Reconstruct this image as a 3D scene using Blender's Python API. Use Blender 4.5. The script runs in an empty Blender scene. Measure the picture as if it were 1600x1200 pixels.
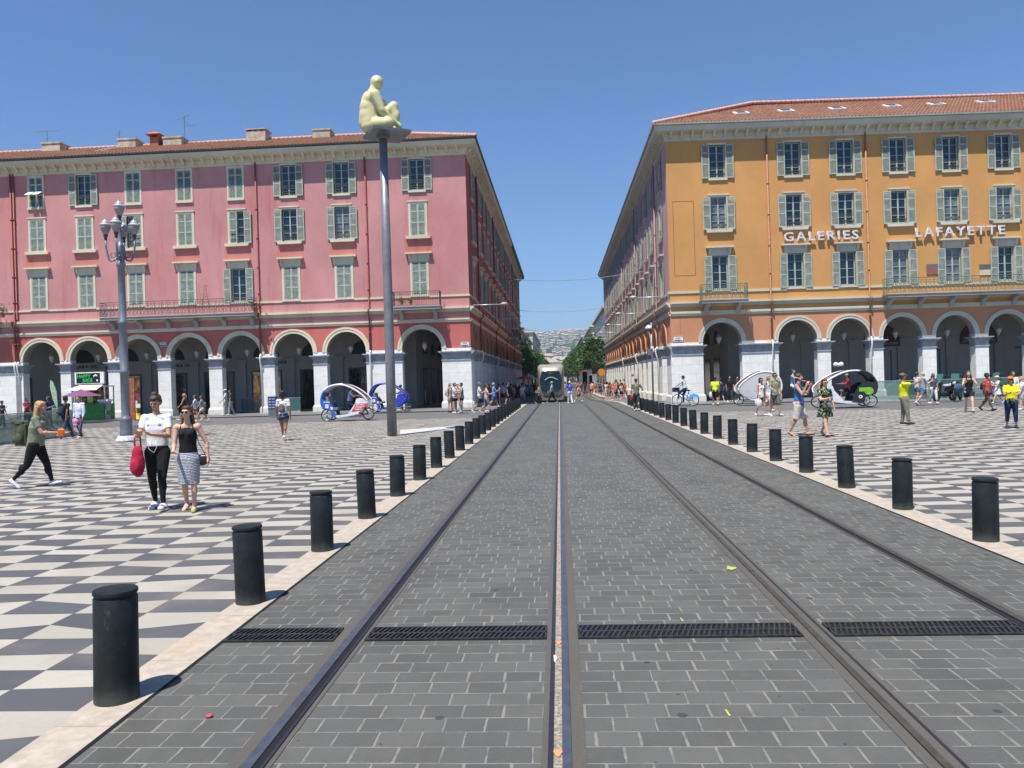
import bpy, bmesh, math, random
from mathutils import Vector, Matrix, Euler
random.seed(7)
PI = math.pi
scene = bpy.context.scene
COL = scene.collection
# ---------------------------------------------------------------- camera, sky, sun, exposure
F_PX, CAM_H = 1210.0, 1.76
CAM_M = Matrix(((0.99767561, 0.02993925, 0.06121282), (0.06104165, 0.0065991, -0.99811341), (-0.03028672, 0.99952994, 0.00475622)))
cam = bpy.data.cameras.new("camera"); camo = bpy.data.objects.new("camera", cam); COL.objects.link(camo)
camo.matrix_world = Matrix.Translation((0, 0, CAM_H)) @ CAM_M.to_4x4()
cam.sensor_fit = 'HORIZONTAL'; cam.sensor_width = 36; cam.lens = F_PX * 36 / 1600
cam.clip_start = 0.1; cam.clip_end = 30000
scene.camera = camo
SUN_EL, SUN_TO = math.radians(67), Vector((0.45, 0.89, 0)).normalized()   # horizontal direction the light travels
world = bpy.data.worlds.new("World"); scene.world = world; world.use_nodes = True
wn = world.node_tree; sky = wn.nodes.new('ShaderNodeTexSky'); sky.sky_type = 'NISHITA'; sky.sun_disc = False
sky.sun_elevation = SUN_EL
sky.sun_rotation = math.atan2(-SUN_TO.x, -SUN_TO.y)
sky.air_density = 1.0; sky.dust_density = 0.35; sky.ozone_density = 4.5; sky.altitude = 0
_mx = wn.nodes.new('ShaderNodeMix'); _mx.data_type = 'RGBA'; _mx.blend_type = 'MULTIPLY'; _mx.inputs[0].default_value = 1.0; _mx.inputs[7].default_value = (.78, 1.04, 1.36, 1)
wn.links.new(sky.outputs[0], _mx.inputs[6]); wn.links.new(_mx.outputs[2], wn.nodes['Background'].inputs[0]); wn.nodes['Background'].inputs[1].default_value = 0.073
sl = bpy.data.lights.new("sun", 'SUN'); sl.energy = 5.0; sl.angle = math.radians(0.53); sl.color = (1.0, 0.955, 0.88)
so = bpy.data.objects.new("sun", sl); COL.objects.link(so)
sdir = Vector((SUN_TO.x * math.cos(SUN_EL), SUN_TO.y * math.cos(SUN_EL), -math.sin(SUN_EL)))
so.rotation_euler = sdir.to_track_quat('-Z', 'Y').to_euler(); so.location = (-20, -30, 60)
scene.view_settings.view_transform = 'Standard'; scene.view_settings.look = 'None'
scene.view_settings.exposure = 0.47; scene.view_settings.gamma = 1.0
try:
    scene.cycles.max_bounces = 6; scene.cycles.transparent_max_bounces = 12; scene.cycles.volume_bounces = 0
    scene.cycles.caustics_reflective = False; scene.cycles.caustics_refractive = False
except Exception: pass

# ---------------------------------------------------------------- placing helpers
def gz(x, y): return -0.02 * min(max(y - 55, 0), 25)
def ray(px, py): return CAM_M @ Vector(((px - 800) / F_PX, -(py - 600) / F_PX, -1.0))
def G(px, py):
    w = ray(px, py); z = 0.0; t = 1
    for _ in range(60):
        t = (z - CAM_H) / w.z; z = .5 * z + .5 * gz(0, t * w.y)
    return Vector((t * w.x, t * w.y, z))
def onY(px, py, Y):
    w = ray(px, py); t = Y / w.y; return Vector((t * w.x, Y, CAM_H + t * w.z))
def onX(px, py, X):
    w = ray(px, py); t = X / w.x; return Vector((X, t * w.y, CAM_H + t * w.z))

# ---------------------------------------------------------------- objects
def tag(o, label=None, cat=None, group=None, kind=None):
    if label: o['label'] = label
    if cat: o['category'] = cat
    if group: o['group'] = group
    if kind: o['kind'] = kind
    return o
def empty(name, loc=(0, 0, 0), rz=0, label=None, cat=None, group=None):
    o = bpy.data.objects.new(name, None); COL.objects.link(o); o.location = loc; o.rotation_euler = (0, 0, rz)
    o.empty_display_size = .2
    return tag(o, label, cat, group)
def kids(o): return [c for c in KIDS.get(o.name, [])]
KIDS = {}
def setpar(c, p):
    c.parent = p; KIDS.setdefault(p.name, []).append(c)
def copy_tree(o, parent=None, label=None, group=None):
    c = o.copy(); COL.objects.link(c)
    if parent is not None: setpar(c, parent)
    if label: c['label'] = label
    if group: c['group'] = group
    for ch in kids(o): copy_tree(ch, c)
    return c
def link_mesh(name, me, parent=None, world=False, mat=None):
    """link a mesh object; with world=True its coordinates are world ones although it has a parent"""
    if mat is not None:
        me.materials.clear(); me.materials.append(mat)
    o = bpy.data.objects.new(name, me); COL.objects.link(o)
    if parent is not None:
        setpar(o, parent)
        if world:
            pm = Matrix.Translation(parent.location) @ parent.rotation_euler.to_matrix().to_4x4()
            o.matrix_parent_inverse = pm.inverted()
    return o

class MB:
    """collects shapes; build() links them as ONE mesh object"""
    def __init__(s, T=None):
        s.v = []; s.f = []; s.m = []; s.sm = []; s.T = T; s.mi = 0; s.smooth = False
    def add(s, vs, fs):
        n = len(s.v)
        if s.T is not None: vs = [s.T @ Vector(p) for p in vs]
        s.v += [tuple(p) for p in vs]
        for f in fs:
            s.f.append(tuple(i + n for i in f)); s.m.append(s.mi); s.sm.append(s.smooth)
    def box(s, x0, x1, y0, y1, z0, z1):
        s.add([(x0, y0, z0), (x1, y0, z0), (x1, y1, z0), (x0, y1, z0), (x0, y0, z1), (x1, y0, z1), (x1, y1, z1), (x0, y1, z1)],
              [(0, 3, 2, 1), (4, 5, 6, 7), (0, 1, 5, 4), (1, 2, 6, 5), (2, 3, 7, 6), (3, 0, 4, 7)])
    def obox(s, c, size, rot=(0, 0, 0)):
        R = Euler(rot).to_matrix(); c = Vector(c); h = [k / 2 for k in size]
        pts = [c + R @ Vector((a * h[0], b * h[1], d * h[2])) for a, b, d in ((-1, -1, -1), (1, -1, -1), (1, 1, -1), (-1, 1, -1), (-1, -1, 1), (1, -1, 1), (1, 1, 1), (-1, 1, 1))]
        s.add(pts, [(0, 3, 2, 1), (4, 5, 6, 7), (0, 1, 5, 4), (1, 2, 6, 5), (2, 3, 7, 6), (3, 0, 4, 7)])
    def poly(s, pts): s.add(pts, [tuple(range(len(pts)))])
    def prism(s, poly, a, b, axis='y'):
        """extrude a 2-D outline (list of (u,v)) from a to b along axis; u,v are the other two axes in order"""
        def P(u, v, w): return {'y': (u, w, v), 'x': (w, u, v), 'z': (u, v, w)}[axis]
        n = len(poly); vs = [P(u, v, a) for u, v in poly] + [P(u, v, b) for u, v in poly]
        fs = [tuple(range(n)), tuple(range(2 * n - 1, n - 1, -1))] + [(i, (i + 1) % n, n + (i + 1) % n, n + i) for i in range(n)]
        s.add(vs, fs)
    def lathe(s, prof, c=(0, 0, 0), n=20, caps=True):
        vs = []; fs = []
        for r, z in prof:
            for k in range(n):
                a = 2 * PI * k / n; vs.append((c[0] + r * math.cos(a), c[1] + r * math.sin(a), c[2] + z))
        for j in range(len(prof) - 1):
            for k in range(n):
                fs.append((j * n + k, j * n + (k + 1) % n, (j + 1) * n + (k + 1) % n, (j + 1) * n + k))
        if caps:
            fs.append(tuple(range(n - 1, -1, -1))); fs.append(tuple((len(prof) - 1) * n + k for k in range(n)))
        s.add(vs, fs)
    def tube(s, pts, r, n=8, closed=False, r2=None, up=None):
        """swept tube through pts; r may be a list; r2: second half-axis (flattened section)"""
        pts = [Vector(p) for p in pts]; N = len(pts)
        rs = r if isinstance(r, (list, tuple)) else [r] * N
        r2s = (r2 if isinstance(r2, (list, tuple)) else [r2] * N) if r2 is not None else rs
        vs = []; fs = []; prev = None
        for i, p in enumerate(pts):
            if closed: t = pts[(i + 1) % N] - pts[i - 1]
            else: t = pts[min(i + 1, N - 1)] - pts[max(i - 1, 0)]
            t.normalize()
            if up is not None: a = Vector(up)
            elif prev is not None: a = prev
            else: a = Vector((0, 0, 1)) if abs(t.z) < .9 else Vector((1, 0, 0))
            b = t.cross(a); b.normalize(); a = b.cross(t); a.normalize(); prev = a
            for k in range(n):
                th = 2 * PI * k / n; vs.append(p + a * (rs[i] * math.cos(th)) + b * (r2s[i] * math.sin(th)))
        for i in range(N if closed else N - 1):
            j = (i + 1) % N
            for k in range(n):
                fs.append((i * n + k, i * n + (k + 1) % n, j * n + (k + 1) % n, j * n + k))
        if not closed:
            fs.append(tuple(range(n - 1, -1, -1))); fs.append(tuple((N - 1) * n + k for k in range(n)))
        s.add(vs, fs)
    def sphere(s, c, r, n=12, m=8, sc=(1, 1, 1), rot=None):
        vs = []; fs = []; R = Euler(rot).to_matrix() if rot else None
        for j in range(1, m):
            ph = PI * j / m
            for k in range(n):
                a = 2 * PI * k / n; p = Vector((r * sc[0] * math.sin(ph) * math.cos(a), r * sc[1] * math.sin(ph) * math.sin(a), r * sc[2] * math.cos(ph)))
                vs.append((R @ p if R else p) + Vector(c))
        for p in (Vector((0, 0, r * sc[2])), Vector((0, 0, -r * sc[2]))): vs.append((R @ p if R else p) + Vector(c))
        T0 = len(vs) - 2
        for j in range(m - 2):
            for k in range(n): fs.append((j * n + k, (j + 1) * n + k, (j + 1) * n + (k + 1) % n, j * n + (k + 1) % n))
        for k in range(n):
            fs.append((T0, k, (k + 1) % n)); fs.append((T0 + 1, (m - 2) * n + (k + 1) % n, (m - 2) * n + k))
        s.add(vs, fs)
    def sheet(s, xs, ys, dz=0.0, zf=None):
        zf = zf or gz; vs = [(x, y, zf(x, y) + dz) for y in ys for x in xs]; n = len(xs)
        s.add(vs, [(j * n + i, j * n + i + 1, (j + 1) * n + i + 1, (j + 1) * n + i) for j in range(len(ys) - 1) for i in range(n - 1)])
    def mesh(s, name, mats, recalc=True):
        me = bpy.data.meshes.new(name); me.from_pydata(s.v, [], s.f)
        if not isinstance(mats, (list, tuple)): mats = [mats]
        for m in mats: me.materials.append(m)
        if len(mats) > 1: me.polygons.foreach_set('material_index', s.m)
        me.polygons.foreach_set('use_smooth', s.sm)
        me.update()
        if recalc and s.f:
            bm = bmesh.new(); bm.from_mesh(me); bmesh.ops.recalc_face_normals(bm, faces=bm.faces); bm.to_mesh(me); bm.free()
        return me
    def build(s, name, mats, parent=None, world=False, recalc=True):
        return link_mesh(name, s.mesh(name, mats, recalc), parent, world)

# ---------------------------------------------------------------- materials
class NT:
    def __init__(s, name):
        s.mat = bpy.data.materials.new(name); s.mat.use_nodes = True; s.t = s.mat.node_tree; s.n = s.t.nodes; s.l = s.t.links
        s.b = s.n['Principled BSDF']; s._pos = None
    def new(s, t, **k):
        o = s.n.new(t)
        for a, b in k.items(): setattr(o, a, b)
        return o
    def put(s, sock, v):
        if isinstance(v, (int, float)): sock.default_value = v
        elif isinstance(v, (tuple, list)): sock.default_value = tuple(v) + ((1,) if len(v) == 3 and len(sock.default_value) == 4 else ())
        else: s.l.new(v, sock)
    def m(s, op, a, b=0.0, c=None):
        o = s.new('ShaderNodeMath', operation=op); s.put(o.inputs[0], a); s.put(o.inputs[1], b)
        if c is not None: s.put(o.inputs[2], c)
        return o.outputs[0]
    def pos(s):
        if s._pos is None: s._pos = s.new('ShaderNodeNewGeometry').outputs['Position']
        return s._pos
    def obj(s): return s.new('ShaderNodeTexCoord').outputs['Object']
    def xyz(s, v):
        o = s.new('ShaderNodeSeparateXYZ'); s.put(o.inputs[0], v); return o.outputs
    def vec(s, x, y, z=0.0):
        o = s.new('ShaderNodeCombineXYZ')
        for i, k in enumerate((x, y, z)): s.put(o.inputs[i], k)
        return o.outputs[0]
    def scale(s, v, sc):
        o = s.new('ShaderNodeVectorMath', operation='MULTIPLY'); s.put(o.inputs[0], v); o.inputs[1].default_value = sc; return o.outputs[0]
    def noise(s, v, sc, det=4, rough=.55):
        o = s.new('ShaderNodeTexNoise'); s.put(o.inputs['Vector'], v); o.inputs['Scale'].default_value = sc; o.inputs['Detail'].default_value = det; o.inputs['Roughness'].default_value = rough
        return o.outputs['Fac']
    def white(s, v):
        o = s.new('ShaderNodeTexWhiteNoise', noise_dimensions='3D'); s.put(o.inputs['Vector'], v); return o.outputs['Value']
    def ramp(s, f, a, b):   # smooth 0..1 between a and b
        o = s.new('ShaderNodeMapRange'); s.put(o.inputs[0], f); s.put(o.inputs[1], a); s.put(o.inputs[2], b); o.interpolation_type = 'SMOOTHSTEP'
        return o.outputs[0]
    def mix(s, f, a, b, mode='MIX'):
        o = s.new('ShaderNodeMix', data_type='RGBA', blend_type=mode); s.put(o.inputs[0], f); s.put(o.inputs[6], a); s.put(o.inputs[7], b); return o.outputs[2]
    def bump(s, h, st=.3, d=.01):
        o = s.new('ShaderNodeBump'); s.put(o.inputs['Height'], h); o.inputs['Strength'].default_value = st; o.inputs['Distance'].default_value = d
        s.l.new(o.outputs[0], s.b.inputs['Normal'])
    def out(s, col, rough=.7, metal=0, spec=.5):
        s.put(s.b.inputs['Base Color'], col); s.put(s.b.inputs['Roughness'], rough); s.b.inputs['Metallic'].default_value = metal
        s.b.inputs['Specular IOR Level'].default_value = spec; return s.mat

_MC = {}
def plain(name, col, rough=.6, metal=0, var=.12, sc=6, spec=.4, bump=0):
    k = ('p', name, tuple(col), rough, metal)
    if k in _MC: return _MC[k]
    t = NT(name); n = t.noise(t.obj(), sc, 5)
    dark = tuple(c * (1 - var) for c in col); lite = tuple(min(1, c * (1 + var)) for c in col)
    if bump: t.bump(t.noise(t.obj(), sc * 6, 3), bump, .01)
    _MC[k] = t.out(t.mix(t.ramp(n, .3, .7), dark, lite), rough, metal, spec); return _MC[k]

def glassy(name, col, alpha, rough=.05):
    t = NT(name); t.b.inputs['Base Color'].default_value = (*col, 1); t.b.inputs['Roughness'].default_value = rough
    t.b.inputs['Alpha'].default_value = alpha; t.b.inputs['Specular IOR Level'].default_value = .6; return t.mat

def plaster(name, col, dirt=(.25, .1, .09), dirtamt=.35, var=.10, bump=.15):
    t = NT(name); P = t.pos(); n1 = t.noise(t.scale(P, (.35, .35, .25)), 1.0, 5, .6); n2 = t.noise(t.scale(P, (2.2, 2.2, .22)), 1.0, 4, .65)
    n3 = t.noise(P, 3.0, 6, .7)
    c = t.mix(t.ramp(n1, .35, .68), tuple(k * (1 - var) for k in col), tuple(min(1, k * (1 + var * .9)) for k in col))
    c = t.mix(t.m('MULTIPLY', t.ramp(n2, .52, .74), dirtamt * .85), c, dirt); c = t.mix(t.m('MULTIPLY', t.ramp(t.noise(P, .16, 3), .5, .66), .22), c, dirt)
    c = t.mix(t.m('MULTIPLY', t.ramp(n3, .35, .75), .10), c, tuple(min(1, k * 1.25 + .03) for k in col))
    v = t.new('ShaderNodeTexVoronoi'); t.put(v.inputs['Vector'], P); v.inputs['Scale'].default_value = .9
    spot = t.m('LESS_THAN', v.outputs['Distance'], .035)
    c = t.mix(t.m('MULTIPLY', spot, .5), c, tuple(k * .45 for k in col))
    t.bump(n3, bump, .02); return t.out(c, .9, 0, .2)

M = {}
M['pink'] = plaster('pink_plaster', (.565, .268, .258), (.42, .10, .085), .45)
M['red'] = plaster('red_plaster', (.51, .150, .122), (.40, .10, .08), .4)
M['spandrel_red'] = plaster('faded_red_plaster', (.56, .21, .175), (.40, .09, .06), .5)
M['orange'] = plaster('orange_plaster', (.60, .31, .108), (.52, .25, .11), .28, .07)
M['orange_deep'] = plaster('terracotta_plaster', (.56, .27, .15), (.45, .16, .08), .3, .07)
M['mauve'] = plaster('mauve_plaster', (.56, .37, .385), (.36, .12, .12), .3)
M['cream'] = plaster('cream_trim', (.70, .625, .47), (.40, .30, .17), .4, .06, .05)
M['greytrim'] = plaster('pale_grey_trim', (.60, .57, .46), (.35, .30, .22), .4, .06, .05)
M['white'] = plain('white_paint', (.78, .76, .70), .6)
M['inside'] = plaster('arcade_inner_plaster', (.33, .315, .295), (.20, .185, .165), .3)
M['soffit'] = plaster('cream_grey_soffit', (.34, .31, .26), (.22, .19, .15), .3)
M['ochre'] = plaster('ochre_arch_trim', (.42, .235, .12), (.30, .14, .08), .3)
M['inside_dark'] = plain('dark_opening', (.012, .011, .011), .5)
M['shutter'] = plain('sage_shutter_paint', (.39, .45, .37), .65, var=.12, sc=3)
M['slat'] = plain('shutter_slats', (.34, .38, .325), .75, var=.2, sc=3)
M['shutter_b'] = plain('green_shutter_paint', (.34, .44, .38), .65, var=.12, sc=3)
M['pane'] = plain('window_glass', (.012, .017, .03), .06, var=.3, sc=1.5, spec=.8)
M['pane_curtain'] = plain('window_with_net_curtain', (.14, .15, .165), .15, var=.45, sc=2.2, spec=.8)
M['iron'] = plain('black_iron', (.10, .095, .085), .6)
M['iron_green'] = plain('green_iron', (.10, .17, .13), .6)
M['pipe_red'] = plain('red_drainpipe_paint', (.25, .06, .05), .5)
M['pipe_or'] = plain('orange_drainpipe_paint', (.36, .17, .10), .5)
M['pipe_side'] = plain('dull_mauve_pipe', (.34, .19, .17), .6)
M['pipe_sidel'] = plain('dull_red_pipe', (.20, .055, .045), .6)
M['metal_grey'] = plain('grey_metal', (.22, .23, .25), .45, .6)

def stone_pier():
    t = NT('white_limestone'); P = t.pos(); x, y, z = t.xyz(P)
    s = t.m('ADD', x, y); row = t.m('FLOOR', t.m('DIVIDE', z, .60)); fz = t.m('FRACT', t.m('DIVIDE', z, .60))
    u = t.m('ADD', t.m('DIVIDE', s, 1.15), t.m('MULTIPLY', t.white(t.vec(row, 3.0)), 1.0)); fu = t.m('FRACT', u)
    j = t.m('MAXIMUM', t.m('LESS_THAN', fz, .02), t.m('LESS_THAN', fu, .012))
    n = t.noise(P, 2.2, 7, .65); n2 = t.noise(P, .7, 3); n3 = t.noise(P, 14, 3)
    c = t.mix(t.ramp(n, .35, .7), (.78, .76, .70), (.88, .865, .82))
    c = t.mix(t.m('MULTIPLY', t.ramp(n2, .5, .75), .22), c, (.55, .47, .36))
    low = t.m('MULTIPLY', t.ramp(z, .9, 0), t.ramp(n, .3, .6)); c = t.mix(t.m('MULTIPLY', low, .45), c, (.40, .33, .24))
    c = t.mix(t.m('MULTIPLY', t.ramp(n3, .68, .78), .5), c, (.42, .38, .33))
    c = t.mix(t.m('MULTIPLY', j, .55), c, (.33, .30, .26)); t.bump(t.m('SUBTRACT', n, j), .4, .02)
    return t.out(c, .85, 0, .25)
M['stone'] = stone_pier()
def capital_stone():
    t = NT('shade_grey_capital_stone'); P = t.pos(); n = t.noise(P, 2.5, 6, .7)
    t.bump(n, .3, .02); return t.out(t.mix(t.ramp(n, .35, .7), (.30, .31, .33), (.48, .48, .48)), .85, 0, .25)  # blue-grey puts the shade below the ledges into the stone's colour
M['capital'] = capital_stone()

def tiles():
    t = NT('terracotta_roof_tiles'); P = t.pos(); w = t.white(t.scale(t.new('ShaderNodeNewGeometry').outputs['Position'], (1, 1, 1)))
    x, y, z = t.xyz(P); cell = t.vec(t.m('FLOOR', t.m('DIVIDE', x, .22)), t.m('FLOOR', t.m('DIVIDE', y, .33)), 1.0); r = t.white(cell)
    n = t.noise(P, .5, 5); n2 = t.noise(P, 9, 4)
    c = t.mix(r, (.20, .088, .052), (.30, .15, .10)); c = t.mix(t.m('MULTIPLY', t.ramp(n, .4, .7), .35), c, (.23, .15, .11))
    c = t.mix(t.m('MULTIPLY', t.ramp(n2, .62, .75), .4), c, (.36, .30, .24)); return t.out(c, .9, 0, .2)
M['balcony'] = plaster('balcony_stone', (.42, .40, .37), (.22, .21, .19), .4)
M['tiles'] = tiles()

def checker():
    t = NT('black_and_cream_checker_paving'); P = t.pos(); x, y, z = t.xyz(P)
    X = t.m('DIVIDE', t.m('ADD', x, 2.72), .607); Y = t.m('DIVIDE', t.m('SUBTRACT', y, 4.13), .61)
    i = t.m('FLOOR', X); fx = t.m('FRACT', X); j = t.m('FLOOR', Y); fy = t.m('FRACT', Y)
    def off(ii):
        h = t.white(t.vec(ii, j, .5)); q = t.m('MULTIPLY', t.m('SUBTRACT', h, .5), .52)
        par = t.m('GREATER_THAN', t.m('FRACT', t.m('MULTIPLY', ii, .5)), .25); return t.m('ADD', .5, t.m('MULTIPLY', q, t.m('ADD', .35, t.m('MULTIPLY', par, .65))))
    o0 = off(i); o1 = off(t.m('ADD', i, 1.0))
    o = t.m('ADD', t.m('MULTIPLY', o0, t.m('SUBTRACT', 1.0, fx)), t.m('MULTIPLY', o1, fx))
    up = t.m('GREATER_THAN', fy, o); par = t.m('GREATER_THAN', t.m('FRACT', t.m('MULTIPLY', i, .5)), .25)
    dark = t.m('ABSOLUTE', t.m('SUBTRACT', up, par))
    cell = t.vec(i, t.m('ADD', t.m('MULTIPLY', j, 2.0), up), 2.0); r = t.white(cell)
    n = t.noise(P, 22, 6, .7); n1 = t.noise(P, 1.3, 4); n2 = t.noise(t.scale(P, (60, 18, 1)), 1.0, 3)
    light = t.mix(r, (.335, .31, .262), (.41, .382, .325)); light = t.mix(t.m('MULTIPLY', t.ramp(n, .45, .75), .35), light, (.30, .27, .215))
    light = t.mix(t.m('MULTIPLY', t.ramp(n2, .6, .75), .35), light, (.29, .26, .22))
    dk = t.mix(r, (.072, .073, .082), (.092, .093, .102)); dk = t.mix(t.m('MULTIPLY', t.ramp(n, .5, .8), .25), dk, (.13, .13, .135))
    c = t.mix(dark, light, dk)
    e = t.m('MINIMUM', t.m('MINIMUM', fx, t.m('SUBTRACT', 1.0, fx)), t.m('ABSOLUTE', t.m('SUBTRACT', fy, o)))
    e = t.m('MINIMUM', e, t.m('MINIMUM', fy, t.m('SUBTRACT', 1.0, fy)))
    jn = t.m('LESS_THAN', e, .009); c = t.mix(t.m('MULTIPLY', jn, .7), c, (.07, .066, .06))
    c = t.mix(t.m('MULTIPLY', t.ramp(n1, .45, .75), .35), c, (.23, .20, .165)); c = t.mix(t.m('MULTIPLY', t.ramp(t.noise(P, .35, 4), .5, .7), .18), c, (.16, .15, .14))
    v = t.new('ShaderNodeTexVoronoi'); t.put(v.inputs['Vector'], P); v.inputs['Scale'].default_value = 1.4
    c = t.mix(t.m('MULTIPLY', t.m('LESS_THAN', v.outputs['Distance'], .03), .6), c, (.12, .11, .10))
    t.bump(t.m('SUBTRACT', t.m('MULTIPLY', n, .4), jn), .35, .006); return t.out(c, .75, 0, .35)
M['checker'] = checker()

def setts(name='grey_stone_setts', bw=.216, rh=.160, mort=.011, c1=(.088, .088, .079), c2=(.108, .107, .097), mc=(.22, .21, .18)):
    t = NT(name); P = t.pos(); wob = t.noise(P, 5, 3); x, y, z = t.xyz(P)
    x = t.m('ADD', x, t.m('MULTIPLY', t.m('SUBTRACT', wob, .5), .012)); y = t.m('ADD', y, t.m('MULTIPLY', t.m('SUBTRACT', t.noise(P, 4, 2), .5), .012))
    Y = t.m('DIVIDE', t.m('SUBTRACT', y, .02), rh); j = t.m('FLOOR', Y); fy = t.m('FRACT', Y)
    sh = t.m('ADD', t.m('MULTIPLY', j, .5), t.m('MULTIPLY', t.m('SUBTRACT', t.white(t.vec(j, 7.0)), .5), .5))
    X = t.m('ADD', t.m('DIVIDE', x, bw), sh); i = t.m('FLOOR', X); fx = t.m('FRACT', X); r = t.white(t.vec(i, j)); r2 = t.white(t.vec(i, j, 9.0))
    w = t.m('ADD', .4, t.m('MULTIPLY', r2, .9))
    dx = t.m('MULTIPLY', t.m('MINIMUM', fx, t.m('SUBTRACT', 1.0, fx)), bw); dy = t.m('MULTIPLY', t.m('MINIMUM', fy, t.m('SUBTRACT', 1.0, fy)), rh)
    e = t.m('MINIMUM', dx, t.m('MULTIPLY', dy, 1.5)); rag = t.m('ADD', t.m('MULTIPLY', t.m('SUBTRACT', t.noise(P, 55, 4), .5), .011), t.m('MULTIPLY', t.m('SUBTRACT', t.noise(P, 9, 2), .5), .010))
    jn = t.ramp(t.m('SUBTRACT', t.m('ADD', e, rag), t.m('MULTIPLY', w, mort * .55)), .0025, 0.0)
    n = t.noise(P, 60, 5, .7); n1 = t.noise(P, 1.1, 5, .6); n2 = t.noise(P, 6, 4)
    c = t.mix(r, c1, c2); c = t.mix(t.m('MULTIPLY', t.ramp(n, .5, .75), .35), c, (.17, .17, .16)); c = t.mix(t.m('MULTIPLY', t.ramp(n1, .42, .68), .4), c, tuple(k * .72 for k in c1))
    c = t.mix(t.m('MULTIPLY', t.ramp(n2, .55, .7), .3), c, (.13, .115, .09)); c = t.mix(t.m('MULTIPLY', t.ramp(t.noise(t.scale(P, (1.6, .25, 1)), 1.0, 5), .5, .72), .35), c, (.060, .058, .054)); c = t.mix(t.m('MULTIPLY', t.m('GREATER_THAN', r2, .95), .2), c, (.065, .066, .068))
    c = t.mix(t.m('MULTIPLY', jn, t.m('ADD', .35, t.m('MULTIPLY', t.ramp(n2, .3, .6), .6))), c, mc)
    v = t.new('ShaderNodeTexVoronoi'); t.put(v.inputs['Vector'], t.m('ADD', 0, 0) if False else P); v.inputs['Scale'].default_value = 2.3
    thr = t.m('MULTIPLY', t.noise(P, 3, 2), .11); c = t.mix(t.m('MULTIPLY', t.m('LESS_THAN', v.outputs['Distance'], thr), .75), c, (.035, .035, .034))
    v2 = t.new('ShaderNodeTexVoronoi'); t.put(v2.inputs['Vector'], P); v2.inputs['Scale'].default_value = 5.5; c = t.mix(t.m('MULTIPLY', t.m('LESS_THAN', v2.outputs['Distance'], t.m('MULTIPLY', t.noise(P, 2, 2), .10)), .7), c, (.03, .03, .03))
    t.bump(t.m('SUBTRACT', t.m('ADD', t.m('MULTIPLY', n, .3), t.m('MULTIPLY', r2, .5)), jn), .6, .006); return t.out(c, t.m('ADD', .5, t.m('MULTIPLY', r, .22)), 0, .4)
M['setts'] = setts()
def asphalt(name, col, sc=30, var=.18):
    t = NT(name); P = t.pos(); n = t.noise(P, sc, 5, .7); n1 = t.noise(t.scale(P, (.12, .5, 1)), 1.0, 5)
    c = t.mix(n, tuple(k * (1 - var) for k in col), tuple(k * (1 + var) for k in col)); c = t.mix(t.m('MULTIPLY', t.ramp(n1, .4, .7), .4), c, tuple(k * .72 for k in col))
    t.bump(n, .3, .005); return t.out(c, .7, 0, .35)
M['road'] = asphalt('worn_grey_road', (.135, .135, .132)); M['earth'] = asphalt('distant_ground', (.13, .125, .11), 3)
M['walk'] = asphalt('grey_pavement', (.17, .168, .16)); M['cement'] = asphalt('rail_bedding_cement', (.095, .088, .075), 40, .25)
def kerbstone():
    t = NT('pale_kerb_stone'); P = t.pos(); x, y, z = t.xyz(P); fy = t.m('FRACT', t.m('DIVIDE', t.m('SUBTRACT', y, .1), .955))
    n = t.noise(P, 9, 6, .65); n1 = t.noise(P, 2, 4); jn = t.m('LESS_THAN', fy, .010)
    c = t.mix(t.ramp(n, .35, .7), (.36, .308, .25), (.46, .405, .335)); c = t.mix(t.m('MULTIPLY', t.ramp(n1, .5, .72), .45), c, (.42, .31, .20))
    c = t.mix(t.m('MULTIPLY', jn, .6), c, (.2, .17, .14)); t.bump(t.m('SUBTRACT', n, jn), .35, .006); return t.out(c, .8, 0, .3)
M['kerb'] = kerbstone()
M['rail_top'] = plain('polished_rail_steel', (.15, .16, .19), .42, .7, .15, 12)
M['rail_worn'] = plain('brown_rail_steel', (.10, .088, .075), .5, .5, .2, 12)
M['groove'] = plain('rail_groove_dark', (.006, .006, .008), .8)
M['lip'] = plain('rail_guide_lip', (.055, .05, .07), .45, .6)
M['sandfill'] = plain('sand_filled_groove', (.30, .26, .20), .95, 0, .45, 60, bump=.6)
# ---------------------------------------------------------------- the setting: ground sheets
YS = [-14, 0, 20, 37.5, 55, 60, 65, 70, 75, 80, 110, 160, 230, 330, 430]
def sheet(name, xs, y0, y1, dz, mat, parent=None):
    ys = [y0] + [y for y in YS if y0 < y < y1] + [y1]; b = MB(); b.sheet(xs, ys, dz)
    return b.build(name, mat, parent, recalc=False)
b = MB(); b.sheet([-6000, -400, 0, 400, 6000], [-40, 55, 80, 430, 9000], -.10); tag(b.build('ground', M['earth'], recalc=False), kind='structure')
tag(sheet('road', [-400, -90, 0, 90, 400], 20, 430, -.05, M['road']), kind='structure')
K = 1.017
KL0, KL1, KR0, KR1 = -2.72, -2.395, 4.03, 4.35
tag(sheet('tram_street', [KL1, KR0], -14, 430, 0, M['setts']), kind='structure')
YE = 37.4
b = MB(); b.sheet([-90, -22, KL0], [-14, 0, 20, YE], 0); tag(b.build('square_paving', M['checker'], recalc=False), kind='structure')
b = MB(); b.add([(KR1, -14, 0), (90, -14, 0), (90, 33.2, 0), (14, 34.6, 0), (9, 36.4, 0), (KR1, 36.9, 0)], [(0, 1, 2, 3, 4, 5)]); tag(b.build('square_paving', M['checker'], recalc=False), kind='structure')
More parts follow.
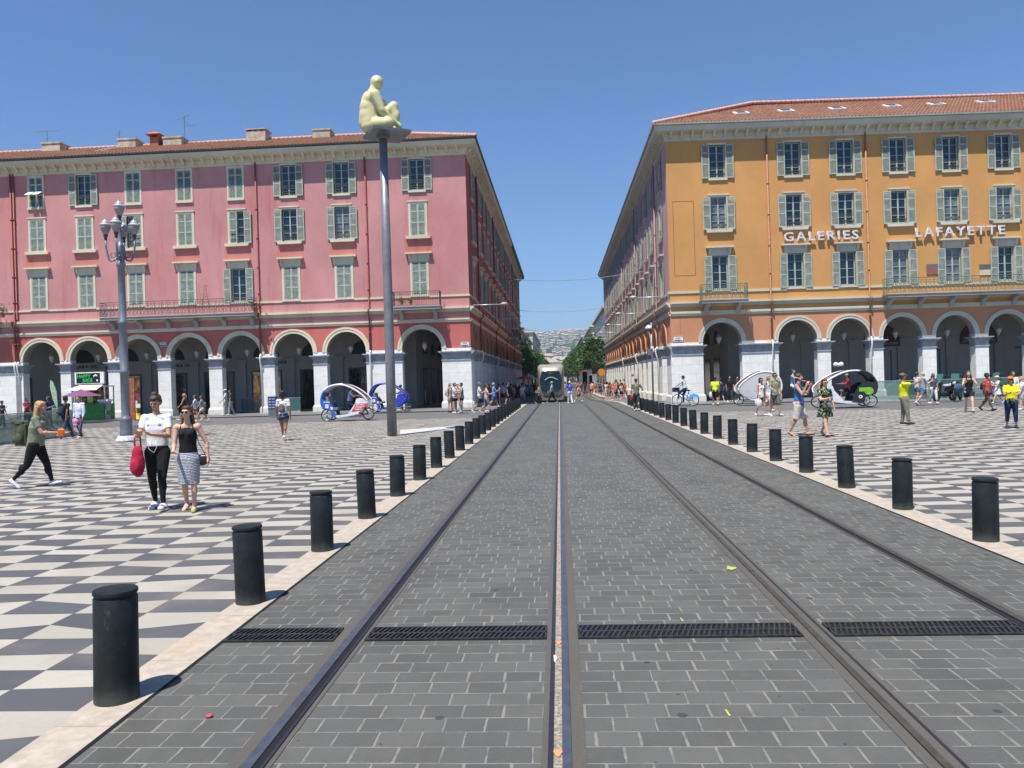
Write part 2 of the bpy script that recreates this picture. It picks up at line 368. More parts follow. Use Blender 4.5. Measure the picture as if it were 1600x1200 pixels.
# pavements beside the street fronts and inside the arcades
tag(sheet('pavement', [-90, KL0], 47.5, 430, .0, M['walk']), kind='structure')
tag(sheet('pavement', [KR1, 90], 46.6, 430, .0, M['walk']), kind='structure')
def kerb(x0, x1, h):
    b = MB(); ys = [-14] + [y for y in YS if -14 < y < 430] + [430]
    for y0, y1 in zip(ys, ys[1:]):
        z0, z1 = gz(0, y0), gz(0, y1)
        b.add([(x0, y0, z0 - .09), (x1, y0, z0 - .09), (x1, y1, z1 - .09), (x0, y1, z1 - .09), (x0, y0, z0 + h), (x1, y0, z0 + h), (x1, y1, z1 + h), (x0, y1, z1 + h)],
              [(4, 5, 6, 7), (0, 1, 5, 4), (2, 3, 7, 6), (1, 2, 6, 5), (3, 0, 4, 7)])
    tag(b.build('kerb', M['kerb'], recalc=False), kind='structure')
kerb(KL0 + .004, KL1 - .012, .006); kerb(KR0 + .012, KR1 - .004, .006)
for x0, x1 in ((KL1 - .012, KL1 + .012), (KR0 - .012, KR0 + .012)):
    tag(sheet('kerb_joint_line', [x0, x1], -14, 60, .003, M['groove']), kind='structure')
# rails: (outer bedding, head, groove, guide lip, outer bedding)
def rail(name, lab, cem, head, groove, lip, headmat, groovemat, h=.010):
    cem, head, groove, lip = [(a[0] * K, a[1] * K) for a in (cem, head, groove, lip)]
    r = empty(name, (head[0], 0, 0), 0, lab, 'tram rail', 'rails sunk in the grey setts'); y0, y1 = -14, 300
    def strip(n, a, mat, dz): sheet(n, [a[0] - head[0], a[1] - head[0]], y0, y1, dz, mat, r)
    strip('bedding', cem, M['cement'], .004); strip('groove', groove, groovemat, .008); strip('rail_head', head, headmat, .013); strip('guide_lip', lip, M['lip'], .011)
rail('tram_rail', 'shiny tram rail beside the left row of bollards, left rail of the nearer track', (-1.575, -1.365), (-1.503, -1.447), (-1.447, -1.410), (-1.410, -1.392), M['rail_top'], M['groove'])
rail('tram_rail', 'shiny tram rail with sand filled groove running straight up the middle', (-.135, .072), (-.038, .005), (-.078, -.038), (-.104, -.078), M['rail_top'], M['sandfill'])
rail('tram_rail', 'dull brown tram rail right of the middle one, with a sandy groove', (1.54, 1.735), (1.60, 1.640), (1.64, 1.690), (1.690, 1.706), M['rail_worn'], M['cement'])
rail('tram_rail', 'dull brown tram rail nearest the right row of bollards', (2.975, 3.165), (3.045, 3.10), (3.012, 3.045), (2.995, 3.012), M['rail_worn'], M['groove'])
# drain grates across the street, one per gap between rails
M['cast_iron'] = plain('cast_iron', (.055, .053, .055), .45, .5, .3, 20)
for x0, x1, lab in ((KL1 + .01, -1.603, 'short cast iron drain grate between left kerb and first rail'), (-1.386, -.139, 'cast iron drain grate crossing the gap between the two shiny rails'),
                    (.075, 1.564, 'cast iron drain grate right of the middle rail'), (1.767, 3.024, 'cast iron drain grate between the two dull brown rails'), (3.221, KR0 - .01, 'cast iron drain grate between last rail and right kerb')):
    r = empty('drain_grate', ((x0 + x1) / 2, 5.36, 0), 0, lab, 'drain grate', 'drain grates across the street'); w = (x1 - x0) / 2
    b = MB(); b.box(-w, w, -.128, .128, .002, .005); b.build('channel', M['groove'], r)
    b = MB(); b.box(-w, w, -.132, -.118, .005, .016); b.box(-w, w, .118, .132, .005, .016); b.box(-w, w, -.010, .010, .005, .016); b.box(-w, -w + .012, -.118, .118, .005, .016); b.box(w - .012, w, -.118, .118, .005, .016)
    n = int(2 * w / .036)
    for k in range(n):
        x = -w + .012 + (2 * w - .024) * (k + .5) / n
        b.obox((x, -.064, .0105), (.013, .108, .011), (0, 0, -.25)); b.obox((x, .064, .0105), (.013, .108, .011), (0, 0, -.25))
    b.build('grating', M['cast_iron'], r)
# plain black pole-light slab beside the statue post
b = MB(); p0, p1, p2, p3 = G(625, 672), G(745, 663), G(742, 668), G(625, 679)
M['slab'] = plain('white_marble_slab', (.50, .49, .46), .6)
b = MB(); b.add([(p.x, p.y, .004) for p in (p3, p2, p1, p0)] , [(0, 1, 2, 3)]); tag(b.build('paving_slab', M['slab'], recalc=False), kind='structure')
# small things lying on the street
def litter(name, lab, px, py, mat, pts, h=.006):
    g = G(px, py); b = MB(); b.prism(pts, .0, h, 'z'); o = b.build(name, mat); o.location = (g.x, g.y, .004); tag(o, lab, 'litter'); return o
M['red_cap'] = plain('pink_red_plastic', (.55, .07, .10), .4)
b = MB(); b.smooth = True; b.lathe([(.004, .0), (.017, .002), (.019, .009), (.014, .013), (.008, .010), (.002, .010)], n=14); o = b.build('bottle_cap', M['red_cap']); g = G(327, 1121); o.location = (g.x, g.y, .003); tag(o, 'small pink red bottle cap lying on the setts', 'bottle cap')
M['leaf'] = plain('dry_leaf', (.55, .27, .12), .8); M['paper'] = plain('white_paper_scrap', (.7, .7, .68), .8); M['ypaint'] = plain('yellow_green_paint_mark', (.40, .41, .10), .8)
blob = [(.02 * math.cos(a) * (1 + .3 * math.sin(3 * a)), .035 * math.sin(a)) for a in [k * PI / 6 for k in range(12)]]
litter('dry_leaf', 'orange dry leaf lying in the middle rail groove', 872, 1181, M['leaf'], blob, .012)
litter('dry_leaf', 'dry brown leaf in the middle rail groove beyond the paper scrap', 873, 1007, M['leaf'], blob, .012)
litter('paper_scrap', 'thin white paper scrap on the middle rail', 868, 1032, M['paper'], [(-.008, -.05), (.004, -.05), (.012, .0), (.002, .05), (-.012, .045)], .014)
litter('paint_mark', 'yellow green paint blot between the middle and brown rails', 1143, 888, M['ypaint'], [(.045 * math.cos(a) * (1 + .25 * math.sin(4 * a)), .06 * math.sin(a) * (1 + .3 * math.cos(3 * a))) for a in [k * PI / 9 for k in range(18)]], .001)
litter('paint_mark', 'short yellow chalk stroke on setts before the drain grate', 1138, 1115, M['ypaint'], [(-.006, -.035), (.006, -.035), (.0, .04), (-.012, .04)], .001)
litter('paint_mark', 'short yellow chalk stroke just past the drain grate', 1066, 969, M['ypaint'], [(-.006, -.035), (.006, -.035), (.0, .04), (-.012, .04)], .001)

# ---------------------------------------------------------------- bollards
def bollard_mat():
    t = NT('dark_bollard_paint'); P = t.obj(); n = t.noise(P, 7, 5, .7); n2 = t.noise(t.scale(t.pos(), (22, 22, 5)), 1.0, 4, .75)
    c = t.mix(t.ramp(n, .35, .7), (.010, .013, .014), (.020, .025, .026)); c = t.mix(t.m('MULTIPLY', t.ramp(n2, .62, .74), .55), c, (.12, .13, .13)); c = t.mix(t.m('MULTIPLY', t.ramp(t.xyz(P)[2], .12, .0), t.m('MULTIPLY', n, .6)), c, (.15, .14, .12)); t.bump(n2, .15, .004)
    return t.out(c, .5, .0, .28)
M['bollard'] = bollard_mat()
r0 = empty('bollard', (0, 0, 0)); b = MB(); b.smooth = True
b.lathe([(.121, -.04), (.120, .0), (.119, .05), (.118, .30), (.117, .585), (.113, .592)], n=32); me_b = b.build('bollard_body', M['bollard'], r0)
b = MB(); b.smooth = True; b.lathe([(.108, .588), (.108, .606), (.119, .609), (.120, .622), (.117, .630), (.106, .6315), (.0, .633)], n=32, caps=False); b.build('bollard_cap', M['bollard'], r0)
for ch in kids(r0):
    md = ch.modifiers.new('edge', 'EDGE_SPLIT'); md.split_angle = math.radians(35)
def ordinal(k): return ['first', 'second', 'third', 'fourth', 'fifth', 'sixth', 'seventh', 'eighth', 'ninth', 'tenth', 'eleventh', 'twelfth', 'thirteenth', 'fourteenth', 'fifteenth', 'sixteenth', 'seventeenth', 'eighteenth', 'nineteenth', 'twentieth', 'twenty-first', 'twenty-second', 'twenty-third', 'twenty-fourth', 'twenty-fifth', 'twenty-sixth'][k]
spots = [(-2.585, 4.28 + 1.931 * k, 'left', k) for k in range(24)] + [(4.24, 8.07 + 1.896 * k, 'right', k) for k in range(22)]
for i, (x, y, side, k) in enumerate(spots):
    o = r0 if i == 0 else copy_tree(r0); o.location = (x, y, gz(x, y) + .004); o.rotation_euler = (random.uniform(-.022, .022), random.uniform(-.022, .022), random.uniform(0, 6))
    tag(o, 'black cylindrical bollard, %s from the viewer in the %s-hand row' % (ordinal(k) if k < 26 else 'far', side), 'bollard', 'bollards along the %s edge of the tram street' % side)
# ---------------------------------------------------------------- the two arcaded corner buildings
H_CAP, H_SPR, R_IN, R_OUT = 3.86, 4.06, 1.36, 1.66
H_LB0, H_LB1, H_BELT0, H_BELT1, H_STR0, H_STR1, H_TOP = 5.84, 6.04, 6.52, 6.87, 7.55, 7.67, 17.08
KR = .045
WZ = {3: (14.80, 16.92), 2: (11.72, 13.92), 1: (7.70, 10.0)}
def arch_pts(sc, r, n=20, z=None):
    z = H_SPR if z is None else z; return [(sc + r * math.cos(PI * k / n), z + r * math.sin(PI * k / n)) for k in range(n + 1)]

# window meshes, local: x along the wall, -y outwards, z up from the storey's datum
def window_kit(trim, shut, kind):
    """kind: 3 top floor (opening 1.02 x 2.2), 2 second floor, 1 first floor with hood.  Returns dict of meshes"""
    W = .51; z0, z1 = WZ[kind]; k = {}
    fr = MB(); tw = .13 if kind != 3 else .09
    fr.box(-W - tw, -W, -.035, .12, z0, z1); fr.box(W, W + tw, -.035, .12, z0, z1); fr.box(-W - tw, W + tw, -.035, .12, z1, z1 + .12)
    if kind == 2: fr.box(-W - tw - .05, W + tw + .05, -.075, .0, z1 + .12, z1 + .19)
    k['frame'] = fr.mesh('window_frame', trim)
    s = MB()
    if kind == 3: s.box(-W - .1, W + .1, -.10, .10, z0 - .13, z0)
    elif kind == 2: s.prism([(-W - .36, z0 - .02), (W + .36, z0 - .02), (W + .30, z0 - .2), (-W - .30, z0 - .2)], -.20, .05, 'y'); s.box(-W, W, .05, .12, z0 - .1, z0)
    else: s.box(-W - .13, W + .13, -.08, .10, z0 - .09, z0)
    k['sill'] = s.mesh('sill', trim)
    if kind == 1:
        h = MB(); h.box(-W - tw - .02, W + tw + .02, -.06, .0, z1 + .12, z1 + .50); h.box(-W - .40, W + .40, -.27, .0, z1 + .50, z1 + .60); h.box(-W - .30, W + .30, -.15, .0, z1 + .44, z1 + .50)
        for sx in (-1, 1): h.prism([(-.0, z1 + .44), (-.20, z1 + .44), (-.12, z1 + .2), (-.05, z1 + .05), (0, z1 + .02)], sx * (W + .13) - .07, sx * (W + .13) + .07, 'x')
        k['hood'] = h.mesh('hood', trim)
    p = MB(); p.box(-W, W, .19, .21, z0, z1); k['pane'] = p.mesh('pane', M['pane'])
    q = MB()
    q.box(-W, -W + .07, .13, .19, z0, z1); q.box(W - .07, W, .13, .19, z0, z1); q.box(-.045, .045, .13, .19, z0, z1); q.box(-W + .07, -.045, .13, .19, z1 - .07, z1); q.box(.045, W - .07, .13, .19, z1 - .07, z1)
    q.box(-W + .07, -.045, .13, .19, z0, z0 + .12); q.box(.045, W - .07, .13, .19, z0, z0 + .12)
    for i in (1, 2, 3):
        zz = z0 + (z1 - z0) * i / 4 + .02
        q.box(-W + .07, -.045, .145, .19, zz, zz + .03); q.box(.045, W - .07, .145, .19, zz, zz + .03)
    k['casement'] = q.mesh('casement', shut if kind else shut)
    g = MB()
    if kind > 1:
        for zz in (.18, .30, .62, .70): g.box(-W, W, -.02, .0, z0 + zz, z0 + zz + .022)
        for i in range(7): g.tube([(-W + .1 + i * .137, -.01, z0 + .05), (-W + .1 + i * .137 + (.03 if i % 2 else -.03), -.01, z0 + .18)], .01, 4)
        for x in (-.25, .25): g.tube([(x + .12 * math.cos(a), -.01, z0 + .46 + .13 * math.sin(a)) for a in [PI * j / 6 for j in range(12)]], .009, 4, closed=True)
        k['guard'] = g.mesh('window_guard', M['iron'])
    # one shutter leaf hinged at x=0, extending to +x, thickness -.04..0
    zs = [z0, z0 + (z1 - z0) * .40, z0 + (z1 - z0) * .74, z1 - .07] if kind != 1 else [z0, z0 + (z1 - z0) * .36, z0 + (z1 - z0) * .70, z1 - .07]
    for key_, sg in (('leaf', 1), ('leaf_m', -1)):
        sh = MB(); w = W; st = .065; X = lambda a_, b_: sorted((sg * a_, sg * b_))
        sh.box(*X(0, st), -.04, 0, z0, z1); sh.box(*X(w - st, w), -.04, 0, z0, z1)
        for z in zs: sh.box(*X(st, w - st), -.038, -.002, z, z + .07)
        sh.mi = 1
        for a, c in zip(zs, zs[1:]):
            n = max(3, int((c - a - .07) / .052))
            for i in range(n):
                z = a + .07 + (c - a - .07) * (i + .5) / n; xa, xb = X(st, w - st); sh.add([(xa, -.036, z - .020), (xb, -.036, z - .020), (xb, -.004, z + .020), (xa, -.004, z + .020)], [(0, 1, 2, 3)])
        k[key_] = sh.mesh('shutter', [shut, M['slat']], recalc=False)
    k['W'] = W; return k
KITS = {}
def kit(key, trim, shut): 
    for kd in (1, 2, 3): KITS[(key, kd)] = window_kit(trim, shut, kd)
kit('L', M['cream'], M['shutter']); kit('S', M['cream'], M['shutter_b'])
def add_window(root, key, kind, loc, rz, state):
    """state: c closed, o open, l/r only that leaf open, a top floor with propped lower flaps"""
    k = KITS[(key, kind)]; W = k['W']
    w = link_mesh('window', k['frame'], root); w.location = loc - root.location; w.rotation_euler = (0, 0, rz)
    link_mesh('sill', k['sill'], w)
    if 'hood' in k: link_mesh('hood', k['hood'], w)
    pn = link_mesh('pane', k['pane'], w); link_mesh('casement', k['casement'], w)
    if random.random() < .3: pn.material_slots[0].link = 'OBJECT'; pn.material_slots[0].material = M['pane_curtain']
    if 'guard' in k and state != 'c': link_mesh('window_guard', k['guard'], w)
    for side in (-1, 1):
        op = state == 'o' or (state == 'l' and side < 0) or (state == 'r' and side > 0)
        jit = random.uniform(-.02, .09); lf = link_mesh('shutter', k['leaf' if (side > 0) == op else 'leaf_m'], w)
        if op: lf.location = (side * (W + .02), -.055, 0); lf.rotation_euler = (0, 0, -side * jit)   # folded back on the wall
        else: lf.location = (side * (W - .002), .02, 0)
    return w

class Facade:
    """local x = s along the wall, -y outwards; T puts it in the world"""
    def __init__(s, O, rz): s.O = Vector(O); s.rz = rz; s.T = Matrix.Translation(s.O) @ Matrix.Rotation(rz, 4, 'Z')
    def P(s, x, y, z): return s.T @ Vector((x, y, z))

def holes_wall(b, s0, s1, z0, z1, holes, depth=.28):
    """flat wall with rectangular openings: holes (a,b,c,d); adds the reveals too"""
    xs = sorted({s0, s1} | {h[0] for h in holes} | {h[1] for h in holes}); zs = sorted({z0, z1} | {h[2] for h in holes} | {h[3] for h in holes})
    for i in range(len(xs) - 1):
        run = None
        for j in range(len(zs) - 1):
            cx, cz = (xs[i] + xs[i + 1]) / 2, (zs[j] + zs[j + 1]) / 2
            inside = any(h[0] < cx < h[1] and h[2] < cz < h[3] for h in holes)
            if inside:
                if run is not None: b.poly([(xs[i], 0, run), (xs[i + 1], 0, run), (xs[i + 1], 0, zs[j]), (xs[i], 0, zs[j])]); run = None
            elif run is None: run = zs[j]
        if run is not None: b.poly([(xs[i], 0, run), (xs[i + 1], 0, run), (xs[i + 1], 0, z1), (xs[i], 0, z1)])
    for a, c, d, e in holes:
        b.poly([(a, 0, d), (a, 0, e), (a, depth, e), (a, depth, d)]); b.poly([(c, 0, d), (c, 0, e), (c, depth, e), (c, depth, d)])
        b.poly([(a, 0, e), (c, 0, e), (c, depth, e), (a, depth, e)]); b.poly([(a, 0, d), (c, 0, d), (c, depth, d), (a, depth, d)])

def facade(root, fa, s0, s1, bays, wallm, arcm, trimm, key, states, balc=(), narrow=None, pipes=(), pipem=None, spandrel=True, modil=True, near=True, thick=.62, railm=None, archm=None, soffm=None):
    """bays: s of the centres, ordered by s; states: (row1,row2,row3) strings"""
    T = fa.T; rz = fa.rz; lo, hi = min(s0, s1), max(s0, s1)
    holes = []
    for i, c in enumerate(bays):
        for (z0, z1) in (WZ[3], WZ[2], WZ[1]): holes.append((c - .51, c + .51, z0, z1))
    b = MB(T); holes_wall(b, lo, hi, H_LB1, H_TOP, holes); b.build('upper_wall', wallm, root, True, recalc=False)
    # arcade storey: spandrels with round openings, soffits, inner face
    edges = [lo] + [(a + c) / 2 for a, c in zip(bays, bays[1:])] + [hi]; b = MB(T)
    for c, e0, e1 in zip(bays, edges, edges[1:]):
        ap = arch_pts(c, R_IN)
        for y in (0.0, thick):
            b.poly([(e1, y, H_SPR)] + [(e1, y, H_LB1)] + [(c, y, H_LB1)] + [(p[0], y, p[1]) for p in reversed(ap[:11])] )
            b.poly([(e0, y, H_LB1), (e0, y, H_SPR)] + [(p[0], y, p[1]) for p in reversed(ap[10:])] + [(c, y, H_LB1)])
        sf = MB(T); sf.smooth = True
        for p, q in zip(ap, ap[1:]): sf.poly([(p[0], 0, p[1]), (q[0], 0, q[1]), (q[0], thick, q[1]), (p[0], thick, p[1])])
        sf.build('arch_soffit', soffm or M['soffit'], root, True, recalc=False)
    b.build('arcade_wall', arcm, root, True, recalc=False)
    for c in bays:     # arch trims, proud of the wall
        b = MB(T); o = arch_pts(c, R_OUT, 20); q = arch_pts(c, R_IN - .004, 20); m = arch_pts(c, (R_IN + R_OUT) / 2 + .02, 20)
        for i in range(20):
            for (A, B, ya, yb) in ((q, m, -.05, -.05), (m, o, -.075, -.075)):
                b.poly([(A[i][0], ya, A[i][1]), (A[i + 1][0], ya, A[i + 1][1]), (B[i + 1][0], yb, B[i + 1][1]), (B[i][0], yb, B[i][1])])
            b.poly([(o[i][0], -.075, o[i][1]), (o[i + 1][0], -.075, o[i + 1][1]), (o[i + 1][0], .0, o[i + 1][1]), (o[i][0], .0, o[i][1])])
            b.poly([(m[i][0], -.075, m[i][1]), (m[i + 1][0], -.075, m[i + 1][1]), (m[i + 1][0], -.05, m[i + 1][1]), (m[i][0], -.05, m[i][1])])
            b.poly([(q[i][0], -.05, q[i][1]), (q[i + 1][0], -.05, q[i + 1][1]), (q[i + 1][0], .06, q[i + 1][1]), (q[i][0], .06, q[i][1])])
        b.build('arch_trim', archm or trimm, root, True, recalc=False)
    # piers with base and capital
    pe = [lo] + [x for c in bays for x in (c - R_IN, c + R_IN)] + [hi]
    for i in range(0, len(pe), 2):
        a, c = pe[i] - .0, pe[i + 1] + .0; ea = .0 if i == 0 else .13; ec = .0 if i == len(pe) - 2 else .13
        cap0 = MB(T); 
        b = MB(T); b.box(a, c, -.02, thick + .02, -.6, H_CAP - .62); b.box(a - (.10 if ea else .02), c + (.10 if ec else .02), -.12, thick + .1, -.6, .38)
        b.prism([(-.12, .38), (thick + .1, .38), (thick + .02, .48), (-.02, .48)], a - (.05 if ea else .0), c + (.05 if ec else .0), 'x')
        b.box(a, c, -.03, thick + .02, H_CAP, H_SPR); pier = b.build('pier', M['stone'], root, True)
        b = MB(T)
        for (z0, z1, e) in ((-.62, -.56, .05), (-.56, -.24, .01), (-.24, -.14, .07), (-.14, -.07, .15), (-.07, .0, .23)):
            b.box(a - (e if ea else .0), c + (e if ec else .0), -.02 - e, thick + .02 + e, H_CAP + z0, H_CAP + z1)
        b.build('capital', M['capital'], root, True)
    # belts
    b = MB(T); L0, L1 = lo, hi
    def belt(b, z0, z1, d): b.box(L0, L1, -d, .02, z0, z1)
    belt(b, H_LB0, H_LB1, .07); belt(b, H_LB0 + .12, H_LB1 + .03, .11); b.build('lower_band', trimm, root, True)
    b = MB(T); belt(b, H_BELT0, H_BELT0 + .1, .08); belt(b, H_BELT0 + .1, H_BELT0 + .2, .16); belt(b, H_BELT0 + .2, H_BELT1, .27); b.build('belt_cornice', trimm, root, True)
    b = MB(T); segs = []; x = lo
    for c in bays: segs.append((x, c - .51 - .13)); x = c + .51 + .13
    segs.append((x, hi))
    for a, c in segs:
        if c > a: b = MB(T); b.box(a, c, -.06, .02, H_STR0, H_STR1); b.build('string_course', trimm, root, True)
    if spandrel and near:
        for i, c in enumerate(bays):
            b = MB(T); b.box(c - .92, c + .92, -.006, .0, 10.62, 11.52); b.build('faded_panel', M['spandrel_red'], root, True)
    # windows
    for row, st in zip((1, 2, 3), states):
        for i, c in enumerate(bays):
            p = fa.P(c, 0, 0); add_window(root, key, row, Vector((p.x, p.y, 0)), rz, st[i % len(st)])
    # drainpipes
    for s_ in pipes:
        b = MB(T); b.smooth = True; b.tube([(s_, -.09, H_TOP + .1), (s_, -.09, H_BELT1 + .05), (s_, -.36, H_BELT1 - .02), (s_, -.36, H_BELT0 + .1), (s_, -.11, H_BELT0 - .15), (s_, -.11, H_SPR + .02)], .055, 8)
        for z in (16, 14, 12, 10, 8.2, 5.3): b.lathe([(.075, -.05), (.075, .05)], (s_, -.09, z), 8)
        b.build('drainpipe', pipem, root, True)
        b = MB(T); b.smooth = True; b.tube([(s_, -.11, H_SPR + .02), (s_, -.26, H_CAP + .06), (s_, -.26, H_CAP - .3), (s_, -.10, H_CAP - .75), (s_, -.10, .1)], .05, 8); b.build('drainpipe', M['stone'], root, True)
    # balconies: (sa, sb)
    for sa, sb, style in balc: balcony(root, fa, sa, sb, style, railm)

def balcony(root, fa, sa, sb, style, railm):
    T = fa.T; z = H_BELT1; b = MB(T); b.box(sa, sb, -1.0, -.27, z - .20, z - .03); b.box(sa - .04, sb + .04, -1.05, -.25, z - .03, z + .03)
    o = b.build('balcony', M['balcony'], root, True)
    n = max(2, int(round((sb - sa) / 2.0)) + 1) if sb - sa > 4 else 2
    xs = [sa + .45 + (sb - sa - .9) * i / (n - 1) for i in range(n)]
    def prot(name, b, mat):
        return link_mesh(name, b.mesh(name, mat), o)
    for x in xs:
        b = MB(T); b.prism([(-.02, z - .85), (-.16, z - .85), (-.24, z - .55), (-.5, z - .42), (-.82, z - .36), (-.86, z - .2), (-.02, z - .2)], x - .13, x + .13, 'x'); prot('bracket', b, M['balcony'])
    b = MB(T); h = 1.0; y = -1.0
    def run(p, q):
        p = Vector(p); q = Vector(q); L = (q - p).length; d = (q - p) / L
        for zz, r in ((z + h, .024), (z + h - .14, .012), (z + .10, .014)): b.tube([p + Vector((0, 0, zz)), q + Vector((0, 0, zz))], r, 4)
        k = max(1, int(L / .12)) 
        for i in range(k + 1):
            c = p + d * (L * i / k)
            if style == 'bars' or i % 4 == 0: b.tube([c + Vector((0, 0, z + .03)), c + Vector((0, 0, z + h))], .011, 4)
        if style != 'bars':
            m_ = max(1, int(L / .26))
            for i in range(m_):
                c = p + d * (L * (i + .5) / m_)
                for zz, rr in ((z + .30, .11), (z + .58, .11)): b.tube([c + d * (rr * math.cos(a)) + Vector((0, 0, zz + .15 * math.sin(a))) for a in [PI * j / 5 for j in range(10)]], .012, 4, closed=True)
                b.tube([c + d * -.13 + Vector((0, 0, z + .1)), c + Vector((0, 0, z + .44)), c + d * .13 + Vector((0, 0, z + h - .14))], .010, 4); b.tube([c + d * .13 + Vector((0, 0, z + .1)), c + Vector((0, 0, z + .44)), c + d * -.13 + Vector((0, 0, z + h - .14))], .010, 4)
    run((sa + .03, y, 0), (sb - .03, y, 0)); run((sa + .03, -.28, 0), (sa + .03, y, 0)); run((sb - .03, -.28, 0), (sb - .03, y, 0))
    prot('railing', b, railm or M['iron'])

def cornice(root, pts, inward, mat, gut):
    """pts: wall corner line [(x,y),...] open polyline; outward normals given per segment; builds frieze, soffit, fascia and gutter"""
    # offsets: list of (out, z0, z1)
    prof = [(.0, H_TOP - .02), (.07, H_TOP - .02), (.07, H_TOP + .22), (.16, H_TOP + .30), (.16, H_TOP + .46), (.70, H_TOP + .50), (.70, H_TOP + .62), (.80, H_TOP + .86), (.80, H_TOP + .92), (.0, H_TOP + .92)]
    def off(i, d):   # mitred offset of vertex i
        n = []
        for j in (i - 1, i):
            if 0 <= j < len(inward): n.append(Vector((*inward[j], 0)))
        v = n[0] if len(n) == 1 else (n[0] + n[1])
        return Vector((*pts[i], 0)) + v * d
    b = MB(); k = len(prof); vs = []
    for i in range(len(pts)):
        for d, z in prof: p = off(i, d); vs.append((p.x, p.y, z))
    fs = [(i * k + j, (i + 1) * k + j, (i + 1) * k + j + 1, i * k + j + 1) for i in range(len(pts) - 1) for j in range(k - 1)]
    b.add(vs, fs); b.build('cornice', mat, root, True)
    b = MB(); vs = []; pr = [(.80, H_TOP + .80), (.88, H_TOP + .84), (.88, H_TOP + .95), (.78, H_TOP + .95)]
    for i in range(len(pts)):
        for d, z in pr: p = off(i, d); vs.append((p.x, p.y, z))
    b.add(vs, [(i * 4 + j, (i + 1) * 4 + j, (i + 1) * 4 + (j + 1) % 4, i * 4 + (j + 1) % 4) for i in range(len(pts) - 1) for j in range(4)]); b.build('gutter', gut, root, True)
    # modillions: each its own part on the front, one row down the side
    mo = MB(); mo.prism([(-.15, H_TOP + .12), (-.24, H_TOP + .14), (-.30, H_TOP + .26), (-.46, H_TOP + .34), (-.56, H_TOP + .487), (-.15, H_TOP + .455)], -.075, .075, 'x'); mm = mo.mesh('modillion', mat); b = MB()
    for i, nv in enumerate(inward):
        p, q = Vector((*pts[i], 0)), Vector((*pts[i + 1], 0)); L = (q - p).length; d = (q - p) / L; front = abs(nv[1]) > .5; rz = math.atan2(d.y, d.x) if front else (PI / 2 if nv[0] > 0 else -PI / 2)
        if front and rz > 1.6 or rz < -2: rz -= PI
        for j in range(int(L / .70)):
            c = p + d * (.30 + j * .70)
            if front: o = link_mesh('modillion', mm, root); o.location = c - root.location; o.rotation_euler = (0, 0, rz)
            else:
                b.T = Matrix.Translation(c) @ Matrix.Rotation(rz, 4, 'Z'); b.add(mo.v, mo.f)
    o = b.build('modillion_row', mat, root, True); o['kind'] = 'stuff'

def roof_slope(b, e0, e1, up, rise, h0, h1, pitch=.24, rowl=.42, base=0.0):
    """corrugated tile slope: eave from e0 to e1 (world xy), 'up' horizontal direction, run R at slope rise; h0,h1: hip flags: run limited linearly from each end"""
    R, sl = up[2], rise; u = Vector((up[0], up[1], 0)); e0 = Vector((*e0, 0)); e1 = Vector((*e1, 0)); L = (e1 - e0).length; d = (e1 - e0) / L; n = int(L / pitch) * 4
    nr = int(R / rowl); N = Vector((0, 0, 1))
    for i in range(n):
        a0, a1 = L * i / n, L * (i + 1) / n; mid = (a0 + a1) / 2
        lim = min(R, mid if h0 else R, (L - mid) if h1 else R)
        if lim < .05: continue
        zz = [.055 * (1 if k % 4 in (1, 2) else -.2) for k in (i, i + 1)]
        rr = [min(lim, j * rowl) for j in range(int(lim / rowl) + 2)]; rr = sorted(set([r for r in rr if r <= lim] + [lim]))
        for j in range(len(rr) - 1):
            r0, r1 = rr[j], rr[j + 1]
            def P(a, r, k, lift): 
                p = e0 + d * a + u * r; return (p.x, p.y, base + r * sl + zz[k] + lift)
            b.add([P(a0, r0, 0, .035), P(a1, r0, 1, .035), P(a1, r1, 1, .0), P(a0, r1, 0, .0)], [(0, 1, 2, 3)])
            b.add([P(a0, r0, 0, -.0), P(a1, r0, 1, -.0), P(a1, r0, 1, .035), P(a0, r0, 0, .035)], [(0, 1, 2, 3)])

def building(side, YF, XC, bays, ext, name, lab):
    """side -1: left of the street (front runs to -x), +1: right"""
    root = empty(name, (XC, YF, 0), 0, lab, 'building'); S = side
    if S < 0:
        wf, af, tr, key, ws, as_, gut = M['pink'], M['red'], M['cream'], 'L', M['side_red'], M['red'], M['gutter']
        rise, pip = .385, M['pipe_red']; rise2 = .385
    else:
        wf, af, tr, key, ws, as_, gut = M['orange'], M['orange_deep'], M['greytrim'], 'R', M['mauve'], M['orange_deep'], M['gutter2']
        rise, pip = .455, M['pipe_or']
    front = Facade((XC, YF, 0), 0 if S < 0 else KR); b_s = sorted(S * (abs(c - XC)) for c in bays)
    lo, hi = (-ext, 0) if S < 0 else (0, ext)
    sideF = Facade((XC, YF, 0), PI / 2 if S < 0 else -PI / 2); YEND = 122.0; Ls = YEND - YF
    sb = [3.3, 8.5]; 
    while sb[-1] + 3.65 < Ls - 2: sb.append(sb[-1] + 3.65)
    sb_s = sorted(c if S < 0 else -c for c in sb); lo2, hi2 = (0, Ls) if S < 0 else (-Ls, 0)
    return root, front, sideF, (lo, hi), (lo2, hi2), b_s, sb_s, YEND, wf, af, tr, key, ws, as_, gut, rise, pip
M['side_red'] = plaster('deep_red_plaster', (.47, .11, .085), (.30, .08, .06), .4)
M['gutter'] = plain('dark_gutter', (.03, .032, .036), .5, .3); M['gutter2'] = plain('greenish_grey_gutter', (.28, .29, .25), .6)
M['green_net'] = plain('green_gutter_net', (.02, .14, .09), .8)

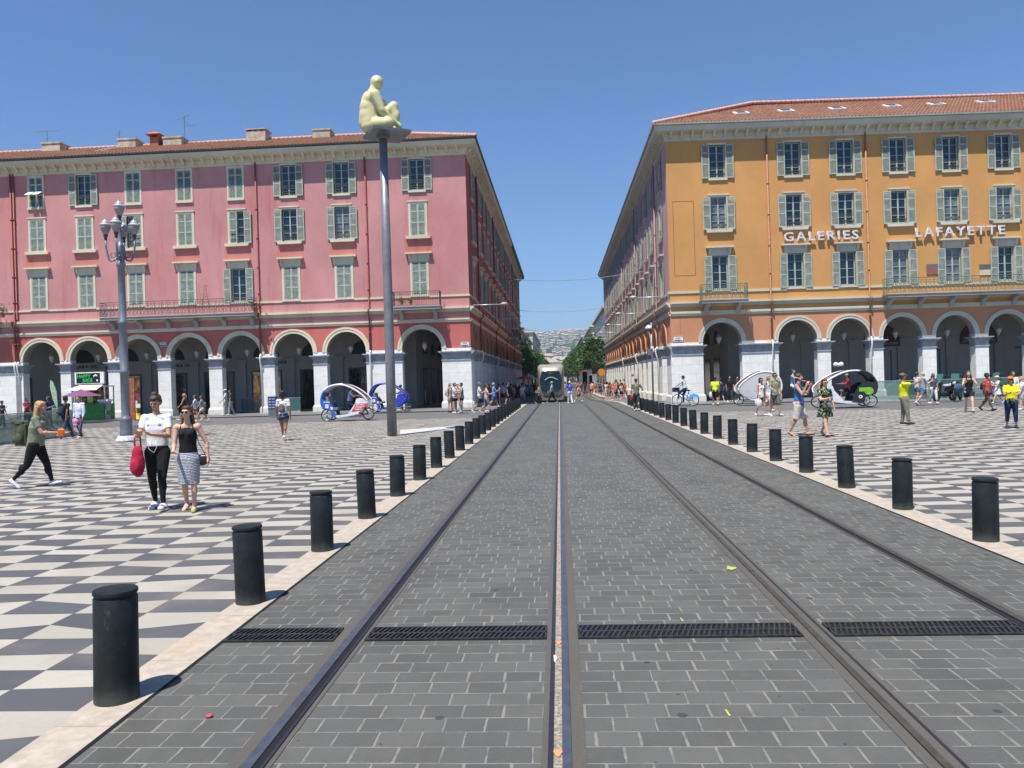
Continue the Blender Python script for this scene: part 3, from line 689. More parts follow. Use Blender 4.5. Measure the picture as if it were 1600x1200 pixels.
def interior(root, S, XC, YF, extx, YEND, b_s, sb_s, shopfront, kk=0.0):
    dk = kk * extx; D = 4.6; b = MB(); xb = XC + S * D; yb = YF + D; x_out = XC + S * extx; zc = 5.66
    b.poly([(xb, yb, -.6), (x_out, yb + dk, -.6), (x_out, yb + dk, zc), (xb, yb, zc)]); b.poly([(xb, yb, -.6), (xb, YEND, -.6), (xb, YEND, zc), (xb, yb, zc)])
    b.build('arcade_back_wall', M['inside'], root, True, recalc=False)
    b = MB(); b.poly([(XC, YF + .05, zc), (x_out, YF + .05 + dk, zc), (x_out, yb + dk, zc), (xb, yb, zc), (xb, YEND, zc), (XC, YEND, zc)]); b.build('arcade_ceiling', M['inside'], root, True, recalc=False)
    yb0 = yb
    for k, c in enumerate(b_s):
        x = XC + c; yb = yb0 + kk * abs(c)
        if S * (x - xb) < .9: continue
        b = MB(); ap = arch_pts(x, 1.0, 12, 4.05); b.prism([(p[0], p[1]) for p in ap], yb - .03, yb + .2, 'y'); b.build('lunette', shopfront.get('lun', M['inside_dark']), root, True)
        b = MB(); w = 1.05; b.box(x - w, x + w, yb - .04, yb - .01, .1, 2.95); sw = b.build('shop_window', M['shoplit'] if k in LIT[S] else M['shopglass'], root, True)
        fb = MB(); fb.box(x - w - .1, x - w, yb - .08, yb, 0, 3.05); fb.box(x + w, x + w + .1, yb - .08, yb, 0, 3.05); fb.box(x - w, x + w, yb - .08, yb, 2.95, 3.05); fb.box(x - .03, x + .03, yb - .06, yb - .04, 0.1, 2.95)
        link_mesh('shop_frame', fb.mesh('shop_frame', M['shopframe']), sw)
        b = MB(); px = x + S * 1.82; b.box(px - .28, px + .28, yb - .16, yb, 0, 3.75); b.box(px - .36, px + .36, yb - .22, yb, 3.7, 3.9); b.build('pilaster', M['inside'], root, True)
    for k, c in enumerate(sb_s):
        y = YF + abs(c)
        if y < yb0 + 1.5: continue
        b = MB(); b.box(*sorted((xb - S * .04, xb - S * .01)), y - 1.05, y + 1.05, .0, 2.95); b.build('shop_window', M['shopglass'], root, True)
        b = MB(); ap = arch_pts(y, 1.0, 12, 4.05); b.prism([(p[0], p[1]) for p in ap], *sorted((xb - S * .03, xb + S * .2)), 'x'); b.build('lunette', M['inside_dark'], root, True)
def shopglass():
    t = NT('dim_shop_window'); P = t.pos(); x, y, z = t.xyz(P); n = t.noise(t.scale(P, (2.2, 2.2, 1.2)), 1.0, 5, .7); n2 = t.white(t.vec(t.m('FLOOR', t.m('MULTIPLY', x, 1.7)), t.m('FLOOR', t.m('MULTIPLY', z, 2.1)), t.m('FLOOR', t.m('MULTIPLY', y, .4))))
    c = t.mix(t.ramp(n, .45, .75), (.012, .010, .009), (.12, .075, .045)); c = t.mix(t.m('MULTIPLY', t.m('GREATER_THAN', n2, .86), t.ramp(n, .4, .6)), c, (.28, .26, .24))
    return t.out(c, .12, 0, .6)
M['shopglass'] = shopglass(); LIT = {-1: (3, 6, 2), 1: (4, 6, 2)}
def shoplit():
    t = NT('lit_shop_window'); P = t.pos(); n = t.noise(t.scale(P, (2.6, 2.6, 1.6)), 1.0, 5, .7); c = t.mix(t.ramp(n, .35, .7), (.03, .018, .01), (.30, .17, .08)); t.put(t.b.inputs['Emission Color'], c); t.b.inputs['Emission Strength'].default_value = .5
    return t.out(c, .15, 0, .6)
M['shoplit'] = shoplit(); M['shopframe'] = plain('dark_shop_frame', (.05, .05, .05), .4)

# left building
LB = building(-1, 52.0, -5.9, (-9.23, -14.42, -18.09, -21.78, -25.42, -29.05, -32.6, -36.05, -41.2, -44.85), 47.0, 'arcade_building', 'pink and red arcaded building with sage shutters and terracotta roof')
root, front, sideF, r1, r2, b_s, sb_s, YEND, wf, af, tr, key, ws, as_, gut, rise, pip = LB
# strings ordered by increasing s = from far left to the corner: bays 10..1
facade(root, front, r1[0], r1[1], b_s, wf, af, tr, 'L', ('cc' + 'ccccoccc', 'cc' + 'cclcrooc', 'oc' + 'aocccooo'), balc=((-25.25, -14.5, 'curl'), (-5.05, -1.85, 'bars'), (-43, -32.75, 'curl')), pipes=(-31.75, -14.45, -6.85, -31.95), pipem=pip)
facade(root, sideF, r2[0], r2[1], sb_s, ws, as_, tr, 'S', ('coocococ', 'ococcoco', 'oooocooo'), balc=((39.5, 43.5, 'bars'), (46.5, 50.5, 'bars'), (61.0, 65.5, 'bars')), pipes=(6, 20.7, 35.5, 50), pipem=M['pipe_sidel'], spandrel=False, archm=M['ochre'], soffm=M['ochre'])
XC, YF = -5.9, 52.0
cornice(root, [(XC - 47, YF), (XC, YF), (XC, YEND)], [(0, -1), (1, 0)], tr, gut)
def roof_L(root, S, XC, YF, ext, YEND, rise, R, mat, k=0.0):
    zb = H_TOP + .93; ov = .84; ex = XC - S * ov; ey = YF - ov; b = MB()
    if S < 0: roof_slope(b, (XC - ext, ey), (ex, ey), (0, 1, R), rise, False, True, base=zb)
    else: roof_slope(b, (ex, ey), (XC + ext, ey + k * ext), (0, 1, R), rise, True, False, base=zb)
    b.build('roof_slope', mat, root, True, recalc=False)
    b = MB(); zr = zb + R * rise; rx = ex + S * R; ry = ey + R; ye = YEND + .7; xo = XC + S * ext; dk = k * ext
    b.poly([(ex, ey, zb), (rx, ry, zr), (rx, ye, zr), (ex, ye, zb)]); b.poly([(rx, ry, zr), (rx, ye, zr), (rx + S * R, ye, zb), (rx + S * R, ry + R, zb)])
    b.poly([(rx, ry, zr), (xo, ry + dk, zr), (xo, ry + R + dk, zb), (rx + S * R, ry + R, zb)]); b.poly([(xo, ey + dk, zb), (xo, ry + dk, zr), (xo, ry + R + dk, zb)]); b.poly([(ex, ye, zb), (rx, ye, zr), (rx + S * R, ye, zb)])
    b.build('roof_back', mat, root, True, recalc=False)
    b = MB(); b.smooth = True; pl = .36; 
    def ridge(p, q):
        p = Vector(p); q = Vector(q); L = (q - p).length; n = max(2, int(L / pl)); 
        for i in range(n): b.tube([p + (q - p) * (i / n), p + (q - p) * ((i + 1.15) / n)], [.15, .11], 6)
    ridge((ex, ey, zb + .05), (rx, ry, zr + .06)); ridge((rx, ry, zr + .06), (xo, ry + dk, zr + .06)); b.build('ridge_tiles', M['ridge'], root, True)
    # end and rear walls closing the body
    b = MB(); b.poly([(xo, YF + dk, -.5), (xo, YF + 14, -.5), (xo, YF + 14, zb), (xo, YF + dk, zb)]); b.poly([(xo, YF + 14, -.5), (XC + S * 14, YF + 14, -.5), (XC + S * 14, YF + 14, zb), (xo, YF + 14, zb)])
    b.poly([(XC, YEND, -.7), (XC + S * 14, YEND, -.7), (XC + S * 14, YEND, zb), (XC, YEND, zb)]); b.poly([(XC + S * 14, YF + 14, -.5), (XC + S * 14, YEND, -.7), (XC + S * 14, YEND, zb), (XC + S * 14, YF + 14, zb)])
    b.build('rear_wall', M['inside'], root, True, recalc=False)
    return zb, zr, ex, ey, rx, ry
M['ridge'] = plain('pale_ridge_tiles', (.60, .33, .25), .85, var=.2)
zb, zr, ex, ey, rx, ry = roof_L(root, -1, XC, YF, 47, YEND, rise, 7.1, M['tiles'])
interior(root, -1, XC, YF, 47, YEND, b_s, sb_s, {})
b = MB(); b.box(XC + .69, XC + .86, 92, 121.5, H_TOP + .45, H_TOP + 1.06); b.build('gutter_net', M['green_net'], root, True)
M['chimney'] = plain('cream_chimney_render', (.50, .42, .31), .9, var=.25, sc=2, bump=.3)
M['terra'] = plain('terracotta', (.45, .14, .07), .85, var=.2)
def onroof(px, py, Y): return onY(px, py, Y)
for x0, x1, yt, yb_, st in ((72, 100, 222, 236, 0), (190, 217, 216, 229, 0), (260, 288, 213, 227, 0), (389, 418, 202, 220, 1), (492, 518, 201, 215, 0)):
    p, q = onY(x0, yb_ + 3, ry - .5), onY(x1, yt + 2.5, ry - .5); b = MB(); b.box(p.x, q.x, ry - 1.0, ry + .2, p.z - .5, q.z - .12)
    if st:
        b.box(p.x - .06, q.x + .06, ry - 1.06, ry + .26, q.z - .02, q.z + .06)
        for k in range(4): b.box(p.x + (q.x - p.x) * k / 3.4, p.x + (q.x - p.x) * k / 3.4 + .14, ry - .98, ry + .1, q.z - .12, q.z - .02)
    else: b.box(p.x - .05, q.x + .05, ry - 1.05, ry + .25, q.z - .12, q.z)
    b.build('chimney', M['chimney'], root, True)
p = onY(245, 228, ry - .6); b = MB(); b.box(p.x - .33, p.x + .33, ry - 1, ry - .3, p.z - .6, p.z + .55)
for dx in (-.28, .28): b.box(p.x + dx - .05, p.x + dx + .05, ry - .95, ry - .35, p.z + .55, p.z + .75)
b.prism([(-.62, .75), (.62, .75), (.38, .98), (-.38, .98)], ry - 1.25, ry - .05, 'y') if False else b.add([(p.x - .6, ry - 1.25, p.z + .75), (p.x + .6, ry - 1.25, p.z + .75), (p.x + .6, ry - .05, p.z + .75), (p.x - .6, ry - .05, p.z + .75), (p.x - .22, ry - .85, p.z + 1.0), (p.x + .22, ry - .85, p.z + 1.0), (p.x + .22, ry - .45, p.z + 1.0), (p.x - .22, ry - .45, p.z + 1.0)], [(0, 1, 2, 3), (4, 5, 6, 7), (0, 1, 5, 4), (1, 2, 6, 5), (2, 3, 7, 6), (3, 0, 4, 7)])
b.build('chimney', M['terra'], root, True)
# propped lower flaps of the first top-floor window
b = MB()
for dx in (-.27, .27): b.obox((-36.05 + dx, 51.72, 15.75), (.44, .62, .04), (.55, 0, 0))
b.build('propped_flap', M['white'], root, True)
# roof hatch strip
M['zinc'] = plain('pale_zinc', (.38, .40, .43), .5, .4)
b = MB(); pa, pb = onY(115, 246, 52.6), onY(172, 232.5, 55.6)
for k in (0, 1):
    d = .5 * k; b.add([(pa.x + d, pa.y, pa.z + .1), (pa.x + d + .12, pa.y, pa.z + .1), (pb.x + d + .12, pb.y, pb.z + .12), (pb.x + d, pb.y, pb.z + .12)], [(0, 1, 2, 3)])
b.build('roof_flashing', M['zinc'], root, True)
# aerials
def aerial(px, pyb, pyt, Y, arms, lab):
    p, q = onY(px, pyb, Y), onY(px, pyt, Y); r = empty('tv_aerial', (p.x, Y, p.z), 0, lab, 'aerial', 'aerials on the pink building roof'); h = q.z - p.z
    b = MB(); b.tube([(0, 0, -.4), (0, 0, h)], .022, 5); b.build('mast', M['metal_grey'], r)
    b = MB()
    for (z, l0, l1, tilt) in arms:
        b.tube([(l0, 0, h * z - tilt * .5), (l1, 0, h * z + tilt * .5)], .013, 4)
        k = max(3, int((l1 - l0) / .16))
        for i in range(k): x = l0 + (l1 - l0) * i / (k - 1); zz = h * z + tilt * (i / (k - 1) - .5); b.tube([(x, -.16, zz), (x, .16, zz + .03)], .008, 3)
    b.build('antenna_arms', M['metal_grey'], r)
aerial(74, 222, 204.5, ry - .5, [(.98, -.85, .85, 0), (.35, -.2, .3, .1)], 'low wide tv aerial above the first cream chimney')
aerial(187, 228, 203, ry - .5, [(.75, -.35, .1, .25), (.4, .0, .25, .1)], 'small tv aerial with little white dish beside cream chimney')
aerial(289, 222, 181, ry - .5, [(.93, -.65, .4, .35), (.62, -.1, 1.0, .12), (.7, -.05, .5, -.6)], 'tall tv aerial with crossed arms above the pink building')

# right building: every storey sits a little lower
H_CAP, H_SPR, R_IN, R_OUT = 3.68, 3.86, 1.26, 1.53
H_LB0, H_LB1, H_BELT0, H_BELT1, H_STR0, H_STR1, H_TOP = 5.62, 5.86, 6.18, 6.50, 7.05, 7.20, 16.95
WZ = {3: (14.45, 16.62), 2: (11.13, 13.23), 1: (7.22, 9.43)}
kit('R', M['greytrim'], M['shutter'])
RB = building(1, 50.9, 7.32, (10.63, 15.5, 18.86, 22.25, 25.64, 29.0, 32.4, 37.5), 33.5, 'arcade_building', 'orange department store building with sage shutters above white arcades')
root, front, sideF, r1, r2, b_s, sb_s, YEND, wf, af, tr, key, ws, as_, gut, rise, pip = RB; XC, YF = 7.32, 50.9; RB_ROOT = root
facade(root, front, r1[0], r1[1], b_s, wf, af, tr, 'R', ('o', 'o', 'o'), balc=((1.85, 4.8, 'curl'), (13.6, 26.5, 'curl')), pipes=(6.5, 12.85), pipem=pip, spandrel=False, railm=M['iron_green'])
facade(root, sideF, r2[0], r2[1], sb_s, ws, as_, tr, 'R', ('oocoooco', 'ooocoooc', 'o'), pipes=(-6, -20.7, -35.5), pipem=M['pipe_side'], spandrel=False, archm=M['orange_deep'], soffm=M['orange_deep'])  # deep orange soffits: warm light under these arches is put into the colour
cornice(root, [(XC, YEND), (XC, YF), (XC + 33.5, YF + 33.5 * KR)], [(-1, 0), (0, -1)], tr, gut)
zb2, zr2, ex2, ey2, rx2, ry2 = roof_L(root, 1, XC, YF, 33.5, YEND, rise, 8.4, M['tiles'], KR)
interior(root, 1, XC, YF, 33.5, YEND, b_s, sb_s, {}, KR)
M['velux'] = plain('roof_window_glass', (.05, .06, .08), .15)
for px, py in ((1158, 178.7), (1228, 175.2), (1308, 171.6), (1393.5, 167.5), (1463, 164.5), (1540, 161)):
    # on the slope plane: z = zb2 + (y-ey2)*rise
    w = ray(px, py); t = (zb2 - CAM_H - (ey2 - KR * XC) * rise) / (w.z - (w.y - KR * w.x) * rise); c = Vector((w.x * t, w.y * t, CAM_H + w.z * t)); a = math.atan(rise)
    b = MB(); b.obox((c.x, c.y, c.z + .08), (.95, 1.1, .12), (a, 0, 0)); o = b.build('roof_window', M['white'], root, True)
    b = MB(); b.obox((c.x, c.y, c.z + .10), (.62, .78, .12), (a, 0, 0)); g_ = link_mesh('pane', b.mesh('pane', M['velux']), o)
# recessed render panel line on the orange corner
M['line'] = plain('dark_seam', (.25, .09, .05), .9)
b = MB(); T = front.T; b.T = T
for (x0, x1, z0, z1) in ((.35, 1.72, 13.02, 13.05), (.35, .38, 8.2, 13.02), (1.69, 1.72, 8.2, 13.02), (.38, 1.69, 8.2, 8.23)): b.box(x0, x1, -.005, .0, z0, z1)
b.build('wall_seam', M['line'], root, True)
# ---------------------------------------------------------------- people: bodies grown from tapered limbs, remeshed into one skin
JOBS = []
def prim_mesh(prims, S, T=None):
    """prims in unit-height coordinates, scaled by S; each is a closed shape; the remesh joins them"""
    b = MB(T)
    for p in prims:
        k = p[0]
        if k == 'cap':
            _, a, ra, c, rc = p[:5]; a = Vector(a) * S; c = Vector(c) * S; ra *= S; rc *= S; d = c - a; L = d.length
            if L < 1e-5: b.sphere(a, ra, 12, 8); continue
            n = 4; pts = []; rs = []
            for i in range(n + 1): an = PI / 2 * i / n; pts.append(a - d / L * (ra * math.cos(an))); rs.append(max(ra * math.sin(an), ra * .05))
            for i in range(n + 1): an = PI / 2 * i / n; pts.append(c + d / L * (rc * math.sin(an))); rs.append(max(rc * math.cos(an), rc * .05))
            fl = p[5] if len(p) > 5 else None
            b.tube(pts, rs, 12, r2=[r * fl for r in rs] if fl else None, up=p[6] if len(p) > 6 else None)
        elif k == 'cyl':      # flat ends
            _, a, ra, c, rc = p[:5]; a = Vector(a) * S; c = Vector(c) * S; b.tube([a, a.lerp(c, .5), c], [ra * S, (ra + rc) / 2 * S, rc * S], 16)
        elif k == 'ell':
            _, c, r = p[:3]; b.sphere(Vector(c) * S, S, 16, 12, sc=r, rot=p[3] if len(p) > 3 else None)
        elif k == 'loft':     # rings (centre, rx, ry)
            vs = []; n = 20; R = p[1]
            for c, rx, ry in R:
                for i in range(n): a = 2 * PI * i / n; vs.append(((c[0] + rx * math.cos(a)) * S, (c[1] + ry * math.sin(a)) * S, c[2] * S))
            fs = [(j * n + i, j * n + (i + 1) % n, (j + 1) * n + (i + 1) % n, (j + 1) * n + i) for j in range(len(R) - 1) for i in range(n)]
            fs += [tuple(range(n - 1, -1, -1)), tuple((len(R) - 1) * n + i for i in range(n))]; b.add(vs, fs)
        elif k == 'box': b.obox(Vector(p[1]) * S, [q * S for q in p[2]], p[3] if len(p) > 3 else (0, 0, 0))
    return b
def skin(name, prims, S, vox, mat, parent, smooth=4, T=None):
    b = prim_mesh(prims, S, T); me = b.mesh(name, mat, recalc=True); o = link_mesh(name, me, parent)
    m = o.modifiers.new('join', 'REMESH'); m.mode = 'VOXEL'; m.voxel_size = vox; m.use_smooth_shade = True
    m2 = o.modifiers.new('relax', 'SMOOTH'); m2.factor = .5; m2.iterations = smooth
    JOBS.append(o); return o
def finish_jobs():
    dg = bpy.context.evaluated_depsgraph_get()
    res = [(o, bpy.data.meshes.new_from_object(o.evaluated_get(dg), preserve_all_data_layers=False, depsgraph=dg)) for o in JOBS]
    for o, me in res:
        mats = list(o.data.materials); o.modifiers.clear(); o.data = me
        if len(me.materials) == 0:
            for m_ in mats: me.materials.append(m_)
    JOBS.clear()

def cloth(name, col, kind='plain'):
    k = ('cloth', kind, tuple(col))
    if k in _MC: return _MC[k]
    t = NT(name); P = t.obj(); n = t.noise(P, 14, 5, .6); wr = t.noise(t.scale(P, (11, 11, 6)), 1.0, 5, .65)
    c = t.mix(t.ramp(n, .3, .7), tuple(q * .85 for q in col), tuple(min(1, q * 1.12) for q in col))
    x, y, z = t.xyz(P)
    if kind == 'hstripe': c = t.mix(t.m('GREATER_THAN', t.m('FRACT', t.m('ADD', t.m('MULTIPLY', z, 46.0), t.m('MULTIPLY', wr, 2.2))), .52), c, (.60, .60, .63))
    if kind == 'floral':
        v = t.new('ShaderNodeTexVoronoi'); t.put(v.inputs['Vector'], P); v.inputs['Scale'].default_value = 17
        c = t.mix(t.m('LESS_THAN', v.outputs['Distance'], .36), c, (.16, .24, .04)); c = t.mix(t.m('GREATER_THAN', t.noise(P, 26, 2), .60), c, (.42, .45, .30))
    if kind == 'dots':
        v = t.new('ShaderNodeTexVoronoi'); t.put(v.inputs['Vector'], P); v.inputs['Scale'].default_value = 26; c = t.mix(t.m('LESS_THAN', v.outputs['Distance'], .3), c, (.62, .60, .62))
    if kind == 'camo': c = t.mix(t.m('GREATER_THAN', t.noise(P, 18, 2), .5), c, (.20, .16, .09))
    if kind == 'denim': c = t.mix(t.ramp(t.noise(P, 6, 3), .45, .7), c, tuple(min(1, q * 1.8) for q in col))
    t.bump(wr, .8, .03); _MC[k] = t.out(c, .85, 0, .25); return _MC[k]
SKIN = {k: plain('skin_' + k, c, .5, var=.08, sc=12, spec=.4) for k, c in dict(fair=(.62, .37, .26), tan=(.46, .25, .155), brown=(.27, .135, .08), dark=(.11, .055, .035)).items()}
HAIR = {k: plain('hair_' + k, c, .5, var=.3, sc=40, spec=.5, bump=.5) for k, c in dict(black=(.012, .010, .009), brown=(.055, .028, .015), red=(.10, .032, .015), blond=(.42, .27, .11), grey=(.32, .31, .30), lightbrown=(.17, .09, .045)).items()}
M['rubber'] = plain('dark_rubber', (.02, .02, .02), .7); M['shades'] = plain('sunglasses', (.01, .01, .01), .15)

def R_(a): return math.radians(a)
def person(loc, h, yaw, label, legs, arms, top, bottom, skin_='fair', hair=('short', 'brown'), shoes=('shoe', (.6, .6, .6)), lean=0, head=(0, 0), fat=1.0, fem=False, vox=.014, group=None, glasses=False, hat=None, roll=0, extra=None, seat=None, detail=False):
    """faces local +y.  legs: ((flex,knee,abd),(..)) left,right; arms: ((flex,abd,elbow,inward),..)"""
    root = empty('person', loc, yaw, label, 'person', group); J = {}
    up = lambda p: Vector((p[0], p[1] * math.cos(-R_(lean)) - (p[2] - .53) * math.sin(-R_(lean)), .53 + p[1] * math.sin(-R_(lean)) + (p[2] - .53) * math.cos(-R_(lean)))) if lean else Vector(p)
    sw = .098 if fem else .112; hw = .050 * (1.05 if fem else 1); F = fat
    for s, (fx, kn, ab) in zip((-1, 1), legs):
        H = Vector((s * hw, 0, .50)); a = R_(fx); d = Vector((s * math.sin(R_(ab)), math.sin(a) * math.cos(R_(ab)), -math.cos(a) * math.cos(R_(ab)))); K = H + d * .235
        a2 = R_(fx - kn); d2 = Vector((s * math.sin(R_(ab)) * .6, math.sin(a2), -math.cos(a2))).normalized(); A = K + d2 * .225
        fp = R_(fx - kn); pitch = max(-60, min(25, (fx - kn) * (1 if fx - kn < 0 else .6))); fd = Vector((s * .12, math.cos(R_(pitch)), math.sin(R_(pitch)))).normalized()
        J[('hip', s)], J[('knee', s)], J[('ank', s)], J[('fd', s)] = H, K, A, fd
    zmin = min(min((J[('ank', s)] + J[('fd', s)] * .10).z - .018, (J[('ank', s)] - J[('fd', s)] * .02).z - .040) for s in (-1, 1))
    if seat is not None: zmin = .475 - seat / h
    dz = Vector((0, 0, -zmin))
    for k in J:
        if k[0] != 'fd': J[k] = J[k] + dz
    U = lambda p: up(p) + dz
    for s, (fx, ab, el, inn) in zip((-1, 1), arms):
        Sh = Vector((s * sw, 0, .797)); a = R_(fx); d = Vector((s * math.sin(R_(ab)), math.sin(a) * math.cos(R_(ab)), -math.cos(a) * math.cos(R_(ab)))); E = Sh + d * .172
        a2 = R_(fx + el); d2 = Vector((s * math.sin(R_(ab)) * .35, math.sin(a2), -math.cos(a2))); d2 = (d2 + Vector((-s * math.sin(R_(inn)) * 1.0, 0, 0))).normalized(); W = E + d2 * .150
        J[('sh', s)], J[('el', s)], J[('wr', s)] = U(Sh), U(E), U(W); J[('hd', s)] = (J[('wr', s)] - J[('el', s)]).normalized()
    P = []; r = .030
    # trunk
    P += [('ell', U((0, -.004, .545)), (.082 * F, .060 * F, .055)), ('ell', U((0, .004, .62)), ((.066 if fem else .074) * F, .052 * F, .07)), ('ell', U((0, 0, .725)), ((.080 if fem else .092) * F, .058 * F, .085)),
          ('cap', U((-sw + .010, 0, .794)), .029, U((0, 0, .806)), .031), ('cap', U((sw - .010, 0, .794)), .029, U((0, 0, .806)), .031), ('ell', U((-.036, -.036, .52)), (.042 * F, .040 * F, .045)), ('ell', U((.036, -.036, .52)), (.042 * F, .040 * F, .045)),
          ('cap', U((0, -.006, .80)), .036, U((0, .004, .88)), .027)]
    if fem: P += [('ell', U((-.036, .040, .735)), (.030, .026, .031)), ('ell', U((.036, .040, .735)), (.030, .026, .031))]
    for s in (-1, 1):
        H, K, A, fd = J[('hip', s)], J[('knee', s)], J[('ank', s)], J[('fd', s)]
        P += [('cap', H, .052 * F, K, .031 * (F * .5 + .5)), ('cap', K, .030 * (F * .5 + .5), A, .018), ('ell', K.lerp(A, .30) + Vector((0, -.010, 0)), (.030, .030, .060)),
              ('cap', A + Vector((0, 0, -.012)) - fd * .012, .020, A + fd * .095 + Vector((0, 0, -.020)), .013, 1.35), ('ell', K + Vector((0, .012, 0)), (.026, .022, .028))]
        Sh, E, W, hd = J[('sh', s)], J[('el', s)], J[('wr', s)], J[('hd', s)]
        P += [('ell', Sh + Vector((-s * .004, 0, .002)), (.034, .034, .036)), ('cap', Sh, .029 * (F * .6 + .4), E, .021 * (F * .4 + .6)), ('cap', E, .0215, W, .0135), ('ell', E.lerp(W, .28), (.023, .023, .028))]
        # hand: palm, four fingers of unequal length with a bend, thumb from the side
        side = Vector((0, 1, 0)) if abs(hd.y) < .75 else Vector((-s, 0, .0)); side = (side - hd * side.dot(hd)).normalized(); nrm = hd.cross(side).normalized() * s
        if nrm.dot(Vector((-s, 0, 0))) < 0: nrm = -nrm
        P += [('cap', W + hd * .010, .0125, W + hd * .042, .0145, 1.0), ('cap', W + hd * .014 + side * .010, .009, W + hd * .046 + side * .014, .0085), ('cap', W + hd * .014 - side * .010, .009, W + hd * .044 - side * .014, .0085)]
        fr = max(.0046, vox / h * .62)
        for i, ln in enumerate((.040, .046, .043, .034)):
            o = W + hd * .050 + side * (.016 - i * .0108); m_ = o + (hd * .8 + nrm * .35).normalized() * ln * .5; e = m_ + (hd * .55 + nrm * .8).normalized() * ln * .45
            P += [('cap', o - hd * .006, fr * 1.1, m_, fr), ('cap', m_, fr, e, fr * .85)]
        o = W + hd * .018 + side * .016; P += [('cap', o, fr * 1.25, o + (hd * .6 + side * .7).normalized() * .024, fr * 1.1), ('cap', o + (hd * .6 + side * .7).normalized() * .024, fr * 1.1, o + (hd * .9 + side * .45).normalized() * .044, fr * .9)]
    # head
    hy, hp = head; Hc = U((0, .010, .940)); Rh = Euler((R_(hp), 0, R_(-hy))).to_matrix(); 
    def hd_(p): return Hc + Rh @ Vector(p)
    er = (R_(hp), 0, R_(-hy)); ns = .006
    P += [('ell', hd_((0, -.006, .008)), (.043, .053, .051), er), ('ell', hd_((0, .018, -.026)), (.033, .035, .040), er), ('ell', hd_((0, .030, -.046)), (.019, .018, .017), er),
          ('cap', hd_((0, .050, .004)), .005, hd_((0, .060, -.014)), .0075), ('ell', hd_((-.044, -.002, -.008)), (.005, .011, .016), er), ('ell', hd_((.044, -.002, -.008)), (.005, .011, .016), er),
          ('cap', hd_((-.020, .046, .012)), .006, hd_((.020, .046, .012)), .006), ('cap', hd_((-.010, .050, -.031)), .0045, hd_((.010, .050, -.031)), .0045), ('ell', hd_((-.022, .038, -.012)), (.012, .012, .012), er), ('ell', hd_((.022, .038, -.012)), (.012, .012, .012), er)]
    skin('body', P, h, vox, SKIN[skin_], root, 3 if vox < .012 else 2)
    # eyes, mouth
    if detail:
        b = MB(); b.smooth = True
        for s in (-1, 1): b.sphere(hd_((s * .0165, .0475, .001)) * h, .0055 * h, 8, 6, sc=(1.3, .6, .7))
        b.build('eyes', M['rubber'], root)
        b = MB(); b.smooth = True; b.sphere(hd_((0, .0545, -.031)) * h, .004 * h, 8, 6, sc=(2.6, .8, 1.0)); b.build('lips', plain('lips', (.40, .12, .10), .4), root)
    # hair
    st, hc = hair; HP = []
    if st != 'bald':
        HP += [('ell', hd_((0, -.016, .018)), (.0475, .054, .050), er), ('ell', hd_((0, .012, .038)), (.040, .036, .026), er), ('ell', hd_((0, -.030, -.012)), (.043, .036, .042), er)]
        for s in (-1, 1): HP.append(('ell', hd_((s * .041, -.006, .010)), (.010, .026, .024), er))
    if st in ('long', 'wavy'):
        n = 9 if st == 'wavy' else 6; rr = random.Random(int(h * 9973))
        for i in range(n):
            a = -PI * .92 + PI * .84 * i / (n - 1); x, y = .040 * math.cos(a), -.012 + .038 * math.sin(a); p0 = hd_((x, y, -.01)); L = .15 if st == 'long' else .23; j = rr.uniform(-.012, .012)
            p1 = p0 + Vector((x * .35 + j, -.012, -L * .5)); p2 = p0 + Vector((x * .5 - j, -.014, -L * rr.uniform(.85, 1.1)))
            HP += [('cap', p0, .017, p1, .017), ('cap', p1, .017, p2, .009)]
    if st == 'bob':
        for i in range(7): a = -PI * .95 + PI * .90 * i / 6; x, y = .040 * math.cos(a), -.010 + .040 * math.sin(a); p0 = hd_((x, y, 0)); HP.append(('cap', p0, .017, p0 + Vector((x * .25, 0, -.075)), .013))
    if st == 'bun' or st == 'topbun': HP.append(('ell', hd_((0, -.030 if st == 'bun' else -.012, .068)), (.026, .026, .021), er))
    if st == 'pony': HP += [('cap', hd_((0, -.06, .02)), .015, hd_((0, -.085, -.03)), .018), ('cap', hd_((0, -.085, -.03)), .018, hd_((0, -.080, -.11)), .008)]
    if HP: skin('hair', HP, h, max(vox, .010), HAIR[hc], root, 1)
    if hat:
        kind, col = hat; hm = cloth('hat_fabric', col, 'camo' if kind == 'camo' else 'plain')
        HH = [('ell', hd_((0, -.008, .026)), (.052, .060, .044), er)]
        if kind in ('cap', 'camo', 'visor'): HH.append(('ell', hd_((0, .060, .022)), (.036, .040, .006), er))
        else: HH.append(('ell', hd_((0, 0, .020)), (.088, .092, .008), er))
        skin('hat', HH, h, .009, hm, root, 1)
    if glasses:
        b = MB(); b.smooth = True
        for s in (-1, 1): b.sphere(hd_((s * .019, .056, .001)) * h, .0145 * h, 10, 6, sc=(1.15, .35, .85), rot=er); b.tube([hd_((s * .034, .048, .003)) * h, hd_((s * .045, .0, .0)) * h], .0022 * h, 5)
        b.tube([hd_((-.01, .058, .003)) * h, hd_((.01, .058, .003)) * h], .002 * h, 5); b.build('sunglasses', M['shades'], root)
    # clothes
    tk, tc = top[0], top[1]; tp = top[2] if len(top) > 2 else 'plain'; g = .008
    TP = [('ell', U((0, .004, .62)), ((.066 if fem else .076) * F + g, .054 * F + g, .075)), ('ell', U((0, 0, .725)), ((.080 if fem else .093) * F + g, .058 * F + g, .083))]
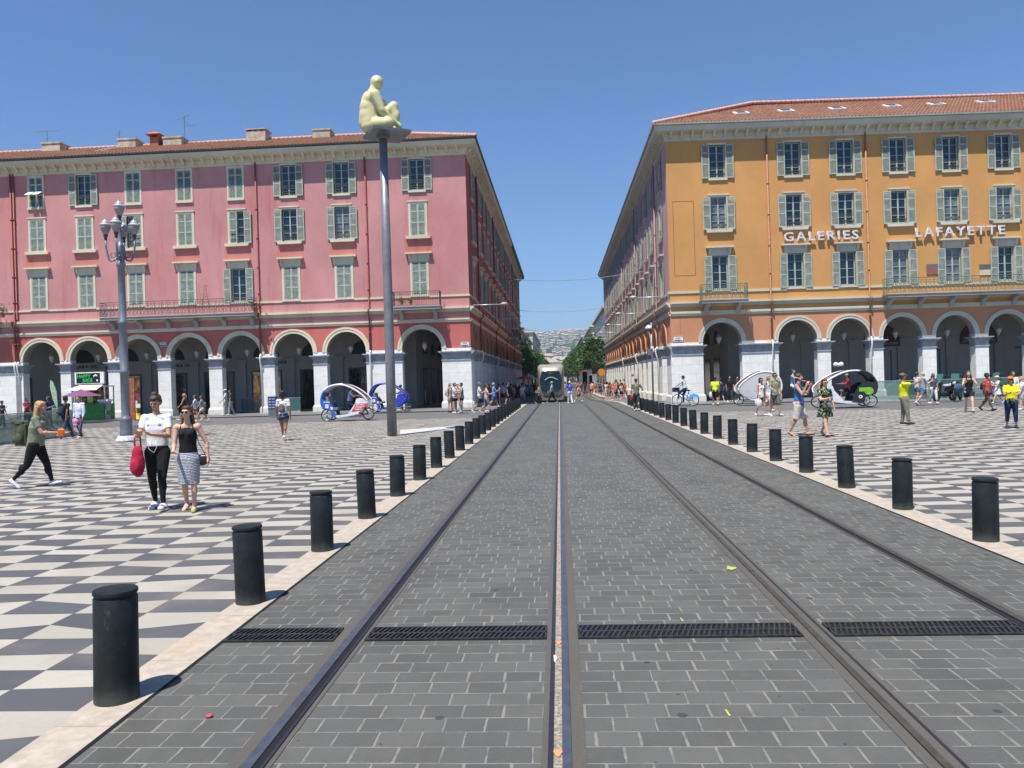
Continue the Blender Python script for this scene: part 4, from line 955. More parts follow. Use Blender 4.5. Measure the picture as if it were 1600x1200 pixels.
    if fem:
        q = .034
        if tk not in ('tank', 'cami', 'dress'): TP += [('ell', U((0, .026, .735)), (.078, .046, .052)), ('ell', U((0, .018, .68)), (.074, .044, .06))]
        else: TP += [('ell', U((-.036, .043, .738)), (.036, q + .004, .040)), ('ell', U((.036, .043, .738)), (.036, q + .004, .040)), ('ell', U((0, .034, .73)), (.05, .038, .05))]
    lowr = (.080 * F + g, .062 * F + g)
    if tk in ('tee', 'shirt', 'longsleeve', 'polo', 'dress'):
        TP += [('cap', U((-sw + .008, 0, .794)), .0335, U((0, 0, .808)), .034), ('cap', U((sw - .008, 0, .794)), .0335, U((0, 0, .808)), .034), ('cap', U((-.05, -.002, .806)), .032, U((.05, -.002, .806)), .032)]
        fr = {'tee': .62, 'polo': .70, 'shirt': .55, 'longsleeve': 1.0, 'dress': .62}[tk]
        for s in (-1, 1):
            Sh, E, W = J[('sh', s)], J[('el', s)], J[('wr', s)]; TP += [('ell', Sh, (.038, .038, .039)), ('cyl', Sh, .033 * (F * .6 + .4), Sh.lerp(E, min(fr, 1.0)), .031 * (F * .5 + .5))]
            if tk == 'longsleeve': TP += [('cap', Sh.lerp(E, .9), .029, E, .028), ('cyl', E, .028, E.lerp(W, .85), .022)]
    elif tk in ('tank', 'cami'):
        for s in (-1, 1):
            x = .052 if tk == 'tank' else .058; w_ = .017 if tk == 'tank' else .006
            TP += [('cap', U((s * x, .040, .775)), w_, U((s * x * .9, .012, .836)), w_), ('cap', U((s * x * .9, .012, .836)), w_, U((s * x, -.045, .775)), w_)]
    hem = .485 if tk != 'cami' else .56
    if tk == 'tee' and len(top) > 3: hem = top[3]
    if tk == 'dress': TP.append(('loft', [(U((0, 0, .35)), .150 * F, .120 * F), (U((0, 0, .46)), .120 * F, .098 * F), (U((0, 0, .53)), .092 * F + g, .074 * F + g), (U((0, 0, .60)), .070 * F + g, .056 * F + g), (U((0, 0, .66)), .070 * F + g, .056 * F + g)]))
    else: TP.append(('loft', [(U((0, -.004, hem)), lowr[0] + .004, lowr[1] + .006), (U((0, -.002, .56)), lowr[0], lowr[1] + .002), (U((0, .0, .63)), (.070 if tk in ('tank', 'cami') else .079) * F + g, .059 * F + g), (U((0, .002, .70)), (.078 if tk in ('tank', 'cami') else .088) * F + g, (.064 if fem else .060) * F + g), (U((0, .0, .765)), (.070 if fem else .082) * F + g, .054 * F + g)]))
    skin('top' if tk != 'dress' else 'dress', TP, h, max(vox, .010), cloth(tk + '_fabric', tc, tp), root, 2)
    bk, bc = bottom[0], bottom[1]; bp = bottom[2] if len(bottom) > 2 else 'plain'; BP = []
    if bk in ('shorts', 'trousers', 'leggings', 'capri', 'miniskirt_shorts'):
        g2 = .004 if bk == 'leggings' else .009
        BP += [('ell', U((0, -.004, .545)), (.082 * F + g2, .060 * F + g2, .052)), ('ell', U((-.036, -.036, .52)), (.042 * F + g2, .040 * F + g2, .045)), ('ell', U((.036, -.036, .52)), (.042 * F + g2, .040 * F + g2, .045)), ('loft', [(U((0, 0, .53)), .084 * F + g2, .062 * F + g2), (U((0, 0, .60)), .070 * F + g2, .055 * F + g2)])]
        for s in (-1, 1):
            H, K, A = J[('hip', s)], J[('knee', s)], J[('ank', s)]
            if bk == 'shorts':
                f = (bottom[3] if len(bottom) > 3 else .72); BP += [('cyl', H, .055 * F + g2, H.lerp(K, f), .040 * F + g2 * 1.6)]
            else:
                BP += [('cap', H, .052 * F + g2, K, .031 * (F * .5 + .5) + g2)]; e = {'leggings': .96, 'trousers': 1.08, 'capri': .62}[bk]; er_ = {'leggings': .019, 'trousers': .030, 'capri': .032}[bk]
                BP += [('cyl', K, .031 * (F * .5 + .5) + g2, K.lerp(A, e), er_)]
                if bk == 'leggings': BP.append(('ell', K.lerp(A, .30) + Vector((0, -.010, 0)), (.030 + g2, .030 + g2, .060)))
    elif bk == 'skirt':
        zl = bottom[3] if len(bottom) > 3 else .27; kx = (J[('knee', -1)] + J[('knee', 1)]) / 2
        w_ = abs(J[('knee', -1)].x - J[('knee', 1)].x) / 2 + .042; d_ = abs(J[('knee', -1)].y - J[('knee', 1)].y) / 2 + .052
        BP.append(('loft', [((kx.x, kx.y, zl + dz.z), w_, d_), (U((0, kx.y * .5, .42)), .094 * F + .012, .074 * F + .010), (U((0, -.006, .50)), .102 * F + .008, .078 * F + .008), (U((0, -.002, .56)), .078 * F + .006, .060 * F + .006), (U((0, 0, .62)), .066 * F + .006, .052 * F + .006)]))
    if BP: skin('skirt' if bk == 'skirt' else 'trousers' if bk in ('trousers', 'capri', 'leggings') else 'shorts', BP, h, max(vox, .010), cloth(bk + '_fabric', bc, bp), root, 2)
    if shoes[0] != 'bare':
        for s in (-1, 1):
            A, fd = J[('ank', s)], J[('fd', s)]
            if shoes[0] == 'shoe': SP = [('cap', A - fd * .016 + Vector((0, 0, -.014)), .026, A + fd * .095 + Vector((0, 0, -.021)), .018, 1.35), ('cap', A + Vector((0, 0, -.02)), .027, A + Vector((0, 0, .004)), .022)]
            else: SP = [('cap', A - fd * .018 + Vector((0, 0, -.030)), .012, A + fd * .105 + Vector((0, 0, -.032)), .011, 2.0), ('cap', A + fd * .055 + Vector((-.024, 0, -.02)), .006, A + fd * .055 + Vector((.024, 0, -.02)), .006)]
            skin('shoe', SP, h, max(.009, vox * .8), cloth('shoe_leather', shoes[1]), root, 1)
    root['_j'] = 0; del root['_j']
    return root, J, h
def held(root, J, h, key, off=(0, 0, 0)):
    """world point of a joint (unit coords) of a placed person"""
    p = (J[key] + Vector(off)) * h; return Matrix.Translation(root.location) @ Matrix.Rotation(root.rotation_euler.z, 4, 'Z') @ p
def at_px(px, fy, hy):
    g = G(px, fy); top = onY(px, hy, g.y); return g, max(1.0, top.z - g.z)
STAND = ((3, 2, 4), (-2, 3, 4)); WALK = ((27, 6, 1), (-20, 22, 1)); WALK2 = ((-20, 24, 1), (25, 5, 1)); STEP = ((14, 10, 2), (-10, 14, 2)); CLOSE = ((6, 4, 0), (-4, 8, 0))
HANG = ((4, 8, 14, 4), (-4, 8, 14, 4)); SWING = ((22, 8, 22, 6), (-22, 8, 12, 2)); SWING2 = ((-22, 8, 12, 2), (22, 8, 25, 6)); HOLD = ((30, 8, 75, 30), (30, 8, 75, 30)); ONE = ((8, 8, 15, 5), (30, 8, 95, 20))
CAMY, AWAY, RIGHT, LEFT = PI, 0.0, -PI / 2, PI / 2
W_, BK_, NAVY, DEN, RED_, GREY_, OLV, YEL, BEI = (.72, .72, .72), (.012, .012, .013), (.025, .035, .09), (.07, .11, .20), (.50, .06, .06), (.30, .31, .33), (.16, .165, .105), (.72, .72, .02), (.50, .43, .33)
def folk(px, fy, hy, yaw, label, legs, arms, top, bottom, **k):
    g, h = at_px(px, fy, hy); return person((g.x, g.y, g.z + .003), h, yaw, label, legs, arms, top, bottom, **k)
# --- the two women walking together
r, J, h = folk(249, 796, 616, CAMY + .12, 'young woman in white t-shirt and black track pants looking at her phone', ((22, 20, 3), (-8, 12, 3)), ((26, 10, 72, 34), (30, 8, 80, 30)), ('tee', W_, 'plain', .555), ('leggings', BK_), skin_='tan', hair=('topbun', 'brown'), shoes=('shoe', (.70, .70, .70)), head=(5, -26), vox=.008, fem=True, fat=1.06, detail=True)
P2 = (r, J, h)
b = MB()   # white piping down the track pants, phone
for s in (1,):
    pts = [J[('hip', s)] * h + Vector((s * .068 * h, 0, .06)), J[('hip', s)].lerp(J[('knee', s)], .5) * h + Vector((s * .052 * h, 0, 0)), J[('knee', s)] * h + Vector((s * .040 * h, 0, 0)), J[('ank', s)] * h + Vector((s * .024 * h, 0, .02))]; b.tube(pts, .004, 5)
for s in (-1, 1):
    for q in (.02, .045, .07): p = (J[('ank', s)] + J[('fd', s)] * q) * h; b2 = None
b.build('side_stripe', M['white'], r)
b = MB()
for s in (-1, 1):
    for q in (.022, .045, .068):
        p = (J[('ank', s)] + J[('fd', s)] * q) * h + Vector((0, 0, -.012 * h)); b.tube([p + Vector((-.030 * h, -.01, -.018 * h)), p + Vector((-.022 * h, 0, .006 * h)), p + Vector((0, .005, .018 * h)), p + Vector((.022 * h, 0, .006 * h)), p + Vector((.030 * h, -.01, -.018 * h))], .005, 5)
b.build('shoe_stripes', M['rubber'], r)
b = MB(); b.smooth = True; wp = [(.03, .09, .66), (.05, .10, .60), (.03, .10, .53), (-.01, .10, .50), (-.035, .10, .55), (-.02, .09, .60)]
b.tube([Vector(p) * h for p in wp], .0035, 5); b.build('earphone_cable', M['white'], r)
def world_at(root, v): return Matrix.Translation(root.location) @ Matrix.Rotation(root.rotation_euler.z, 4, 'Z') @ Vector(v)
M['phone'] = plain('phone_glass', (.02, .02, .025), .2)
def phone(root, J, h, lab, mid=None, tilt=.6):
    p = mid or (held(root, J, h, ('wr', -1)) + held(root, J, h, ('wr', 1))) / 2
    b = MB(); b.obox((0, 0, 0), (.075, .010, .15), (0, 0, 0)); o = b.build('phone', M['phone']); o.location = p; o.rotation_euler = (tilt, 0, root.rotation_euler.z); md = o.modifiers.new('b', 'BEVEL'); md.width = .004; tag(o, lab, 'phone'); return o
phone(r, J, h, 'black phone held by the woman in the white t-shirt', held(r, J, h, ('wr', 1)) + Vector((-.02, -.07, .03)))
def soft(name, lab, cat, prims, mat, loc, yaw=0, vox=.012, S=1.0, kids_=()):
    root = empty(name, loc, yaw, lab, cat); skin('bag_body' if 'bag' in cat or 'pack' in cat else 'shell', prims, S, vox, mat, root, 2)
    for nm, mb, m_ in kids_: mb.build(nm, m_, root)
    return root
M['redbag'] = cloth('red_nylon', (.42, .02, .06)); M['blackleather'] = plain('black_leather', (.012, .012, .012), .35, spec=.6)
p = held(r, J, h, ('el', 1)); b = MB(); b.smooth = True
for dx in (-.03, .05): b.tube([(dx, 0, .16), (dx - .01, .02, .30), (dx * .3 + .02, .05, .40)], .012, 6, r2=.004)
soft('handbag', 'crimson red nylon backpack hanging from the forearm of the woman in white', 'backpack', [('ell', (0, 0, -.06), (.10, .075, .20)), ('ell', (.0, .0, .08), (.08, .06, .13)), ('ell', (-.02, -.05, -.10), (.08, .05, .12))], M['redbag'], (p.x + .0, p.y - .04, p.z - .34), .3, kids_=[('strap', b, M['redbag'])])
r, J, h = folk(297, 798, 634, CAMY + .22, 'woman in black camisole and striped pencil skirt wearing sunglasses', ((9, 5, 0), (-8, 12, 0)), ((-6, 24, 14, 4), (12, 6, 62, 14)), ('cami', BK_), ('skirt', (.10, .10, .13), 'hstripe', .255), skin_='fair', hair=('long', 'red'), shoes=('sandal', (.30, .48, .04)), head=(8, 2), vox=.008, fem=True, fat=.98, glasses=True, detail=True)
p = held(r, J, h, ('wr', -1)); b = MB(); b.smooth = True; sh = held(r, J, h, ('sh', -1)) - p
b.tube([(-.07, 0, .07), (sh.x * .5 - .09, -.05, sh.z * .55), (sh.x - .0, -.02, sh.z + .06)], .006, 5); b.tube([(.05, 0, .07), (sh.x * .5 + .0, .05, sh.z * .55), (sh.x + .01, .04, sh.z + .06)], .006, 5)
soft('handbag', 'small black leather shoulder bag at the hip of the woman in the striped skirt', 'handbag', [('ell', (0, 0, 0), (.12, .06, .085)), ('box', (0, 0, .03), (.2, .09, .08))], M['blackleather'], (p.x - .10, p.y + .02, p.z - .02), .1, kids_=[('strap', b, M['blackleather'])])
# --- woman with the green rucksack
r, J, h = folk(58, 761, 624, RIGHT + .25, 'woman with long wavy blond hair, green t-shirt and black leggings striding past', ((22, 8, 0), (-19, 24, 0)), ((34, 6, 58, 10), (34, 8, 62, 10)), ('tee', (.20, .225, .155)), ('leggings', BK_), skin_='tan', hair=('wavy', 'blond'), shoes=('shoe', (.62, .64, .70)), head=(0, -10), vox=.009, fem=True, fat=1.28, lean=8)
M['olive'] = cloth('olive_canvas', (.075, .085, .050)); p = held(r, J, h, ('sh', 1), (-.10, -.16, -.16)); b = MB(); b.smooth = True
for dx in (-.10, .10): b.tube([(dx, .16, .22), (dx, .30, .25), (dx, .33, .10), (dx * 1.1, .22, -.16)], .022, 6, r2=.006)
k2 = MB(); k2.obox((0, -.05, .225), (.30, .20, .03), (-.12, 0, 0)); k3 = MB(); k3.obox((0, -.155, .06), (.09, .012, .05), (-.1, 0, 0))
soft('backpack', 'olive green canvas rucksack on the back of the blond woman', 'backpack', [('ell', (0, 0, 0), (.19, .13, .24)), ('box', (0, 0, -.02), (.30, .20, .40)), ('ell', (0, -.10, -.10), (.14, .09, .12)), ('ell', (-.18, -.02, -.10), (.05, .07, .10)), ('ell', (.18, -.02, -.10), (.05, .07, .10)), ('ell', (0, -.04, .20), (.17, .13, .06))], M['olive'], p, r.rotation_euler.z, kids_=[('strap', b, M['olive']), ('flap', k2, M['olive']), ('badge', k3, plain('red_badge', (.45, .10, .06), .6))])
M['orange_box'] = plain('orange_packaging', (.75, .16, .02), .5); p = held(r, J, h, ('wr', 1)) + Vector((.10, -.02, .0)); b = MB(); b.obox((0, 0, 0), (.11, .07, .14), (.1, .1, .4)); o = b.build('paper_cup_box', M['orange_box']); o.location = p; o.modifiers.new('b', 'BEVEL').width = .012; tag(o, 'small bright orange box held by the blond woman with the rucksack', 'box')
# --- middle distance, left
def pack(root, J, h, col, lab, s=1.0):
    p = held(root, J, h, ('sh', 1), (-.10, -.115, -.14)); b = MB(); b.smooth = True
    for dx in (-.10, .10): b.tube([(dx, .06, .20 * s), (dx, .17, .22 * s), (dx, .20, .05), (dx, .10, -.12)], .018, 5, r2=.006)
    m_ = cloth('pack_fabric', col)
    return soft('backpack', lab, 'backpack', [('ell', (0, 0, 0), (.15 * s, .10 * s, .21 * s)), ('box', (0, .01, -.02), (.24 * s, .14 * s, .32 * s)), ('ell', (0, -.07 * s, -.06), (.11 * s, .06 * s, .10 * s))], m_, p, root.rotation_euler.z, vox=.014, kids_=[('strap', b, m_)])
r, J, h = folk(444, 688, 608, AWAY + .1, 'woman with black bob walking away in white t-shirt and denim shorts', WALK, ((6, 12, 14, 4), (-6, 12, 14, 4)), ('tee', W_), ('shorts', (.045, .07, .13), 'denim', .30), skin_='brown', hair=('bob', 'black'), shoes=('shoe', (.65, .65, .65)), vox=.011, fem=True)
pack(r, J, h, (.15, .11, .09), 'small taupe backpack on the woman in white t-shirt and denim shorts', .72)
r, J, h = folk(104, 685, 617, AWAY - .4, 'man in black top and blue jeans walking off with a dark backpack', WALK, SWING, ('tee', BK_), ('trousers', (.03, .05, .10), 'denim'), skin_='brown', hair=('short', 'black'), shoes=('shoe', (.45, .30, .22)), vox=.012)
pack(r, J, h, (.03, .04, .06), 'dark blue backpack on the man in black top and jeans', .95)
r, J, h = folk(125, 685, 618, CAMY - .1, 'person in loose white shirt and dark dotted trousers', STEP, HANG, ('longsleeve', (.66, .68, .76)), ('trousers', (.03, .03, .05), 'dots'), skin_='tan', hair=('short', 'lightbrown'), vox=.012, fat=1.1)
p = held(r, J, h, ('wr', 1)); soft('handbag', 'pink drawstring bag held by the person in the white shirt', 'handbag', [('ell', (0, 0, 0), (.12, .06, .12)), ('ell', (0, 0, -.13), (.10, .05, .09))], cloth('pink_print', (.70, .30, .52)), (p.x + .12, p.y - .10, p.z - .12), 0)
folk(43, 667, 622, RIGHT - .3, 'man in crimson shirt behind the green glass balustrade', STAND, ONE, ('tee', (.42, .03, .06)), ('trousers', BK_), skin_='brown', hair=('short', 'black'))
folk(77, 668, 619, LEFT, 'dark-haired woman in navy top beside the blond wavy hair', STAND, HANG, ('tee', NAVY), ('trousers', NAVY), skin_='tan', hair=('bob', 'brown'), fem=True)
folk(4, 668, 626, RIGHT, 'man in dark shirt at the left edge of the picture', STAND, ONE, ('tee', (.04, .04, .06)), ('trousers', BK_), skin_='brown', hair=('short', 'black'))
for px, fy, hy, top, bot, hr, lab, pk in ((289, 657, 614, NAVY, BK_, 'blond', 'blond girl in navy top walking past the shop fronts', None), (306, 658, 616, W_, NAVY, 'brown', 'girl in white t-shirt and navy shorts with a blue backpack', (.05, .12, .32)), (316, 659, 617, (.45, .38, .33), W_, 'brown', 'girl in beige vest and pale shorts with a grey backpack', (.14, .15, .13))):
    r, J, h = folk(px, fy, hy, LEFT + .2, lab, WALK if px != 306 else WALK2, SWING, ('tank' if px != 306 else 'tee', top), ('shorts', bot, 'plain', .35), skin_='tan', hair=('pony', hr), fem=True, vox=.013)
    if pk: pack(r, J, h, pk, 'backpack of the ' + lab.split(' with')[0], .75)
folk(353, 649, 608, LEFT + .5, 'person in pale green top and white cap behind the glass panel', STEP, SWING, ('tee', (.55, .66, .60)), ('trousers', (.45, .5, .48)), hat=('cap', W_), skin_='tan')
folk(361, 649, 609, LEFT + .4, 'person in dark top behind the glass panel beside the one in white cap', STEP, HANG, ('tee', (.05, .05, .05)), ('trousers', (.35, .37, .36)), skin_='tan', hair=('short', 'black'))
folk(256, 646, 618, RIGHT, 'bystander in pale pink top half hidden behind the bun hairdo', STAND, HANG, ('tee', (.6, .45, .42)), ('shorts', GREY_), skin_='fair', hair=('short', 'lightbrown'))
# group standing at the white corner pier
r, J, h = folk(704, 644, 598, RIGHT - .5, 'person with blond curls, beige shorts and a large beige backpack at the corner pier', STAND, HANG, ('tee', (.45, .40, .34)), ('shorts', (.33, .31, .25)), hair=('wavy', 'blond'), shoes=('shoe', BK_), vox=.013)
pack(r, J, h, (.38, .35, .30), 'large beige backpack worn at the white corner pier', 1.0)
folk(711, 646, 598, RIGHT - .2, 'person in white t-shirt and black shorts in the huddle at the corner pier', STAND, ONE, ('tee', W_), ('shorts', BK_, 'plain', .4), hair=('short', 'lightbrown'), skin_='tan', vox=.013)
folk(716, 644, 600, CAMY + .4, 'person in pink top and pale jeans in the middle of the huddle', STAND, HOLD, ('tank', (.55, .32, .30)), ('trousers', (.42, .46, .54)), hair=('short', 'red'), fem=True, vox=.013)
folk(722, 645, 598, LEFT + .4, 'woman in grey t-shirt and black shorts facing the huddle', STAND, HOLD, ('tee', (.30, .30, .27)), ('shorts', BK_, 'plain', .35), hair=('short', 'brown'), skin_='tan', fem=True, vox=.013)
folk(750, 645, 596, RIGHT, 'man in white t-shirt and navy shorts striding to the right', WALK, ONE, ('tee', W_), ('shorts', (.05, .06, .08)), hair=('short', 'lightbrown'), skin_='tan', vox=.013)
folk(761, 646, 598, RIGHT, 'person in peach top and blue shorts striding between white and blue shirts', WALK2, HOLD, ('tee', (.70, .48, .38)), ('shorts', (.10, .14, .22), 'denim'), hair=('short', 'brown'), skin_='tan', vox=.013)
folk(772, 637, 597, RIGHT + .3, 'man in bright blue t-shirt and blue shorts raising his hand', WALK, ONE, ('tee', (.10, .28, .62)), ('shorts', (.05, .10, .24)), hair=('short', 'grey'), skin_='tan', vox=.013)
for i, (px, fy, hy, c, c2, w) in enumerate(((787, 633, 598, (.25, .28, .45), BK_, 'lavender'), (794, 634, 597, BK_, BK_, 'black'), (799, 630, 599, (.10, .10, .12), NAVY, 'charcoal'), (807, 628, 600, (.08, .12, .22), GREY_, 'slate blue'), (816, 629, 598, (.20, .24, .36), BK_, 'pale blue'), (673, 628, 600, (.30, .36, .46), DEN, 'sky blue'), (684, 628, 597, (.42, .46, .52), BK_, 'light grey'))):
    folk(px, fy, hy, RIGHT if i % 2 else AWAY + .3, 'walker in %s top in the shade of the %s' % (w, 'big corner arch' if px < 700 else 'left-hand arcade'), STEP, HANG, ('tee', c), ('shorts', c2), skin_='tan', hair=('short', 'black'), vox=.016, group='walkers in the shade of the arcade')
# around the tram
folk(863, 630, 595, LEFT + .1, 'man in light blue shirt and black trousers crossing in front of the tram', WALK, SWING, ('shirt', (.25, .46, .72)), ('trousers', BK_), hair=('short', 'grey'), skin_='tan', shoes=('shoe', (.25, .35, .5)), vox=.014)
folk(891, 631, 596, AWAY + .3, 'man in royal blue shirt and white trousers beside the tram', STEP, HANG, ('shirt', (.03, .08, .50)), ('trousers', W_), hair=('short', 'grey'), hat=('cap', W_), vox=.014)
folk(904, 628, 601, RIGHT, 'woman in pale vest and brown shorts walking right of the tram', WALK, SWING, ('tank', (.60, .55, .52)), ('shorts', (.20, .13, .12)), hair=('short', 'brown'), fem=True, vox=.014)
folk(843, 631, 599, RIGHT - .3, 'woman in beige top and black trousers left of the tram', WALK2, HANG, ('tee', (.48, .36, .28)), ('trousers', BK_), hair=('short', 'black'), skin_='tan', fem=True, vox=.014)
folk(834, 627, 604, LEFT, 'person in pink top bending at the kerb left of the tram', STEP, HANG, ('tee', (.60, .32, .28)), ('shorts', (.5, .4, .34)), hair=('short', 'brown'), lean=30, vox=.014)
r, J, h = folk(995, 642, 591, AWAY - .1, 'man in olive shirt and grey trousers standing on the right kerb', STEP, ((4, 8, 16, 4), (10, 30, 70, 20)), ('tee', OLV), ('trousers', (.05, .055, .06)), hair=('short', 'brown'), skin_='tan', vox=.013)
p = held(r, J, h, ('wr', -1)); soft('handbag', 'small dark red bag held by the man in olive shirt', 'handbag', [('box', (0, 0, -.16), (.22, .10, .22)), ('ell', (0, 0, -.16), (.13, .07, .14))], cloth('dark_red_canvas', (.35, .02, .03)), p, 0)
folk(963, 626, 592, LEFT + .3, 'woman in orange top and black shorts in the group right of the rails', WALK, HANG, ('tank', (.70, .20, .10)), ('shorts', BK_), hair=('short', 'black'), skin_='tan', fem=True, vox=.015)
folk(970, 621, 593, AWAY, 'person in dark blue top in the group right of the rails', STAND, HANG, ('tee', (.05, .07, .14)), ('trousers', (.15, .2, .3)), hair=('short', 'brown'), vox=.015)
folk(976, 620, 592, AWAY + .4, 'person in white top in the group right of the rails', STAND, ONE, ('tee', (.62, .60, .55)), ('trousers', (.04, .04, .05)), hair=('short', 'brown'), vox=.015)
# right square
r, J, h = folk(1118, 633, 589, AWAY, 'person in neon yellow printed t-shirt walking into the corner arch', STEP, HANG, ('tee', (.70, .85, .03)), ('shorts', BK_, 'plain', .9), skin_='tan', hair=('short', 'black'), fat=1.15, vox=.013)
PRINT = (r, h)
p = held(r, J, h, ('wr', -1)); soft('plastic_bag', 'crumpled white plastic bag held by the person in neon yellow', 'bag', [('ell', (0, 0, -.20), (.13, .10, .20)), ('cap', (0, 0, 0), .03, (0, 0, -.1), .05)], cloth('white_plastic', (.60, .60, .58)), p, 0)
folk(1127, 630, 591, AWAY + .4, 'person in navy top half hidden beside the neon yellow t-shirt', STEP, HANG, ('tee', NAVY), ('shorts', NAVY), skin_='tan', hair=('short', 'black'), vox=.016)
folk(1141, 628, 587, CAMY, 'dark-haired person in black t-shirt in the shade of the orange corner arch', STEP, HANG, ('tee', BK_), ('trousers', (.04, .06, .05)), skin_='tan', hair=('bob', 'black'), vox=.016)
folk(1153, 628, 588, CAMY, 'person in black beside the one in black t-shirt under the corner arch', STAND, HANG, ('tee', (.02, .02, .03)), ('trousers', (.03, .03, .03)), skin_='tan', hair=('short', 'black'), vox=.016)
r, J, h = folk(1190, 650, 590, CAMY + .5, 'woman with curly dark hair in white strap top and brown shorts', STEP, ((-8, 14, 14, 4), (4, 12, 14, 4)), ('tank', W_), ('shorts', (.17, .13, .12), 'plain', .5), skin_='tan', hair=('bob', 'brown'), fem=True, glasses=True, vox=.011)
p = held(r, J, h, ('wr', 1)); soft('plastic_bag', 'white shopping bags hanging from the hand of the curly haired woman', 'bag', [('ell', (0, 0, -.24), (.14, .10, .20)), ('ell', (-.08, 0, -.2), (.08, .08, .16)), ('cap', (0, 0, 0), .02, (0, 0, -.1), .05)], cloth('white_plastic', (.60, .60, .58)), p, 0)
folk(1202, 643, 585, CAMY + .5, 'blond woman in pale blue top and white skirt behind the curly haired one', WALK2, HANG, ('tank', (.45, .58, .70)), ('skirt', W_, 'plain', .36), skin_='tan', hair=('long', 'blond'), fem=True, vox=.012)
folk(1212, 650, 582, CAMY + .35, 'man in khaki t-shirt and grey shorts beside the blond woman', STEP, ((0, 8, 14, 4), (20, 14, 50, 10)), ('tee', (.25, .25, .16)), ('shorts', (.12, .125, .125), 'plain', .95), skin_='tan', hair=('short', 'brown'), glasses=True, vox=.011)
r, J, h = folk(1250, 681, 583, CAMY + 1.0, 'man in blue vest and beige shorts carrying a toddler on his shoulders', ((16, 6, 1), (-10, 18, 1)), ((25, 26, 128, 10), (38, 18, 118, 14)), ('tank', (.06, .17, .38)), ('shorts', (.58, .53, .47), 'plain', .98), skin_='tan', hair=('short', 'brown'), shoes=('sandal', (.06, .04, .05)), vox=.010, head=(-10, 0), fat=1.05)
q = held(r, J, h, ('sh', 1)); q = (held(r, J, h, ('sh', 1)) + held(r, J, h, ('sh', -1))) / 2
person((q.x - .10, q.y + .14, q.z + .0), .92, CAMY + 1.0, 'toddler in blue top sitting on the shoulders of the man in the vest', ((85, 85, 16), (85, 85, 16)), ((40, 20, 40, 0), (70, 50, 10, 0)), ('tee', (.22, .36, .55)), ('shorts', W_), skin_='fair', hair=('short', 'brown'), seat=-.02, vox=.011)
r, J, h = folk(1290, 682, 591, CAMY + .25, 'woman in dark green floral dress and sunglasses walking beside the man in the vest', ((-14, 22, 0), (20, 4, 0)), ((-10, 22, 20, 2), (28, 8, 74, 30)), ('dress', (.014, .022, .016), 'floral'), ('none', BK_), skin_='fair', hair=('long', 'brown'), shoes=('sandal', (.03, .02, .03)), fem=True, glasses=True, vox=.010, detail=True)
p = held(r, J, h, ('hip', 1)); soft('handbag', 'small grey belt bag worn by the woman in the floral dress', 'handbag', [('box', (0, 0, 0), (.20, .07, .12))], cloth('grey_canvas', (.16, .17, .18)), (p.x + .08, p.y - .17, p.z + .08), 0)
r, J, h = folk(1414, 663, 583, RIGHT - .35, 'man in bright yellow polo and khaki trousers taking a photo with raised arms', ((-4, 4, 3), (10, 4, 5)), ((78, 6, 38, 26), (82, 6, 34, 26)), ('polo', (.74, .70, .01)), ('trousers', (.21, .19, .15)), skin_='brown', hair=('short', 'black'), hat=('camo', (.09, .10, .06)), shoes=('shoe', (.05, .045, .04)), lean=-3, fat=1.22, vox=.010)
phone(r, J, h, 'black phone held up by the man in the yellow polo', tilt=0)
folk(1434, 632, 581, RIGHT + .3, 'woman in white top and denim shorts behind the man in yellow polo', STEP, HANG, ('tee', (.55, .57, .62)), ('shorts', DEN, 'denim', .45), skin_='tan', hair=('short', 'brown'), vox=.013, fem=True)
folk(1443, 632, 580, RIGHT, 'bald man in grey t-shirt and jeans shorts', WALK, ONE, ('tee', (.34, .37, .40)), ('shorts', (.10, .16, .24), 'denim'), skin_='fair', hair=('bald', 'grey'), vox=.012, fat=1.1)
folk(1459, 631, 583, CAMY + .1, 'woman in denim blue blouse and white cropped trousers', STEP, HANG, ('tee', (.06, .085, .14)), ('capri', W_), skin_='tan', hair=('long', 'lightbrown'), fem=True, vox=.012, glasses=True)
r, J, h = folk(1515, 644, 578, CAMY - .4, 'tall woman in black strap top and shorts with a pale jacket round her waist', WALK, ((20, 26, 80, 20), (30, 12, 90, 20)), ('tank', BK_), ('shorts', (.02, .02, .04), 'plain', .5), skin_='fair', hair=('long', 'lightbrown'), fem=True, shoes=('shoe', (.65, .5, .5)), vox=.011)
b = MB(); skin('waist_jacket', [('loft', [((0, -.03, .34), .10, .035), ((0, -.05, .46), .105, .05), ((0, -.01, .55), .092, .072), ((0, 0, .585), .082, .068)])], h, .012, cloth('pale_denim', (.50, .53, .57)), r, 2)
p = held(r, J, h, ('hip', 1)); soft('handbag', 'blue shoulder bag behind the tall woman in black strap top', 'handbag', [('ell', (0, 0, 0), (.18, .10, .16))], cloth('blue_canvas', (.05, .11, .20)), (p.x - .22, p.y + .15, p.z + .18), 0)
r, J, h = folk(1543, 642, 581, CAMY + .5, 'woman in coral red t-shirt and black shorts with a backpack', WALK2, HANG, ('tee', (.55, .09, .08)), ('shorts', (.015, .015, .015), 'plain', .42), skin_='dark', hair=('short', 'black'), fem=True, glasses=True, vox=.011, shoes=('shoe', BK_))
pack(r, J, h, BK_, 'black backpack of the woman in coral red t-shirt', .7)
folk(1559, 631, 586, LEFT, 'child in white dress and straw sun hat walking left', WALK, HOLD, ('dress', (.60, .62, .66)), ('none', W_), skin_='fair', hair=('short', 'lightbrown'), hat=('sun', (.62, .55, .36)), shoes=('shoe', (.35, .55, .6)), vox=.012)
